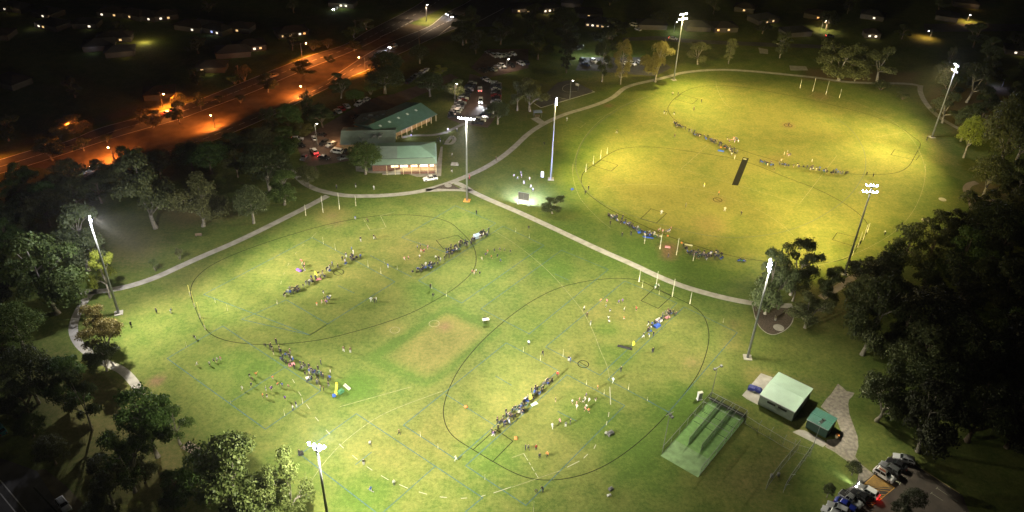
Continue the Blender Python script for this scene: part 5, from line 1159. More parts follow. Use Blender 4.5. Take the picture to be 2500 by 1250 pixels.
HS = [(14, 22, 'house with two warm lit windows in the top left corner', 'tile', W((-.2, 'win_warm'), (.25, 'win_white')), None),
 (45, 24, 'house with a pale roof near the top left corner', 'pale', (), (500, WARMC, .3)), (121, 38, 'house with one bright window left of the dim tree glow', 'grey', W((.1, 'win_white')), (1500, WARMC, .6)),
 (132, 66, 'house with a white lit wall corner below the bright window house', 'grey', W((-.3, 'win_white'), (-.1, 'win_warm')), (900, WHITEC, -.5)), (279, 36, 'house with two small white windows at the top', 'tile', W((-.3, 'win_white'), (.2, 'win_warm')), None),
 (333, 42, 'house with one yellow window at the top', 'tile', W((.0, 'win_warm')), (400, WARMC, 0)), (360, 44, 'house with three white windows in a row at the top', 'grey', W((-.3, 'win_white'), (0, 'win_warm'), (.3, 'win_white')), None),
 (404, 44, 'house with a faint window pair at the top', 'tile', W((-.2, 'win_white'), (.1, 'win_warm')), None), (215, 64, 'house with a greyish lit carport at the left', 'grey', W((.2, 'win_white'),), (300, WHITEC, .2)),
 (245, 116, 'house with a pale blue metal roof in the dark suburb', 'pale', (), (900, (.7, .75, 1), -.2)), (296, 132, 'small pale roofed house below the lit lawn patch', 'pale', (), (700, WARMC, .2)), (282, 98, 'house with a lit driveway in the dark suburb', 'tile', W((.2, 'win_warm')), (6000, (1, .72, .35), .9)),
 (472, 70, 'dark house with a single white light', 'tile', W((.2, 'win_white')), None), (502, 70, 'house with an orange lit eave', 'pale', W((-.1, 'win_orange')), (500, ORC, 0)), (533, 78, 'house with a blue lit patio', 'grey', W((0, 'win_blue'), (.25, 'win_white')), (700, BLC, .1)),
 (588, 74, 'house with a small yellow window near the road trees', 'tile', W((0, 'win_warm')), None), (610, 118, 'house with several white lights above the far kerb', 'grey', W((-.2, 'win_white'), (.1, 'win_white'), (.3, 'win_warm')), (500, WHITEC, .3)), (571, 132, 'house with a dim grey gable above the far kerb', 'pale', (), (200, WHITEC, .1)),
 (520, 170, 'house with a yellowish lit wall above the far kerb shrubs', 'pale', W((-.3, 'win_warm')), (1600, (1, .8, .4), 0)), (30, 206, 'house with a dim pale wall at the left edge', 'tile', W((-.3, 'win_white')), None), (2, 90, 'house cut by the left edge with a lit corner', 'tile', W((.1, 'win_white')), None),
 (838, 14, 'house with a bright white garage at the top', 'grey', W((0, 'win_white'), (.2, 'win_white')), (3500, (.85, 1, .85), .1)), (712, 84, 'house with a row of yellow windows above the orange verge', 'tile', W((-.35, 'win_warm'), (-.1, 'win_warm'), (.2, 'win_white'), (.35, 'win_orange')), (600, WARMC, 0)),
 (392, 234, 'low roadside shed lit orange behind a street lamp', 'tile', (), None), 
 (1277, 26, 'house with a cream lit front right of the side road', 'grey', W((-.2, 'win_warm'), (.2, 'win_warm')), (2500, WARMC, 0)), (1338, 26, 'large house with bright upper windows at the top edge', 'grey', W((-.35, 'win_white'), (-.1, 'win_white'), (.15, 'win_warm')), (2600, WARMC, -.3)), (1395, 14, 'house with a cream wall at the top edge', 'pale', (), (1300, (1, .8, .5), 0)),
 (1436, 38, 'dark house with a small lit window behind the belt of trees', 'tile', W((0, 'win_warm')), None), (1462, 62, 'house with a row of small warm windows behind the belt of trees', 'tile', W((-.4, 'win_warm'), (-.2, 'win_white'), (0, 'win_warm'), (.2, 'win_warm'), (.4, 'win_white')), None),
 (1765, 72, 'house with an orange porch lamp behind the far oval', 'tile', W((-.35, 'win_orange'), (.1, 'win_warm')), (1500, ORC, -.35)), (1818, 26, 'dark house with a thin lit window near the top', 'tile', W((0, 'win_warm')), None), (1862, 52, 'house with a yellowish lit wall behind the far oval', 'pale', W((-.1, 'win_warm'), (.2, 'win_warm')), (1500, WARMC, 0)),
 (1940, 84, 'house with a long dim roof beside the grey driveway', 'grey', (), (500, (1, .8, .6), .3)), (2000, 44, 'house with an orange lit corner above the grey driveway', 'tile', W((0, 'win_orange')), (1800, ORC, .2)), (2126, 90, 'small shed with a bright front and reddish roof', 'tile', W((-.2, 'win_white'), (.2, 'win_white')), (1500, (1, .8, .55), 0), (8, 6)),
 (2129, 44, 'dark house with one faint bluish light', 'grey', W((.1, 'win_white')), None), (2310, 46, 'long house in front of the orange far street', 'grey', (), (500, ORC, .3)), (2355, 14, 'house with an orange lit roof edge at the top right', 'tile', (), (1500, ORC, .3)), (2490, 130, 'house cut by the right edge with lit windows', 'grey', W((-.2, 'win_white'), (.1, 'win_white')), (900, WARMC, 0)), (1700, 70, 'low house with a grey wall behind the farthest floodlight pole', 'pale', (), (350, WHITEC, .2)), (1590, 66, 'dim house behind two parked cars', 'grey', (), (250, WHITEC, 0))]
for h in HS: house(*h)
wood([(-60, -30), (1020, -30), (860, 70), (640, 160), (430, 225), (200, 300), (0, 360), (-80, 380)], 30, 7, 11, ('dark', 'black'), 'dark garden tree in the unlit suburb beyond the main road', 'dark garden trees of the suburb', 16, 21)
wood([(1420, -20), (2560, -20), (2560, 50), (2250, 50), (2240, 110), (2080, 125), (1900, 95), (1620, 80), (1480, 60)], 24, 7, 11, ('dark', 'black'), 'dark garden tree among the houses beyond the yellow field', 'dark garden trees beyond the yellow field', 14, 22)
# ------------------------------------------------------------------ cars
PAINT = {k: mat('paint_' + k, c, .28, .04, 1, spec=.6) for k, c in {'white': (.80, .80, .80), 'silver': (.42, .43, .45), 'grey': (.14, .145, .15), 'black': (.015, .015, .017), 'red': (.33, .02, .02), 'blue': (.015, .03, .28), 'teal': (.02, .13, .16), 'gold': (.38, .30, .18), 'navy': (.02, .03, .08)}.items()}
M['tyre'] = mat('tyre', (.02, .02, .02), .85, .1, 4); M['rim'] = mat('wheel_rim', (.45, .45, .46), .35, .05, 4, metal=.6); M['carglass'] = mat('car_glass', (.01, .012, .014), .06, 0, spec=.8)
M['lampclear'] = mat('headlight_off', (.6, .62, .65), .15, 0); M['lampred'] = mat('tail_light_off', (.3, .015, .012), .25, 0)
M['headon'] = mat('headlight_on', (1, 1, 1), .2, 0, emit=(.85, .9, 1), est=120); M['tailon'] = mat('tail_light_on', (.6, .02, .02), .2, 0, emit=(1, .03, .04), est=9); M['trim'] = mat('black_trim', (.02, .02, .02), .6, .1, 3)
def ring_x(x, hw, z0, z1, r=.12):
    return [(x, -hw + r * .3, z0), (x, -hw, z0 + r), (x, -hw, z1 - r), (x, -hw + r, z1), (x, hw - r, z1), (x, hw, z1 - r), (x, hw, z0 + r), (x, hw - r * .3, z0)]
CARS = {}   # kind: (sections of the lower body, cabin outline)
SPEC = {'sedan': (4.6, .89, .92, (-.95, -.30, 1.0, 1.75), 1.43, .98, 1.02), 'hatch': (4.1, .86, .95, (-.85, -.25, 1.35, 1.85), 1.47, .98, 1.0), 'suv': (4.75, .94, 1.06, (-.95, -.35, 1.75, 2.15), 1.75, 1.1, 1.12),
        'wagon': (4.8, .90, .95, (-.95, -.30, 1.75, 2.2), 1.50, 1.0, 1.03), 'ute': (5.2, .93, 1.05, (-1.0, -.45, .75, 1.0), 1.78, 1.08, 1.08), 'van': (4.9, .95, 1.1, (-1.7, -1.15, 2.2, 2.35), 1.95, 1.15, 1.15)}
def car_meshes(kind):
    L_, hw, belt, cab, roof, hood, boot = SPEC[kind]; h = L_ / 2; mb = MB()
    hoodx = cab[0] - .1
    secs = [(-h, hw * .80, .38, .68), (-h + .10, hw * .93, .28, .80), (-h + .45, hw, .24, hood - .12), (hoodx, hw, .24, hood), (cab[3], hw, .24, boot), (h - .35, hw, .26, boot - .03), (h - .08, hw * .93, .32, boot - .12), (h, hw * .84, .42, boot - .22)]
    if kind == 'ute': secs = secs[:4] + [(1.02, hw, .24, boot), (1.04, hw, .24, boot), (h - .05, hw, .3, boot), (h, hw * .97, .4, boot - .04)]
    if kind == 'van': secs[2] = (-h + .3, hw, .24, hood - .1)
    secs = sorted(secs, key=lambda s: s[0])
    R = [ring_x(*s) for s in secs]; vs = [v for r in R for v in r]; n = 8; fs = []
    for i in range(len(R) - 1):
        for k in range(n): fs.append((i * n + k, (i + 1) * n + k, (i + 1) * n + (k + 1) % n, i * n + (k + 1) % n))
    fs += [tuple(range(n)), tuple(range(len(R) * n - 1, (len(R) - 1) * n - 1, -1))]
    mb.add(vs, fs, 0)
    # roof panel and pillars
    rw = hw * .76; z0 = min(hood, boot) - .04
    b0 = [(cab[0], -hw * .93, z0), (cab[0], hw * .93, z0)]; 
    mb.frustum([(cab[1] - .04, -rw - .02, roof - .07), (cab[2] + .05, -rw - .02, roof - .07), (cab[2] + .05, rw + .02, roof - .07), (cab[1] - .04, rw + .02, roof - .07)], [(cab[1] + .12, -rw + .06, roof), (cab[2] - .1, -rw + .06, roof), (cab[2] - .1, rw - .06, roof), (cab[1] + .12, rw - .06, roof)], 0)
    for s in (-1, 1):
        for (xa, xb) in ((cab[0], cab[1]), (cab[3], cab[2])): mb.tube((xa, s * hw * .92, z0), (xb, s * (rw + .01), roof - .04), .055, .045, 4, 0)
        xm = (cab[1] + cab[2]) / 2; mb.tube((xm, s * hw * .94, z0), (xm, s * (rw + .015), roof - .04), .05, .045, 4, 0)
        mb.box(cab[0] + .25, cab[0] + .45, s * hw - (.0 if s > 0 else .17), s * hw + (.17 if s > 0 else .0), hood + .02, hood + .15, 0)
    if kind == 'ute': mb.box(1.12, h - .1, -hw + .1, hw - .1, boot - .003, boot + .02, 1); mb.box(1.15, h - .15, -hw + .12, -hw + .16, boot + .02, boot + .2, 1); mb.box(1.15, h - .15, hw - .16, hw - .12, boot + .02, boot + .2, 1)
    for x in (-h + .86, h - .88):
        for s in (-1, 1): mb.box(x - .40, x + .40, s * hw - .02, s * hw + .012, .2, .72, 1)
    mb.box(-h - .02, -h + .08, -hw * .55, hw * .55, .45, .62, 1)
    body = mb.mesh('body', [PAINT['white'], M['trim']])
    g = MB(); g.frustum([(cab[0], -hw * .92, z0), (cab[3], -hw * .92, z0), (cab[3], hw * .92, z0), (cab[0], hw * .92, z0)], [(cab[1], -rw, roof - .05), (cab[2], -rw, roof - .05), (cab[2], rw, roof - .05), (cab[1], rw, roof - .05)]); glass = g.mesh('glass', M['carglass'])
    w = MB(); w.tube((0, -.11, 0), (0, .11, 0), .33, .33, 14); wheel = w.mesh('wheel', M['tyre']); w = MB(); w.tube((0, -.12, 0), (0, .12, 0), .2, .2, 10); rim = w.mesh('rim', M['rim'])
    hl = MB(); hl.frustum([(0, -.2, -.09), (0, .2, -.09), (0, .2, .09), (0, -.2, .09)], [(-.07, -.16, -.06), (-.07, .16, -.06), (-.07, .16, .06), (-.07, -.16, .06)]); head = hl.mesh('headlight', M['lampclear'])
    tl = MB(); tl.frustum([(0, -.17, -.12), (0, .17, -.12), (0, .17, .12), (0, -.17, .12)], [(.06, -.14, -.1), (.06, .14, -.1), (.06, .14, .1), (.06, -.14, .1)]); tail = tl.mesh('tail_light', M['lampred'])
    return body, glass, wheel, rim, head, tail, L_, hw
for k in SPEC: CARS[k] = car_meshes(k)
def car(loc, yaw, kind, paint, label, group=None, head=False, tail=False, rack=None, detail=True, beam=0):
    body, glass, wheel, rim, hd, tl, L_, hw = CARS[kind]; h = L_ / 2
    o = empty('parked_car' if not (head and beam) else 'car', (loc.x, loc.y, .02), yaw, label, 'car' if kind not in ('ute', 'van') else {'ute': 'ute', 'van': 'van'}[kind], group)
    b = link(bpy.data.objects.new('body', body), o); b.material_slots[0].link = 'OBJECT'; b.material_slots[0].material = PAINT[paint]
    link(bpy.data.objects.new('glass', glass), o)
    for x in (-h + .86, h - .88):
        for s in (-1, 1):
            w = link(bpy.data.objects.new('wheel', wheel), o); w.location = (x, s * (hw - .09), .33)
            if detail: link(bpy.data.objects.new('rim', rim), w)
    for s in (-1, 1):
        a = link(bpy.data.objects.new('headlight', hd), o); a.location = (-h + .03, s * hw * .66, .70)
        if head: a.material_slots[0].link = 'OBJECT'; a.material_slots[0].material = M['headon']
        a = link(bpy.data.objects.new('tail_light', tl), o); a.location = (h - .03, s * hw * .70, .78)
        if tail: a.material_slots[0].link = 'OBJECT'; a.material_slots[0].material = M['tailon']
    if rack:
        roof = SPEC[kind][4]; mb = MB()
        for s in (-.55, .55): mb.box(-.4, 1.5, s - .03, s + .03, roof + .04, roof + .09)
        for k in range(7): mb.box(-.3 + k * .28, -.24 + k * .28, -.55, .55, roof + .05, roof + .10)
        mb.build('roof_rack', M['steel' if rack == 1 else 'trim'], o)
        if rack == 2: mb = MB(); mb.box(-.1, 1.3, .25, .45, roof + .1, roof + .2); mb.build('orange_board', mat('orange_board', (.6, .17, .05), .6, .1, 2), o)
    if beam:
        R = Matrix.Rotation(yaw, 3, 'Z'); f = R @ Vector((-h - .25, 0, 0)); spot('headlight_beam', loc + f + Vector((0, 0, .75)), loc + f + R @ Vector((-12, 0, .0)), beam, (.85, .92, 1), 60, .8, None, .1)
    if tail and beam >= 0 and detail:
        R = Matrix.Rotation(yaw, 3, 'Z'); point('brake_glow', loc + R @ Vector((h + .5, 0, .8)), 28, (1, .05, .05), .2)
    return o
def heading(p0, p1): d = G(*p1) - G(*p0); return math.atan2(d.y, d.x)   # nose (-x) at p0, tail at p1
def car2(nose, tail_, kind, paint, label, **k):
    a, b = G(*nose), G(*tail_); return car((a + b) / 2, heading(nose, tail_), kind, paint, label, **k)
NC = 'cars parked in the corner car park'
Q9 = lambda a, b: (q('9', a)[0], q('9', b)[0])
for a, b, kind, p, lab, kw in [
 ((1350, 265), (1640, 350), 'wagon', 'silver', 'silver blue wagon, outermost of the upper row in the corner car park', {'rack': 1}),
 ((1270, 350), (1480, 460), 'sedan', 'black', 'black sedan beside the silver blue wagon', {}),
 ((1130, 400), (1385, 560), 'suv', 'grey', 'dark grey four wheel drive with pale roof rails next to the white one', {'rack': 1}),
 ((1300, 670), (1020, 490), 'suv', 'white', 'white four wheel drive with an orange board on its roof rack, beside the yellow hatching', {'rack': 2}),
 ((720, 770), (1040, 960), 'suv', 'white', 'white car with glowing headlights and red tail lights crossing the yellow hatching', {'head': True, 'tail': True}),
 ((640, 860), (850, 1010), 'hatch', 'black', 'black hatchback beside the white car with red tail lights', {}),
 ((760, 1110), (430, 890), 'ute', 'silver', 'silver crew cab ute with a ladder rack, left of the black hatchback', {'rack': 1}),
 ((620, 1150), (370, 1020), 'sedan', 'blue', 'bright blue sedan beside the silver ute', {}),
 ((240, 1085), (520, 1215), 'wagon', 'silver', 'silver wagon beside the bright blue sedan', {}),
 ((130, 1150), (400, 1290), 'hatch', 'silver', 'pale hatchback at the end of the row on the bottom edge', {})]:
    n, t = Q9(a, b); car2(n, t, kind, p, lab, group=NC, **kw)
hl = G(*q('9', (690, 745))[0]); ht = G(*q('9', (480, 600))[0]); spot('headlight_beam', hl + Vector((0, 0, .9)), ht, 2500, (.9, .95, 1), 45, .9)
car2((168, 1252), (145, 1222), 'wagon', 'white', 'white car with a slatted roof rack on the corner street', rack=1)
car2((-8, 1040), (12, 1066), 'sedan', 'teal', 'pale car half cut off by the left edge of the photo')
# clubhouse yard
Q6 = lambda *p: q('6', *p)
for a, b, kind, p, lab, kw in [
 ((1030, 105), (1110, 65), 'hatch', 'white', 'white hatchback behind the clubhouse, the upper one of the white pair', {}), ((940, 155), (1020, 110), 'suv', 'white', 'white car behind the clubhouse, the lower one of the white pair', {}),
 ((800, 130), (865, 190), 'wagon', 'silver', 'silver wagon next to the red car in the yard row', {}), ((735, 165), (805, 215), 'sedan', 'red', 'dark red sedan in the yard row', {}), ((690, 195), (765, 245), 'sedan', 'silver', 'pale blue silver sedan left of the red sedan', {}), ((625, 220), (690, 275), 'suv', 'black', 'black four wheel drive at the left end of the yard row', {}),
 ((295, 560), (170, 560), 'wagon', 'silver', 'silver wagon lit from behind at the yard entrance', {'tail': True, 'detail': False}), ((305, 650), (230, 615), 'sedan', 'black', 'black sedan at the edge of the yard lawn', {}), ((405, 680), (465, 745), 'suv', 'white', 'white car with red tail lights driving through the yard', {'tail': True}), ((625, 800), (490, 775), 'sedan', 'black', 'black car with red brake lights turning in the yard', {'tail': True}),
 ((595, 655), (690, 610), 'wagon', 'silver', 'silver wagon parked against the hall end wall', {}), ((520, 630), (600, 590), 'suv', 'black', 'black four wheel drive parked against the hall end wall', {}), ((655, 705), (770, 725), 'van', 'white', 'white van parked beside the bright green tree', {}), ((790, 710), (850, 685), 'hatch', 'black', 'black hatchback behind the white van', {}),
 ((745, 800), (840, 780), 'sedan', 'grey', 'dark car under the bright green tree', {}), ((480, 500), (560, 515), 'sedan', 'black', 'black sedan above the other cars by the hall end wall', {}), ((420, 520), (455, 585), 'hatch', 'silver', 'pale hatchback beside the yard lamp pole', {}), ((290, 815), (340, 760), 'sedan', 'grey', 'grey sedan under the trees at the left side of the yard', {}), ((920, 300), (990, 285), 'hatch', 'black', 'dark hatchback beside the service block', {})]:
    n, t = Q6(a, b); car2(n, t, kind, p, lab, group='cars parked in the clubhouse yard', **kw)
# utility with white tray on the grass
n, t = Q6((1770, 1058), (1935, 1035)); car2(n, t, 'ute', 'white', 'white crew cab ute parked on the grass in front of the clubhouse')
# moving cars
for n, t, kind, p, lab, kw in [(q('B', (965, 357))[0], q('B', (1025, 335))[0], 'suv', 'white', 'white car with headlights on in the middle of the near carriageway', {'beam': 4000}), (q('B', (1385, 115))[0], q('B', (1425, 100))[0], 'sedan', 'silver', 'silver car with headlights on at the top crossing, the upper of two', {'beam': 2500}), (q('B', (1425, 133))[0], q('B', (1465, 118))[0], 'sedan', 'black', 'dark car with headlights on at the top crossing, the lower of two', {'beam': 2500}),
                               (q('A', (682, 1222))[0], q('A', (725, 1205))[0], 'sedan', 'silver', 'car with headlights on coming out behind the dark tree belt', {'beam': 2500}), ((1173, 255), (1174, 243), 'suv', 'white', 'white car with blazing headlights in the aisle of the avenue car park', {'beam': 9000})]:
    car2(n, t, kind, p, lab, head=True, **kw)
car2((1171, 214), (1172, 227), 'suv', 'white', 'white car driving up the aisle of the avenue car park', tail=True, detail=False)
car2((660, 190), (678, 184), 'sedan', 'gold', 'pale car behind the dark median tree'); car2((868, 112), (856, 118), 'sedan', 'black', 'dark car with red tail lights beside the kerb tree', tail=True, detail=False)
car2((390, 285), (424, 275), 'sedan', 'red', 'dark car with a red tail light behind the bare stemmed median tree', tail=True, detail=False)
car2((1652, 98), (1634, 95), 'sedan', 'silver', 'car with red tail lights on the street behind the farthest floodlight pole', tail=True, detail=False); car2((2035, 91), (2018, 90), 'sedan', 'black', 'dark car with red tail lights at the foot of the grey driveway', tail=True, detail=False)
car2((818, 10), (832, 8), 'sedan', 'red', 'car with red tail lights in front of the bright garage', tail=True, detail=False); car2((815, 26), (824, 22), 'hatch', 'white', 'car with a white headlight below the bright garage', head=True, detail=False)
car2((1540, 62), (1552, 66), 'van', 'white', 'pale van parked in front of the dim house', detail=False); car2((1552, 72), (1562, 76), 'hatch', 'silver', 'pale hatchback below the pale van', detail=False)
car2((268, 93), (284, 87), 'wagon', 'gold', 'pale car on the lit driveway in the dark suburb', detail=False)
# far car park rows
ORD = ['first', 'second', 'third', 'fourth', 'fifth', 'sixth', 'seventh', 'eighth', 'ninth', 'tenth', 'eleventh', 'twelfth', 'thirteenth', 'fourteenth', 'fifteenth', 'sixteenth', 'seventeenth', 'eighteenth', 'nineteenth']
TENS = {2: ('twentieth', 'twenty'), 3: ('thirtieth', 'thirty'), 4: ('fortieth', 'forty'), 5: ('fiftieth', 'fifty'), 6: ('sixtieth', 'sixty')}
def ordn(i):
    if i <= 19: return ORD[i - 1]
    t, u = divmod(i, 10); return TENS[t][0] if u == 0 else TENS[t][1] + '-' + ORD[u - 1]
r5 = random.Random(8); CC = ['white', 'white', 'black', 'silver', 'white', 'grey', 'black', 'silver', 'navy', 'white', 'red', 'black']; KK = ['sedan', 'suv', 'hatch', 'wagon', 'suv', 'ute', 'sedan']
def row(pts, label, group, flip=None, yaw=0.0):
    for i, (x, y) in enumerate(pts):
        p = G(x, y); pc = r5.choice(CC); k = r5.choice(KK); yw = yaw + r5.uniform(-.06, .06) + (PI if r5.random() < .4 else 0)
        car(p, yw, k, pc, f'{pc} {"ute" if k == "ute" else "car"}, {ordn(i + 1)} {label}', group, detail=False)
def lerp_pts(a, b, n): return [(a[0] + (b[0] - a[0]) * i / (n - 1), a[1] + (b[1] - a[1]) * i / (n - 1)) for i in range(n)]
row(lerp_pts((1153, 206), (1105, 286), 16), 'from the top of the left avenue row', 'cars in the left row of the avenue car park', yaw=.05)
row(lerp_pts((1211, 207), (1211, 252), 10) + lerp_pts((1200, 270), (1166, 302), 6), 'from the top of the right avenue row', 'cars in the right row of the avenue car park', yaw=-.05)
row([(1192, 131), (1206, 139), (1218, 139), (1228, 138), (1240, 136), (1252, 134)], 'from the left in the uppermost row', 'cars in the uppermost row of the car park', yaw=2.25)
row([(1180, 175), (1194, 171), (1205, 172), (1215, 166), (1225, 164), (1248, 162), (1272, 158), (1283, 156)], 'from the left in the second row', 'cars in the second row of the car park', yaw=2.25)
row([(1185, 196), (1190, 199)], 'on the kerb at the top of the avenue', 'cars at the kerb of the avenue car park', yaw=2.4)
row([(998, 202), (1006, 196), (1014, 190), (1024, 185), (1032, 179), (1040, 174)], 'from the left in the lane behind the clubhouse trees', 'cars in the lane behind the clubhouse', yaw=1.2)
row([(1424, 150), (1430, 160), (1449, 152), (1482, 156), (1530, 160), (1543, 158), (1561, 155), (1575, 158)], 'from the left in the car park behind the tall gums', 'cars behind the tall gums', yaw=2.2)
for px, kw in (((1449, 142), 500), ((1424, 142), 600), ((1555, 146), 350)): point('car_park_lamp_glow', G(*px) + Vector((0, 0, 5)), kw * 3, (.75, .85, 1), .3)
# ------------------------------------------------------------------ goal posts
def goal_post(base, ty, label, m='postwhite', r=.075, group=None):
    b = G(*base); h = up_to(b, ty); mb = MB(); mb.tube((0, 0, 0), (0, 0, h), r, r * .8, 10, 0); mb.tube((0, 0, .02), (0, 0, min(1.6, h * .4)), r * 1.7, r * 1.7, 10, 1)
    o = mb.build('goal_post', [M[m], M['padding']]); o.location = b; tag(o, label, 'goal post', group); return o
M['postdull'] = mat('post_dull', (.42, .42, .30), .6, .05, 2)
M['padding'] = mat('goal_padding', (.62, .58, .40), .8, .1, 2); M['postyellow'] = mat('post_yellow', (.70, .62, .18), .5, .05, 2)
GP = [('by the footpath fork below the clubhouse', [(747, 527, 500), (789, 519, 478), (829, 511, 471), (869, 503, 477)], 'postwhite'), ('between the diagonal footpath and the lower oval', [(1560, 688, 659), (1601, 702, 662), (1641, 724, 681), (1684, 742, 713)], 'postwhite'),
      ('at the near edge of the yellow fields', [(1573, 595, 571), (1611, 608, 570), (1651, 623, 581), (1692, 637, 617)], 'postwhite'), ('at the far edge of the yellow fields', [(1953, 215, 194), (1984, 223, 190), (2016, 231, 198), (2049, 239, 217)], 'postwhite'),
      ('on the left end of the left oval', [(465, 723, 696), (476, 751, 712), (489, 776, 739), (501, 805, 776)], 'postyellow'), ('behind the dark floodlight pole by the yellow field', [(2081, 624, 600), (2094, 604, 566), (2107, 586, 548), (2117, 567, 545)], 'postwhite'), ('at the scoreboard side of the yellow fields', [(1430, 420, 400), (1448, 401, 380), (1466, 387, 366), (1482, 376, 360)], 'postwhite')]
for nm, ps, m in GP:
    for i, (x, y, t) in enumerate(ps): goal_post((x, y), t, f'{"short" if i in (0, 3) else "tall"} goal post {nm}, {ordn(i + 1)} from the left', m)
JR = [q('E', (1565, 1010), (1548, 965)), q('E', (1655, 1068), (1645, 1020)), q('F', (490, 583), (485, 530)), q('F', (577, 628), (575, 580)), q('F', (815, 752), (812, 700)), q('F', (908, 800), (905, 752)), q('F', (932, 718), (930, 690)), q('F', (1027, 768), (1025, 738)), q('F', (1278, 908), (1274, 868)), q('F', (1383, 965), (1379, 920)),
      q('J', (1195, 703), (1190, 665)), q('J', (1322, 787), (1318, 750)), q('J', (1663, 1015), (1665, 975)), q('K', (82, 85), (80, 50)), q('K', (205, 150), (207, 110)), q('K', (370, 122), (370, 65)), q('K', (540, 325), (540, 290)), q('K', (668, 395), (672, 358)), q('K', (845, 362), (848, 315)), q('K', (983, 440), (985, 415)), q('K', (155, 1250), (157, 1170)), q('I', (1357, 55), (1350, 12)), q('J', (208, 550), (203, 505)), q('J', (340, 462), (333, 418)), q('G', (27, 495), (25, 465)), q('G', (125, 540), (125, 505)), q('G', (945, 900), (952, 845)), q('G', (1068, 950), (1068, 918)), q('G', (1533, 1155), (1535, 1120)), q('F', (153, 1020), (150, 980)), q('I', (1677, 460), (1668, 435))]
NEARBY = ['left of the left oval goals', 'inside the left oval, lower of its pair', 'on the upper left pitch, left one', 'on the upper left pitch, right one', 'right of the upper left pitch, upper one', 'right of the upper left pitch, lower one', 'near the person in blue, left one', 'near the person in blue, right one', 'below the long spectator line, left one', 'below the long spectator line, on the black oval', 'at the lower left of the south oval, left one', 'at the lower left of the south oval, right one', 'by the white line at the bottom', 'above the lower crowd, left one', 'above the lower crowd, right one', 'left of the black centre circle', 'beside the lower crowd, left one', 'beside the lower crowd, right one', 'towards the nets, left one', 'towards the nets, right one', 'at the bottom edge', 'on the left pitch near the tree shadow', 'below the left crowd, left one', 'below the left crowd, right one', 'below the scoreboard path, left one', 'below the scoreboard path, right one', 'in front of the east goals, left one', 'in front of the east goals, right one', 'right of the south oval', 'below the yellow banner crowd', 'on the left pitch, lower corner']
for (b, t), nb in zip(JR, NEARBY): goal_post(b, t[1], f'thin pale junior goal post {nb}', 'postdull', .03, 'thin junior goal posts')

# ------------------------------------------------------------------ people
M['skin'] = mat('skin', (.42, .26, .18), .6, .08, 4); M['skin2'] = mat('skin_dark', (.22, .12, .08), .6, .08, 4); M['hair'] = mat('hair_dark', (.03, .02, .015), .7, .1, 6); M['hair2'] = mat('hair_fair', (.25, .17, .08), .7, .1, 6); M['shoe'] = mat('shoe', (.05, .05, .055), .7, .1, 5)
CL_ = {k: mat('cloth_' + k, c, .85, .15, 4) for k, c in {'black': (.012, .012, .014), 'navy': (.018, .022, .055), 'grey': (.12, .12, .125), 'white': (.48, .48, .48), 'blue': (.025, .075, .34), 'pink': (.55, .22, .26), 'red': (.36, .03, .03), 'orange': (.62, .20, .06), 'yellow': (.70, .62, .05), 'green': (.04, .15, .07), 'purple': (.14, .07, .30), 'brown': (.10, .06, .04), 'paleblue': (.36, .46, .62), 'cream': (.55, .48, .36)}.items()}
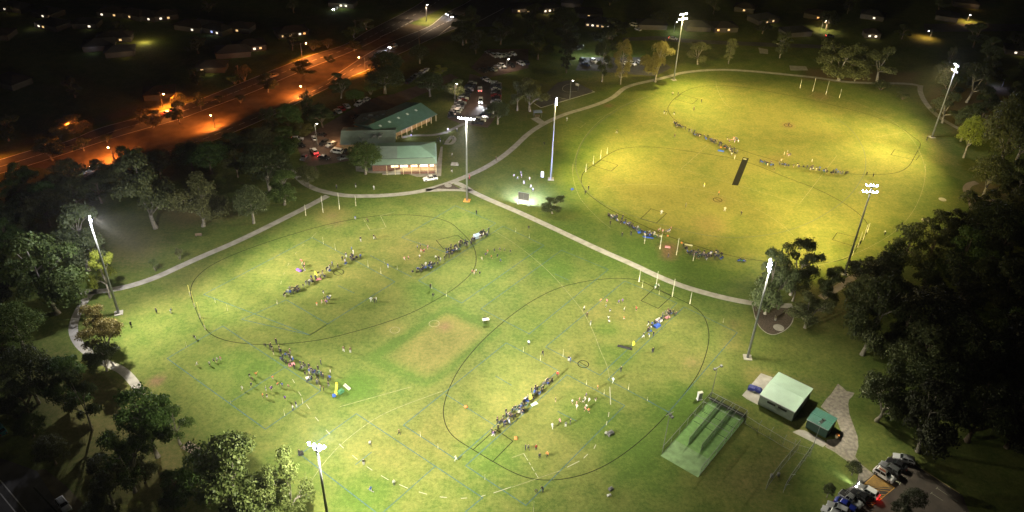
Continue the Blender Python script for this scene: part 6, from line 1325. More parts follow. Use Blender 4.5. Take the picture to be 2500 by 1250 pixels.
def person_mesh(pose):
    """one continuous skinned figure 1.75 m tall, slots: skin, top, bottom, shoes, hair, sleeves, shins"""
    J = {'pel': (0, 0, .95, .135), 'wai': (0, 0, 1.10, .125), 'che': (0, -.01, 1.32, .150), 'nec': (0, 0, 1.48, .062), 'hd1': (0, -.02, 1.58, .090), 'hd2': (0, -.015, 1.70, .088)}
    for s, t in ((-1, 'l'), (1, 'r')):
        J['sh' + t] = (s * .19, 0, 1.40, .068); J['el' + t] = (s * .25, .02, 1.13, .046); J['wr' + t] = (s * .26, -.04, .90, .034); J['ha' + t] = (s * .26, -.07, .80, .036)
        J['hi' + t] = (s * .10, 0, .88, .100); J['kn' + t] = (s * .11, -.01, .49, .062); J['an' + t] = (s * .11, .01, .09, .045); J['to' + t] = (s * .12, -.15, .04, .040)
    def mv(k, x, y, z): J[k] = (x, y, z, J[k][3])
    if pose == 'hips':
        for s, t in ((-1, 'l'), (1, 'r')): mv('el' + t, s * .42, .06, 1.18); mv('wr' + t, s * .22, -.06, 1.03); mv('ha' + t, s * .16, -.1, 1.01); mv('an' + t, s * .2, .01, .09); mv('to' + t, s * .23, -.14, .04); mv('kn' + t, s * .16, -.01, .49)
    if pose == 'walk':
        for s, t in ((-1, 'l'), (1, 'r')): mv('kn' + t, s * .1, -.16 * s - .05, .50); mv('an' + t, s * .1, -.28 * s + .08, .10 + (.06 if s < 0 else 0)); mv('to' + t, s * .1, -.28 * s - .08, .05); mv('el' + t, s * .26, .14 * s, 1.14); mv('wr' + t, s * .26, .10 * s - .1, .92); mv('ha' + t, s * .25, .10 * s - .16, .84)
    if pose == 'run':
        for k in ('wai', 'che', 'nec', 'hd1', 'hd2', 'shl', 'shr'): x, y, z, r_ = J[k]; J[k] = (x, y - (z - .95) * .25, z - .03, r_)
        mv('knl', -.1, -.36, .72); mv('anl', -.1, -.22, .34); mv('tol', -.1, -.38, .28); mv('knr', .1, .12, .50); mv('anr', .1, .46, .30); mv('tor', .1, .56, .18)
        mv('ell', -.28, .16, 1.16); mv('wrl', -.24, -.02, 1.02); mv('hal', -.22, -.1, 1.05); mv('elr', .28, -.28, 1.16); mv('wrr', .2, -.46, 1.28); mv('har', .18, -.5, 1.36)
    if pose == 'arms':
        for s, t in ((-1, 'l'), (1, 'r')): mv('el' + t, s * .42, -.04, 1.55); mv('wr' + t, s * .45, -.05, 1.82); mv('ha' + t, s * .45, -.06, 1.92)
    if pose in ('sit', 'floor'):
        dz = -.48 if pose == 'sit' else -.82
        for k in J:
            if k[:2] in ('pe', 'wa', 'ch', 'ne', 'hd', 'sh', 'hi', 'el', 'wr', 'ha'): x, y, z, r_ = J[k]; J[k] = (x, y + .02 + (z - .9) * .12, z + dz, r_)
        for s, t in ((-1, 'l'), (1, 'r')):
            if pose == 'sit': mv('kn' + t, s * .13, -.44, .47); mv('an' + t, s * .13, -.46, .09); mv('to' + t, s * .13, -.62, .04); mv('el' + t, s * .27, -.05, .68); mv('wr' + t, s * .2, -.3, .58); mv('ha' + t, s * .17, -.38, .56)
            else: mv('kn' + t, s * .26, -.34, .28); mv('an' + t, s * .10, -.40, .09); mv('to' + t, s * .02, -.5, .08); mv('el' + t, s * .28, -.05, .35); mv('wr' + t, s * .2, -.28, .3); mv('ha' + t, s * .15, -.36, .28)
    if pose == 'bend':
        for k in ('wai', 'che', 'nec', 'hd1', 'hd2', 'shl', 'shr'): x, y, z, r_ = J[k]; d_ = z - .95; J[k] = (x, y - d_ * .75, .95 + d_ * .62, r_)
        for s, t in ((-1, 'l'), (1, 'r')): mv('el' + t, s * .24, -.42, .98); mv('wr' + t, s * .16, -.48, .74); mv('ha' + t, s * .15, -.5, .64); mv('kn' + t, s * .14, -.1, .48)
    names = list(J); ix = {k: i for i, k in enumerate(names)}
    E = [('pel', 'wai'), ('wai', 'che'), ('che', 'nec'), ('nec', 'hd1'), ('hd1', 'hd2')]
    for t in 'lr': E += [('che', 'sh' + t), ('sh' + t, 'el' + t), ('el' + t, 'wr' + t), ('wr' + t, 'ha' + t), ('pel', 'hi' + t), ('hi' + t, 'kn' + t), ('kn' + t, 'an' + t), ('an' + t, 'to' + t)]
    me = bpy.data.meshes.new('skeleton'); me.from_pydata([J[k][:3] for k in names], [(ix[a], ix[b]) for a, b in E], [])
    ob = bpy.data.objects.new('skeleton', me); COL.objects.link(ob); md = ob.modifiers.new('skin', 'SKIN'); md.use_smooth_shade = True
    sv = me.skin_vertices[0].data
    for k in names: sv[ix[k]].radius = (J[k][3], J[k][3] * (.8 if k in ('che', 'wai', 'pel') else 1)); sv[ix[k]].use_root = (k == 'pel')
    sb = ob.modifiers.new('sub', 'SUBSURF'); sb.levels = 1; sb.render_levels = 1
    dg = bpy.context.evaluated_depsgraph_get(); out_ = bpy.data.meshes.new_from_object(ob.evaluated_get(dg)); out_.name = 'person'
    bpy.data.objects.remove(ob)
    for m in (M['skin'], CL_['navy'], CL_['black'], M['shoe'], M['hair'], CL_['navy'], CL_['black']): out_.materials.append(m)
    def segd(p, a, b):
        a, b = Vector(a), Vector(b); ab = b - a; t = max(0, min(1, (p - a).dot(ab) / ab.length_squared)); return (p - a - ab * t).length, t
    ES = []
    for a, b in E:
        s = 1
        if a in ('nec',) or a == 'hd1': s = 0
        if a == 'che' and b == 'nec': s = 1
        if a[:2] == 'el': s = 5
        if a[:2] == 'wr': s = 0
        if a == 'pel' and b != 'wai' or a[:2] == 'hi': s = 2
        if a[:2] == 'kn': s = 6
        if a[:2] == 'an': s = 3
        ES.append((J[a][:3], J[b][:3], s, (J[a][3] + J[b][3]) / 2))
    hd = Vector(J['hd2'][:3])
    mi = []
    for p in out_.polygons:
        c = p.center; best = min(ES, key=lambda e: segd(c, e[0], e[1])[0] / e[3]); s = best[2]
        if s == 0 and (c - hd).length < .13 and (c.z > hd.z - .01 or c.y > hd.y + .03): s = 4
        mi.append(s)
    out_.polygons.foreach_set('material_index', mi); out_.polygons.foreach_set('use_smooth', [True] * len(mi)); return out_
POSES = {p: person_mesh(p) for p in ('stand', 'hips', 'walk', 'run', 'arms', 'sit', 'floor', 'bend')}
chair_mb = MB(); chair_mb.box(-.26, .26, -.24, .24, .40, .43, 0); chair_mb.frustum([(-.26, .22, .42), (.26, .22, .42), (.26, .25, .42), (-.26, .25, .42)], [(-.28, .36, .92), (.28, .36, .92), (.28, .39, .92), (-.28, .39, .92)], 0)
for sx in (-1, 1): chair_mb.tube((sx * .26, -.24, 0), (sx * .26, .26, .42), .018, .018, 4, 1); chair_mb.tube((sx * .26, .26, 0), (sx * .26, -.24, .42), .018, .018, 4, 1); chair_mb.tube((sx * .3, -.22, .62), (sx * .3, .3, .62), .022, .022, 4, 1); chair_mb.tube((sx * .27, -.24, .41), (sx * .3, -.22, .62), .016, .016, 4, 1)
CHAIR = {}
for cname in ('navy', 'black', 'blue', 'green', 'grey', 'red'): CHAIR[cname] = chair_mb.mesh('camp_chair', [CL_[cname], M['steel']])
r3 = random.Random(77); PEOPLE = []   # (loc, yaw, pose, top, bottom, kind, where, label key)
SCALE = 1.12
def add(p, yaw, pose, top, bottom, what, where, kid=False, chair=None): PEOPLE.append([Vector(p), yaw, pose, top, bottom, what, where, kid, chair])
CROWD = ['black', 'black', 'navy', 'navy', 'black', 'grey', 'black', 'navy', 'white', 'blue', 'navy', 'black', 'brown', 'black', 'black', 'navy']; PANTS = ['black', 'navy', 'black', 'grey', 'black', 'navy', 'cream']
def crowd_line(pts, n, where, sit=.35, spread=1.0, face=1, clump=.5, extra=None):
    P = [G(*p) for p in pts]; ds = [0.0]
    for a, b in zip(P[:-1], P[1:]): ds.append(ds[-1] + (b - a).length)
    ts = sorted((r3.random() if r3.random() > clump else min(.999, max(0, r3.choice((.12, .3, .42, .55, .68, .8, .92)) + r3.gauss(0, .03)))) for _ in range(n)); got = []
    for t in ts:
        d = t * ds[-1]; i = max(j for j in range(len(ds) - 1) if ds[j] <= d); a, b = P[i], P[i + 1]; u = (b - a).normalized(); nrm = Vector((-u.y, u.x, 0)) * face
        for _ in range(12):
            p = a + u * (d - ds[i] + r3.uniform(-.5, .5)) + nrm * r3.gauss(0, .55 * spread)
            if all((p - g).length > .48 for g in got): break
        got.append(p); s = r3.random() < sit; yaw = math.atan2(nrm.y, nrm.x) + PI / 2 + r3.gauss(0, .35)
        add(p, yaw, 'sit' if s else r3.choice(('stand', 'stand', 'hips', 'walk', 'stand', 'bend')), r3.choice(CROWD), r3.choice(PANTS), 'seated spectator' if s else 'spectator', where, r3.random() < .25, r3.choice(('navy', 'black', 'blue', 'green', 'grey', 'black')) if s else None)
crowd_line([(688, 724), (722, 712), (770, 686), (815, 655), (845, 640), (876, 628)], 52, 'by the upper yellow banner', .4)
crowd_line([(1012, 668), (1060, 648), (1100, 618), (1150, 590), (1190, 566)], 72, 'in the longest spectator line', .3, 1.3)
crowd_line([(650, 845), (690, 868), (725, 892), (765, 915), (790, 940), (798, 960)], 48, 'in the loose group by the yellow tube', .12, 1.7, -1)
crowd_line([(1206, 1058), (1240, 1025), (1275, 995), (1310, 960), (1345, 928)], 54, 'by the lower yellow banner', .45, 1.2)
crowd_line([(1575, 825), (1595, 800), (1615, 783), (1640, 765)], 22, 'in the group near the east goal posts', .3, 1.0)
crowd_line([(1481, 525), (1510, 540), (1545, 556), (1575, 574), (1605, 580), (1622, 588)], 48, 'in the row left of the near goals', .6, .8)
crowd_line([(1667, 605), (1690, 622), (1720, 628), (1745, 625), (1765, 631)], 50, 'in the crowd beside the near goals', .45, 1.5)
crowd_line([(1797, 637), (1822, 640)], 5, 'at the end by the grey green tree', .9, .3)
crowd_line([(1642, 298), (1660, 312), (1695, 328), (1735, 345), (1770, 362), (1797, 376)], 66, 'in the line curving along the far black oval', .5, .9)
crowd_line([(1852, 396), (1880, 405), (1920, 405), (1975, 413), (2030, 424), (2085, 428)], 52, 'in the line right of the black pitch', .6, .7)
def kids(z, pts, tops, where, poses=('run', 'walk', 'stand', 'run', 'arms'), what='young player', kid=True, bottoms=('white', 'navy', 'black')):
    for i, p in enumerate(q(z, *pts) if z else pts): add(G(*p), r3.uniform(0, 6.28), r3.choice(poses), tops[i % len(tops)], r3.choice(bottoms), what, where, kid)
Z2 = lambda ox, oy, s, pts: [(ox + x / s, oy + y / s) for x, y in pts]
kids('', Z2(640, 560, 6.25, [(600, 510), (615, 525), (615, 570), (650, 575), (635, 600), (650, 655)]), ('pink', 'orange', 'white', 'pink', 'navy', 'purple'), 'above the upper yellow banner')
kids('', Z2(640, 560, 6.25, [(940, 990), (955, 1080), (1000, 1075), (1025, 1090), (1045, 1060), (970, 1130), (990, 1140), (915, 1135), (838, 1170)]), ('navy', 'black', 'blue', 'blue', 'white', 'pink', 'purple', 'pink', 'orange'), 'in the blue group on the upper oval')
kids('', Z2(640, 560, 6.25, [(1505, 185), (1705, 150), (1730, 160), (1370, 340), (1395, 385), (1922, 590), (1665, 1110), (1715, 1120), (1745, 1110), (1283, 430)]), ('black', 'black', 'brown', 'blue', 'white', 'blue', 'white', 'black', 'white', 'navy'), 'standing apart on the upper left oval', ('stand', 'hips', 'walk'), 'person', False)
kids('', Z2(980, 540, 6.25, [(245, 430), (290, 395), (300, 480), (335, 490), (350, 480), (400, 430), (410, 420), (280, 570), (50, 600), (110, 590)]), ('blue', 'grey', 'pink', 'red', 'pink', 'pink', 'cream', 'white', 'pink', 'pink'), 'left of the longest spectator line')
kids('', Z2(980, 540, 6.25, [(1230, 600), (1283, 540), (1315, 495), (1375, 575), (1420, 475), (1465, 560), (1505, 460), (1575, 470), (1660, 490), (1515, 630), (1080, 800), (1110, 815), (1140, 790), (1195, 820)]), ('cream', 'purple', 'orange', 'orange', 'navy', 'navy', 'grey', 'grey', 'navy', 'blue', 'pink', 'pink', 'paleblue', 'navy'), 'right of the longest spectator line')
kids('', Z2(980, 540, 6.25, [(480, 1150), (1945, 120), (445, 1030)]), ('black', 'black', 'black'), 'alone on the grass between the ovals', ('stand', 'bend'), 'person', False)
kids('', [(1163, 524)], ('black',), 'in black beside the middle light pole', ('stand',), 'person', False)
kids('', Z2(560, 820, 6.25, [(315, 640), (355, 690), (415, 620), (340, 780), (200, 830), (665, 670), (740, 770), (810, 780), (910, 800), (565, 850), (635, 835), (655, 830), (515, 940), (580, 950), (855, 980)]), ('black', 'brown', 'orange', 'navy', 'white', 'orange', 'orange', 'blue', 'pink', 'blue', 'purple', 'navy', 'orange', 'black', 'purple'), 'on the pitch left of the yellow tube')
kids('', Z2(560, 820, 6.25, [(975, 1140), (1025, 1090), (1745, 240), (1850, 260), (1545, 590), (1400, 440), (1535, 680), (1410, 610)]), ('white', 'navy', 'brown', 'brown', 'white', 'navy', 'blue', 'green'), 'standing near the yellow tube', ('stand', 'hips'), 'person', False)
kids('I', [(1432, 190), (1525, 188), (1560, 165), (1580, 160), (1605, 150)], ('white', 'white', 'grey', 'white', 'pink'), 'in the small group on the left pitch')
kids('', Z2(1180, 880, 6.25, [(1100, 630), (1355, 660), (1420, 690), (1425, 740), (1465, 630), (1520, 650), (1550, 620), (1610, 640), (1565, 560), (1710, 630), (1570, 735), (1550, 770), (1605, 800), (1740, 440)]), ('black', 'white', 'pink', 'white', 'pink', 'navy', 'white', 'white', 'purple', 'black', 'white', 'pink', 'orange', 'orange'), 'right of the lower yellow banner')
kids('', Z2(1180, 880, 6.25, [(1050, 1035), (1165, 970), (1255, 1015), (1325, 975), (1325, 30), (1300, 10), (1975, 340), (1130, 250), (1045, 335), (225, 1060), (150, 1160), (130, 1120), (395, 985)]), ('white', 'pink', 'grey', 'navy', 'blue', 'black', 'paleblue', 'red', 'black', 'black', 'purple', 'black', 'paleblue'), 'around the lower yellow banner', ('walk', 'stand'), 'person', False)
kids('K', [(120, 40), (222, 115), (790, 232), (1020, 95), (98, 800), (118, 800), (175, 800), (200, 862), (255, 850)], ('paleblue', 'black', 'black', 'black', 'navy', 'grey', 'red', 'navy', 'orange'), 'scattered over the lower oval', ('stand', 'walk'), 'person', False)
kids('', Z2(1400, 700, 6.25, [(410, 240), (505, 250), (495, 325), (555, 390), (685, 265), (750, 245), (770, 380), (955, 370), (770, 510), (530, 510), (540, 565)]), ('orange', 'pink', 'green', 'navy', 'purple', 'purple', 'white', 'red', 'orange', 'white', 'white'), 'in front of the east goals')
kids('', Z2(1400, 700, 6.25, [(160, 370), (205, 465), (260, 590), (1065, 780), (1140, 595), (1210, 1005), (1245, 30), (1290, 25), (1180, 640), (1215, 760)]), ('white', 'brown', 'grey', 'black', 'black', 'black', 'green', 'white', 'black', 'black'), 'around the east goals pitch', ('stand', 'hips', 'walk'), 'person', False)
kids('J', [(830, 770), (783, 908), (1003, 1055), (838, 1108), (1452, 880), (1040, 690), (318, 838)], ('white', 'black', 'white', 'blue', 'white', 'brown', 'black'), 'scattered on the lowest pitch', ('stand', 'walk', 'run'), 'person', False)
kids('', [(383, 765), (417, 765), (321, 798), (478, 828), (1310, 1203), (1326, 1202), (1478, 1066), (868, 536), (899, 543)], ('grey', 'navy', 'black', 'black', 'black', 'black', 'white', 'blue', 'brown'), 'on the outer edge of the left fields', ('stand', 'bend'), 'person', False)
kids('', Z2(1460, 500, 6.25, [(375, 215), (185, 310), (500, 470), (365, 490), (475, 350), (965, 150), (1070, 810), (1655, 850), (1605, 790), (1335, 40), (1930, 100), (2180, 165)]), ('black', 'black', 'black', 'black', 'black', 'white', 'black', 'black', 'cream', 'grey', 'cream', 'black'), 'standing apart near the near goals', ('stand', 'hips', 'walk'), 'person', False)
kids('', Z2(1460, 500, 6.25, [(940, 400), (985, 430), (1030, 440), (1060, 430), (1080, 420), (1095, 430), (1110, 390), (920, 420)]), ('white', 'pink', 'purple', 'blue', 'blue', 'white', 'pink', 'pink'), 'in the huddle by the near goals')
kids('', Z2(1620, 200, 4.63, [(720, 660), (740, 690), (770, 680), (800, 690), (815, 660), (830, 670), (840, 690), (790, 660), (1360, 830), (1390, 840), (1410, 850), (1430, 840), (1400, 810), (740, 780), (765, 840), (1675, 910), (1245, 1005), (1325, 905)]), ('black', 'purple', 'pink', 'purple', 'blue', 'blue', 'white', 'pink', 'white', 'pink', 'purple', 'navy', 'white', 'white', 'white', 'white', 'black', 'white'), 'in the huddles near the black pitch')
kids('', Z2(1620, 200, 4.63, [(100, 155), (163, 150), (425, 235), (340, 325), (115, 375), (30, 370), (5, 365), (125, 630), (1410, 500), (2290, 1060), (2365, 1080), (800, 875)]), ('cream', 'black', 'black', 'brown', 'black', 'black', 'black', 'brown', 'brown', 'black', 'black', 'white'), 'scattered on the far yellow oval', ('stand', 'walk', 'hips'), 'person', False)
kids('', Z2(1230, 400, 9.615, [(235, 325), (400, 260), (415, 325), (320, 375), (605, 390), (470, 480), (630, 570), (680, 650)]), ('white', 'grey', 'white', 'white', 'cream', 'white', 'cream', 'white'), 'lit white by the scoreboard')
kids('G', [(555, 190), (532, 225), (1395, 170), (1500, 228)], ('black', 'black', 'yellow', 'orange'), 'on the left rim of the near yellow oval', ('stand', 'hips'), 'person', False)
kids('', [(2160, 574), (1505, 326), (1330, 355), (2262, 343), (1384, 296)], ('white', 'brown', 'black', 'black', 'white'), 'alone at the rim of the yellow fields', ('stand', 'bend', 'walk'), 'person', False)
kids('6', [(2120, 770), (2115, 955), (2330, 1060), (710, 1160), (945, 1140), (1165, 1170), (1940, 580), (1975, 590), (2010, 610), (1965, 570), (2135, 555), (1440, 535), (1470, 545), (2180, 460)], ('white', 'black', 'red', 'grey', 'black', 'white', 'black', 'navy', 'grey', 'black', 'white', 'black', 'brown', 'cream'), 'on the lawn around the clubhouse', ('stand', 'walk'), 'person', False)
kids('', [(1211, 393), (1146, 437)], ('brown', 'red'), 'on the footpath near the middle light pole', ('walk',), 'person', False)
PEOPLE.sort(key=lambda a: (a[0] - EYE).length)
near, rest = PEOPLE[:300], PEOPLE[300:]
count = {}; VAR = {}
SHORT = {'paleblue': 'pale blue'}
for where in {a[6] for a in near}:
    grp = [a for a in near if a[6] == where]; grp.sort(key=lambda a: proj(a[0])[0])
    seen = {}
    for a in grp: seen.setdefault((a[3], a[5]), []).append(a)
    for (top, what), lst in seen.items():
        for i, a in enumerate(lst): a.append((ordn(i + 1) + ' from left, ') if len(lst) > 1 else '')
def person_label(a): return f'{SHORT.get(a[3], a[3])} topped {a[5]} {a[6]}' + (', ' + a[9].strip(' ,') if a[9] else '')
chairs = {}
for a in near:
    if a[8]: chairs.setdefault((a[8], a[6]), []).append(a)
for ks in chairs.values():
    ks.sort(key=lambda a: proj(a[0])[0])
    for i, a in enumerate(ks): a.append(ordn(i + 1))
for a in near:
    p, yaw, pose, top, bottom, what, where, kid, chair = a[:9]
    o = link(bpy.data.objects.new('person', POSES[pose])); o.location = p; o.rotation_euler = (0, 0, yaw); s = SCALE * (.80 if kid else r3.uniform(.95, 1.04)); o.scale = (s * 1.06, s * 1.06, s)
    sk = M['skin'] if r3.random() < .85 else M['skin2']; kit = what == 'young player'
    for i, m in enumerate((sk, CL_[top], CL_[bottom], M['shoe'], M['hair'] if r3.random() < .65 else M['hair2'], sk if kit else CL_[top], sk if kit else CL_[bottom])): o.material_slots[i].link = 'OBJECT'; o.material_slots[i].material = m
    tag(o, person_label(a), 'person', 'people ' + where)
    if chair:
        c = link(bpy.data.objects.new('camp_chair', CHAIR[chair])); c.location = p + Vector((math.sin(yaw) * -.06, math.cos(yaw) * .06, 0)); c.rotation_euler = (0, 0, yaw); c.scale = (s, s, s)
        tag(c, f'{chair} camp chair {where}, {a[10]} from left', 'camp chair', 'camp chairs ' + where)
# the farthest spectators read as one crowd
mbv = []; 
bm_all = MB(); mats_all = [M['skin'], M['shoe'], M['hair']] + list(CL_.values()); mi_of = {k: i + 3 for i, k in enumerate(CL_)}
for a in rest:
    p, yaw, pose, top, bottom, what, where, kid, chair = a[:9]; me_ = POSES[pose]; s = SCALE * (.8 if kid else 1.0); R = Matrix.Rotation(yaw, 3, 'Z'); b = len(bm_all.v)
    bm_all.v += [tuple(p + R @ (v.co * s)) for v in me_.vertices]; mp = [0, mi_of[top], mi_of[bottom], 1, 2, 0 if kid else mi_of[top], 0 if kid else mi_of[bottom]]
    for f in me_.polygons: bm_all.f.append(tuple(b + i for i in f.vertices)); bm_all.m.append(mp[f.material_index])
    if chair:
        b = len(bm_all.v); cm = CHAIR[chair]; bm_all.v += [tuple(p + R @ (v.co * s)) for v in cm.vertices]
        for f in cm.polygons: bm_all.f.append(tuple(b + i for i in f.vertices)); bm_all.m.append(mi_of[chair] if f.material_index == 0 else 1)
if rest: tag(bm_all.build('crowd', mats_all, None, True), 'farthest players and spectators on the yellow fields', kind='stuff')

# ------------------------------------------------------------------ gear on the grass
def flag(base, top, label, m='yellow', mark=True):
    b = G(*base); h = up_to(b, top[1]); o = empty('feather_banner', b, r3.uniform(-.3, .3), label, 'banner'); mb = MB(); mb.tube((0, 0, 0), (0, 0, h), .03, .02, 6); mb.build('pole', M['steel'], o)
    mb = MB(); n = 8; pts = []
    for k in range(n + 1):
        t = k / n; z = h * (.16 + .82 * t); w = .75 * math.sin(PI * min(1, .22 + t * .72)) ** .6
        pts.append((z, w))
    for (z0, w0), (z1, w1) in zip(pts[:-1], pts[1:]): mb.frustum([(.03, -.01, z0), (w0, -.01, z0), (w0, .01, z0), (.03, .01, z0)], [(.03, -.01, z1), (w1, -.01, z1), (w1, .01, z1), (.03, .01, z1)])
    mb.build('sail', CL_[m], o)
    if mark: mb = MB(); mb.box(.2, .5, -.018, -.011, h * .62, h * .74); mb.build('emblem', CL_['navy'], o)
flag((769, 675), (757, 661), 'yellow feather banner standing in the upper spectator line'); flag((1291, 978), (1281, 960), 'yellow feather banner standing in the lower spectator line'); flag((1543, 846), (1545, 832), 'thin yellow banner beside the dark mat on the lower oval', mark=False)
def slab_thing(name, px, size, z, m, label, cat, yaw):
    c = G(*px); mb = MB(); w, d_, h = size; mb.frustum([(-w / 2, -d_ / 2, 0), (w / 2, -d_ / 2, 0), (w / 2, d_ / 2, 0), (-w / 2, d_ / 2, 0)], [(-w / 2 * .94, -d_ / 2 * .9, h), (w / 2 * .94, -d_ / 2 * .9, h), (w / 2 * .94, d_ / 2 * .9, h), (-w / 2 * .94, d_ / 2 * .9, h)])
    if h > .25: mb.frustum([(-w / 2 * .6, -d_ / 2 * .6, h), (w / 2 * .6, -d_ / 2 * .6, h), (w / 2 * .6, d_ / 2 * .6, h), (-w / 2 * .6, d_ / 2 * .6, h)], [(-w / 2 * .35, -d_ / 2 * .3, h * 1.35), (w / 2 * .35, -d_ / 2 * .3, h * 1.35), (w / 2 * .35, d_ / 2 * .3, h * 1.35), (-w / 2 * .35, d_ / 2 * .3, h * 1.35)])
    o = mb.build(name, m); o.location = c + Vector((0, 0, z)); o.rotation_euler[2] = yaw; return tag(o, label, cat)
for a in [('tackle_bag', (730, 661), (1.9, .8, .5), 0, CL_['purple'], 'purple bag lying beside the pink players on the upper left oval', 'bag', -.5), ('picnic_rug', (778, 681), (1.6, 1.1, .04), .01, CL_['pink'], 'pale pink rug beside the upper yellow banner', 'rug', .4),
          ('picnic_rug', (1304, 986), (1.8, 1.0, .04), .01, mat('pale_green_cloth', (.45, .62, .5), .8, .1, 2), 'pale green rug beside the lower yellow banner', 'rug', .6), ('beach_tent', (1165, 579), (2.2, 1.6, 1.0), 0, CL_['paleblue'], 'pale blue beach tent near the upper end of the longest line', 'tent', .6),
          ('beach_tent', (1604, 797), (1.9, 1.3, .6), 0, CL_['blue'], 'bright blue tent in the group near the east goal posts', 'tent', .7), ('beach_tent', (1608, 784), (1.8, 1.4, .6), 0, CL_['white'], 'white tent in the group near the east goal posts', 'tent', .7), ('gear_bag', (1587, 808), (1.0, .5, .2), 0, CL_['blue'], 'small blue bag below the bright blue tent', 'bag', .1),
          ('dark_mat', (1525, 849), (4.0, .6, .35), 0, CL_['black'], 'long black rolled mat lying on the lower oval', 'mat', -.33), ('blue_tarp', (1582, 580), (3.6, .5, .25), 0, CL_['blue'], 'long blue gear strip along the near yellow field line', 'tarpaulin', -.25), ('tub', (1561, 568), (1.2, .9, .5), 0, CL_['blue'], 'blue tub at the left end of the blue gear strip', 'tub', .2), ('gear_bag', (1760, 369), (2.4, .8, .4), 0, CL_['blue'], 'blue gear heap at the end of the far spectator line', 'bags', -.3),
          ('camp_stretcher', (1630, 604), (1.7, .8, .4), 0, CL_['pink'], 'pale pink stretcher between the near yellow field goals', 'stretcher', -.2), ('gear_bag', (832, 958), (1.5, 1.1, .7), 0, CL_['green'], 'dark green bag heap beside the yellow tube', 'bag', .9), ('tub', (816, 967), (.9, .8, .5), 0, CL_['blue'], 'blue tub at the foot of the yellow tube', 'tub', .3),
          ('esky', (1397, 463), (.9, .6, .5), 0, CL_['blue'], 'small blue cool box on the grass by the white boundary line', 'cool box', .3), ('gear_bag', (1185, 781), (1.2, 1.0, .6), 0, CL_['black'], 'dark gear bag under the metal trolley between the ovals', 'bag', .2), ('cone_cluster', (1259, 1071), (.7, .7, .4), 0, CL_['orange'], 'orange cone cluster inside the lower goal square', 'cones', 0), ('cone_cluster', (1137, 994), (.7, .7, .3), 0, CL_['orange'], 'orange cone cluster on the blue pitch line', 'cones', .5), ('gear_bag', (735, 1109), (1.1, .9, .8), 0, CL_['black'], 'dark gear bag at the corner of the lowest pitch', 'bag', .5),
          ('gear_bag', (1490, 1060), (1.6, 1.2, .7), 0, CL_['grey'], 'heap of dark and white gear beside the lower oval line', 'bags', .6), ('gear_bag', (1491, 1195), (1.0, .8, .5), 0, CL_['grey'], 'heap of grey gear on the dark grass, the upper one', 'bags', .6), ('gear_bag', (1487, 1210), (.9, .5, .3), 0, CL_['white'], 'low heap of white gear on the dark grass, the lower one', 'bags', .3), ('cloth_heap', (754, 922), (1.5, 1.0, .15), 0, CL_['white'], 'white cloth heap in the loose group by the yellow tube', 'cloth', .5), ('picnic_rug', (712, 890), (1.6, 1.2, .2), 0, CL_['pink'], 'pale pink rug in the loose group by the yellow tube', 'rug', .5), ('picnic_rug', (1630, 775), (1.6, .9, .15), 0, CL_['pink'], 'pink rug at the upper end of the group near the east goals', 'rug', .6)]:
    slab_thing(*a)
# yellow tube, tables, aluminium benches, trolley
a_, b_ = G(820, 965), G(822, 937); d_ = b_ - a_; mb = MB(); mb.path([Vector((0, 0, .3)), d_ * .5 + Vector((.1, 0, .35)), d_ + Vector((0, 0, .3))], .32, 12); o = mb.build('padded_tube', CL_['yellow'], None, True); o.location = a_; tag(o, 'long yellow padded tube lying on the grass by the loose group', 'padding')
def long_table(a, b, label, m='postwhite', h=.74, w=.75, nm='trestle_table', cat='table'):
    A_, B_ = G(*a), G(*b); d_ = B_ - A_; o = empty(nm, A_, math.atan2(d_.y, d_.x), label, cat); L_ = d_.length; mb = MB(); mb.box(0, L_, -w / 2, w / 2, h - .05, h); mb.build('table_top' if cat == 'table' else 'seat', M[m], o)
    for x in (.2, L_ - .2):
        for y in (-w / 2 + .06, w / 2 - .06): mb = MB(); mb.tube((x, y, 0), (x, y, h - .053), .025, .025, 5); mb.build('leg', M['steel'], o)
long_table((1588, 573), (1615, 582), 'long white table at the near yellow field line'); long_table((1671, 601), (1690, 604), 'long white table beside the near goals crowd'); long_table((839, 943), (853, 955), 'pale aluminium bench beside the dark green bag heap, nearer one', 'postwhite', .45, .3, 'bench', 'bench'); long_table((842, 940), (856, 952), 'pale aluminium bench beside the dark green bag heap, farther one', 'postwhite', .45, .3, 'bench', 'bench')
c = G(1186, 786); o = empty('gear_trolley', c, .3, 'metal gear trolley with a white top standing between the two left ovals', 'trolley'); mb = MB(); mb.box(-.9, .9, -.5, .5, .9, .98); mb.build('tray', M['postwhite'], o)
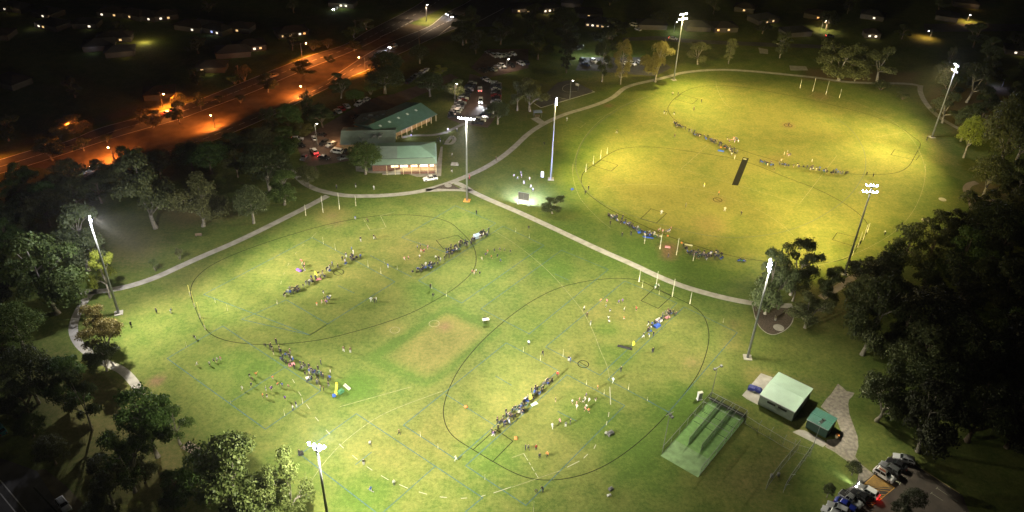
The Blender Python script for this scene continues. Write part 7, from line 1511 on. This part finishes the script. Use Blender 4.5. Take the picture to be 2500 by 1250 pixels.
for x in (-.8, .8):
    for y in (-.4, .4): mb = MB(); mb.tube((x, y, .1), (x, y, .9), .04); mb.tube((x - .02, y - .03, .1), (x + .02, y + .03, .1), .1, .1, 8); mb.build('leg', M['darksteel'], o)
mb = MB(); mb.path([(.85, -.4, .95), (1.2, -.2, 1.6), (1.2, .2, 1.6), (.85, .4, .95)], .03); mb.build('handle', M['steel'], o)
# cones, small
for i, (px, py) in enumerate(((1760, 360), (1770, 361), (1630, 576), (1664, 593))):
    mb = MB(); mb.tube((0, 0, 0), (0, 0, .5), .22, .04, 10); mb.box(-.28, .28, -.28, .28, 0, .04); o = mb.build('traffic_cone', CL_['orange']); o.location = G(px, py); tag(o, ['orange cone beside the blue gear heap, left one', 'orange cone beside the blue gear heap, right one', 'orange cone at the end of the near white table', 'orange cone beside the near goals crowd'][i], 'cone')

# ------------------------------------------------------------------ render settings
scene.view_settings.view_transform = 'Standard'; scene.view_settings.look = 'None'; scene.view_settings.exposure = 0.0; scene.view_settings.gamma = 1.0; scene.view_settings.use_curve_mapping = False
scene.cycles.use_light_tree = True; scene.cycles.max_bounces = 4; scene.cycles.diffuse_bounces = 2; scene.cycles.transmission_bounces = 2; scene.cycles.sample_clamp_indirect = 3.0; scene.cycles.sample_clamp_direct = 0
scene.cycles.use_denoising = True
scene.cycles.caustics_reflective = False; scene.cycles.caustics_refractive = False
# ------------------------------------------------------------------ night haze round the lamps
hz = MB(); hz.box(-3300, 3300, -3100, 3500, -1, 152); hm_ = bpy.data.materials.new('haze'); hm_.use_nodes = True; hn = hm_.node_tree
hn.nodes.remove(hn.nodes['Principled BSDF']); pv = hn.nodes.new('ShaderNodeVolumePrincipled'); pv.inputs['Color'].default_value = (.9, .92, 1, 1); pv.inputs['Density'].default_value = .00008; pv.inputs['Anisotropy'].default_value = .35
hn.links.new(pv.outputs['Volume'], hn.nodes['Material Output'].inputs['Volume'])
tag(hz.build('haze', hm_), 'thin night haze glowing round the floodlights', kind='stuff')
scene.cycles.volume_bounces = 0
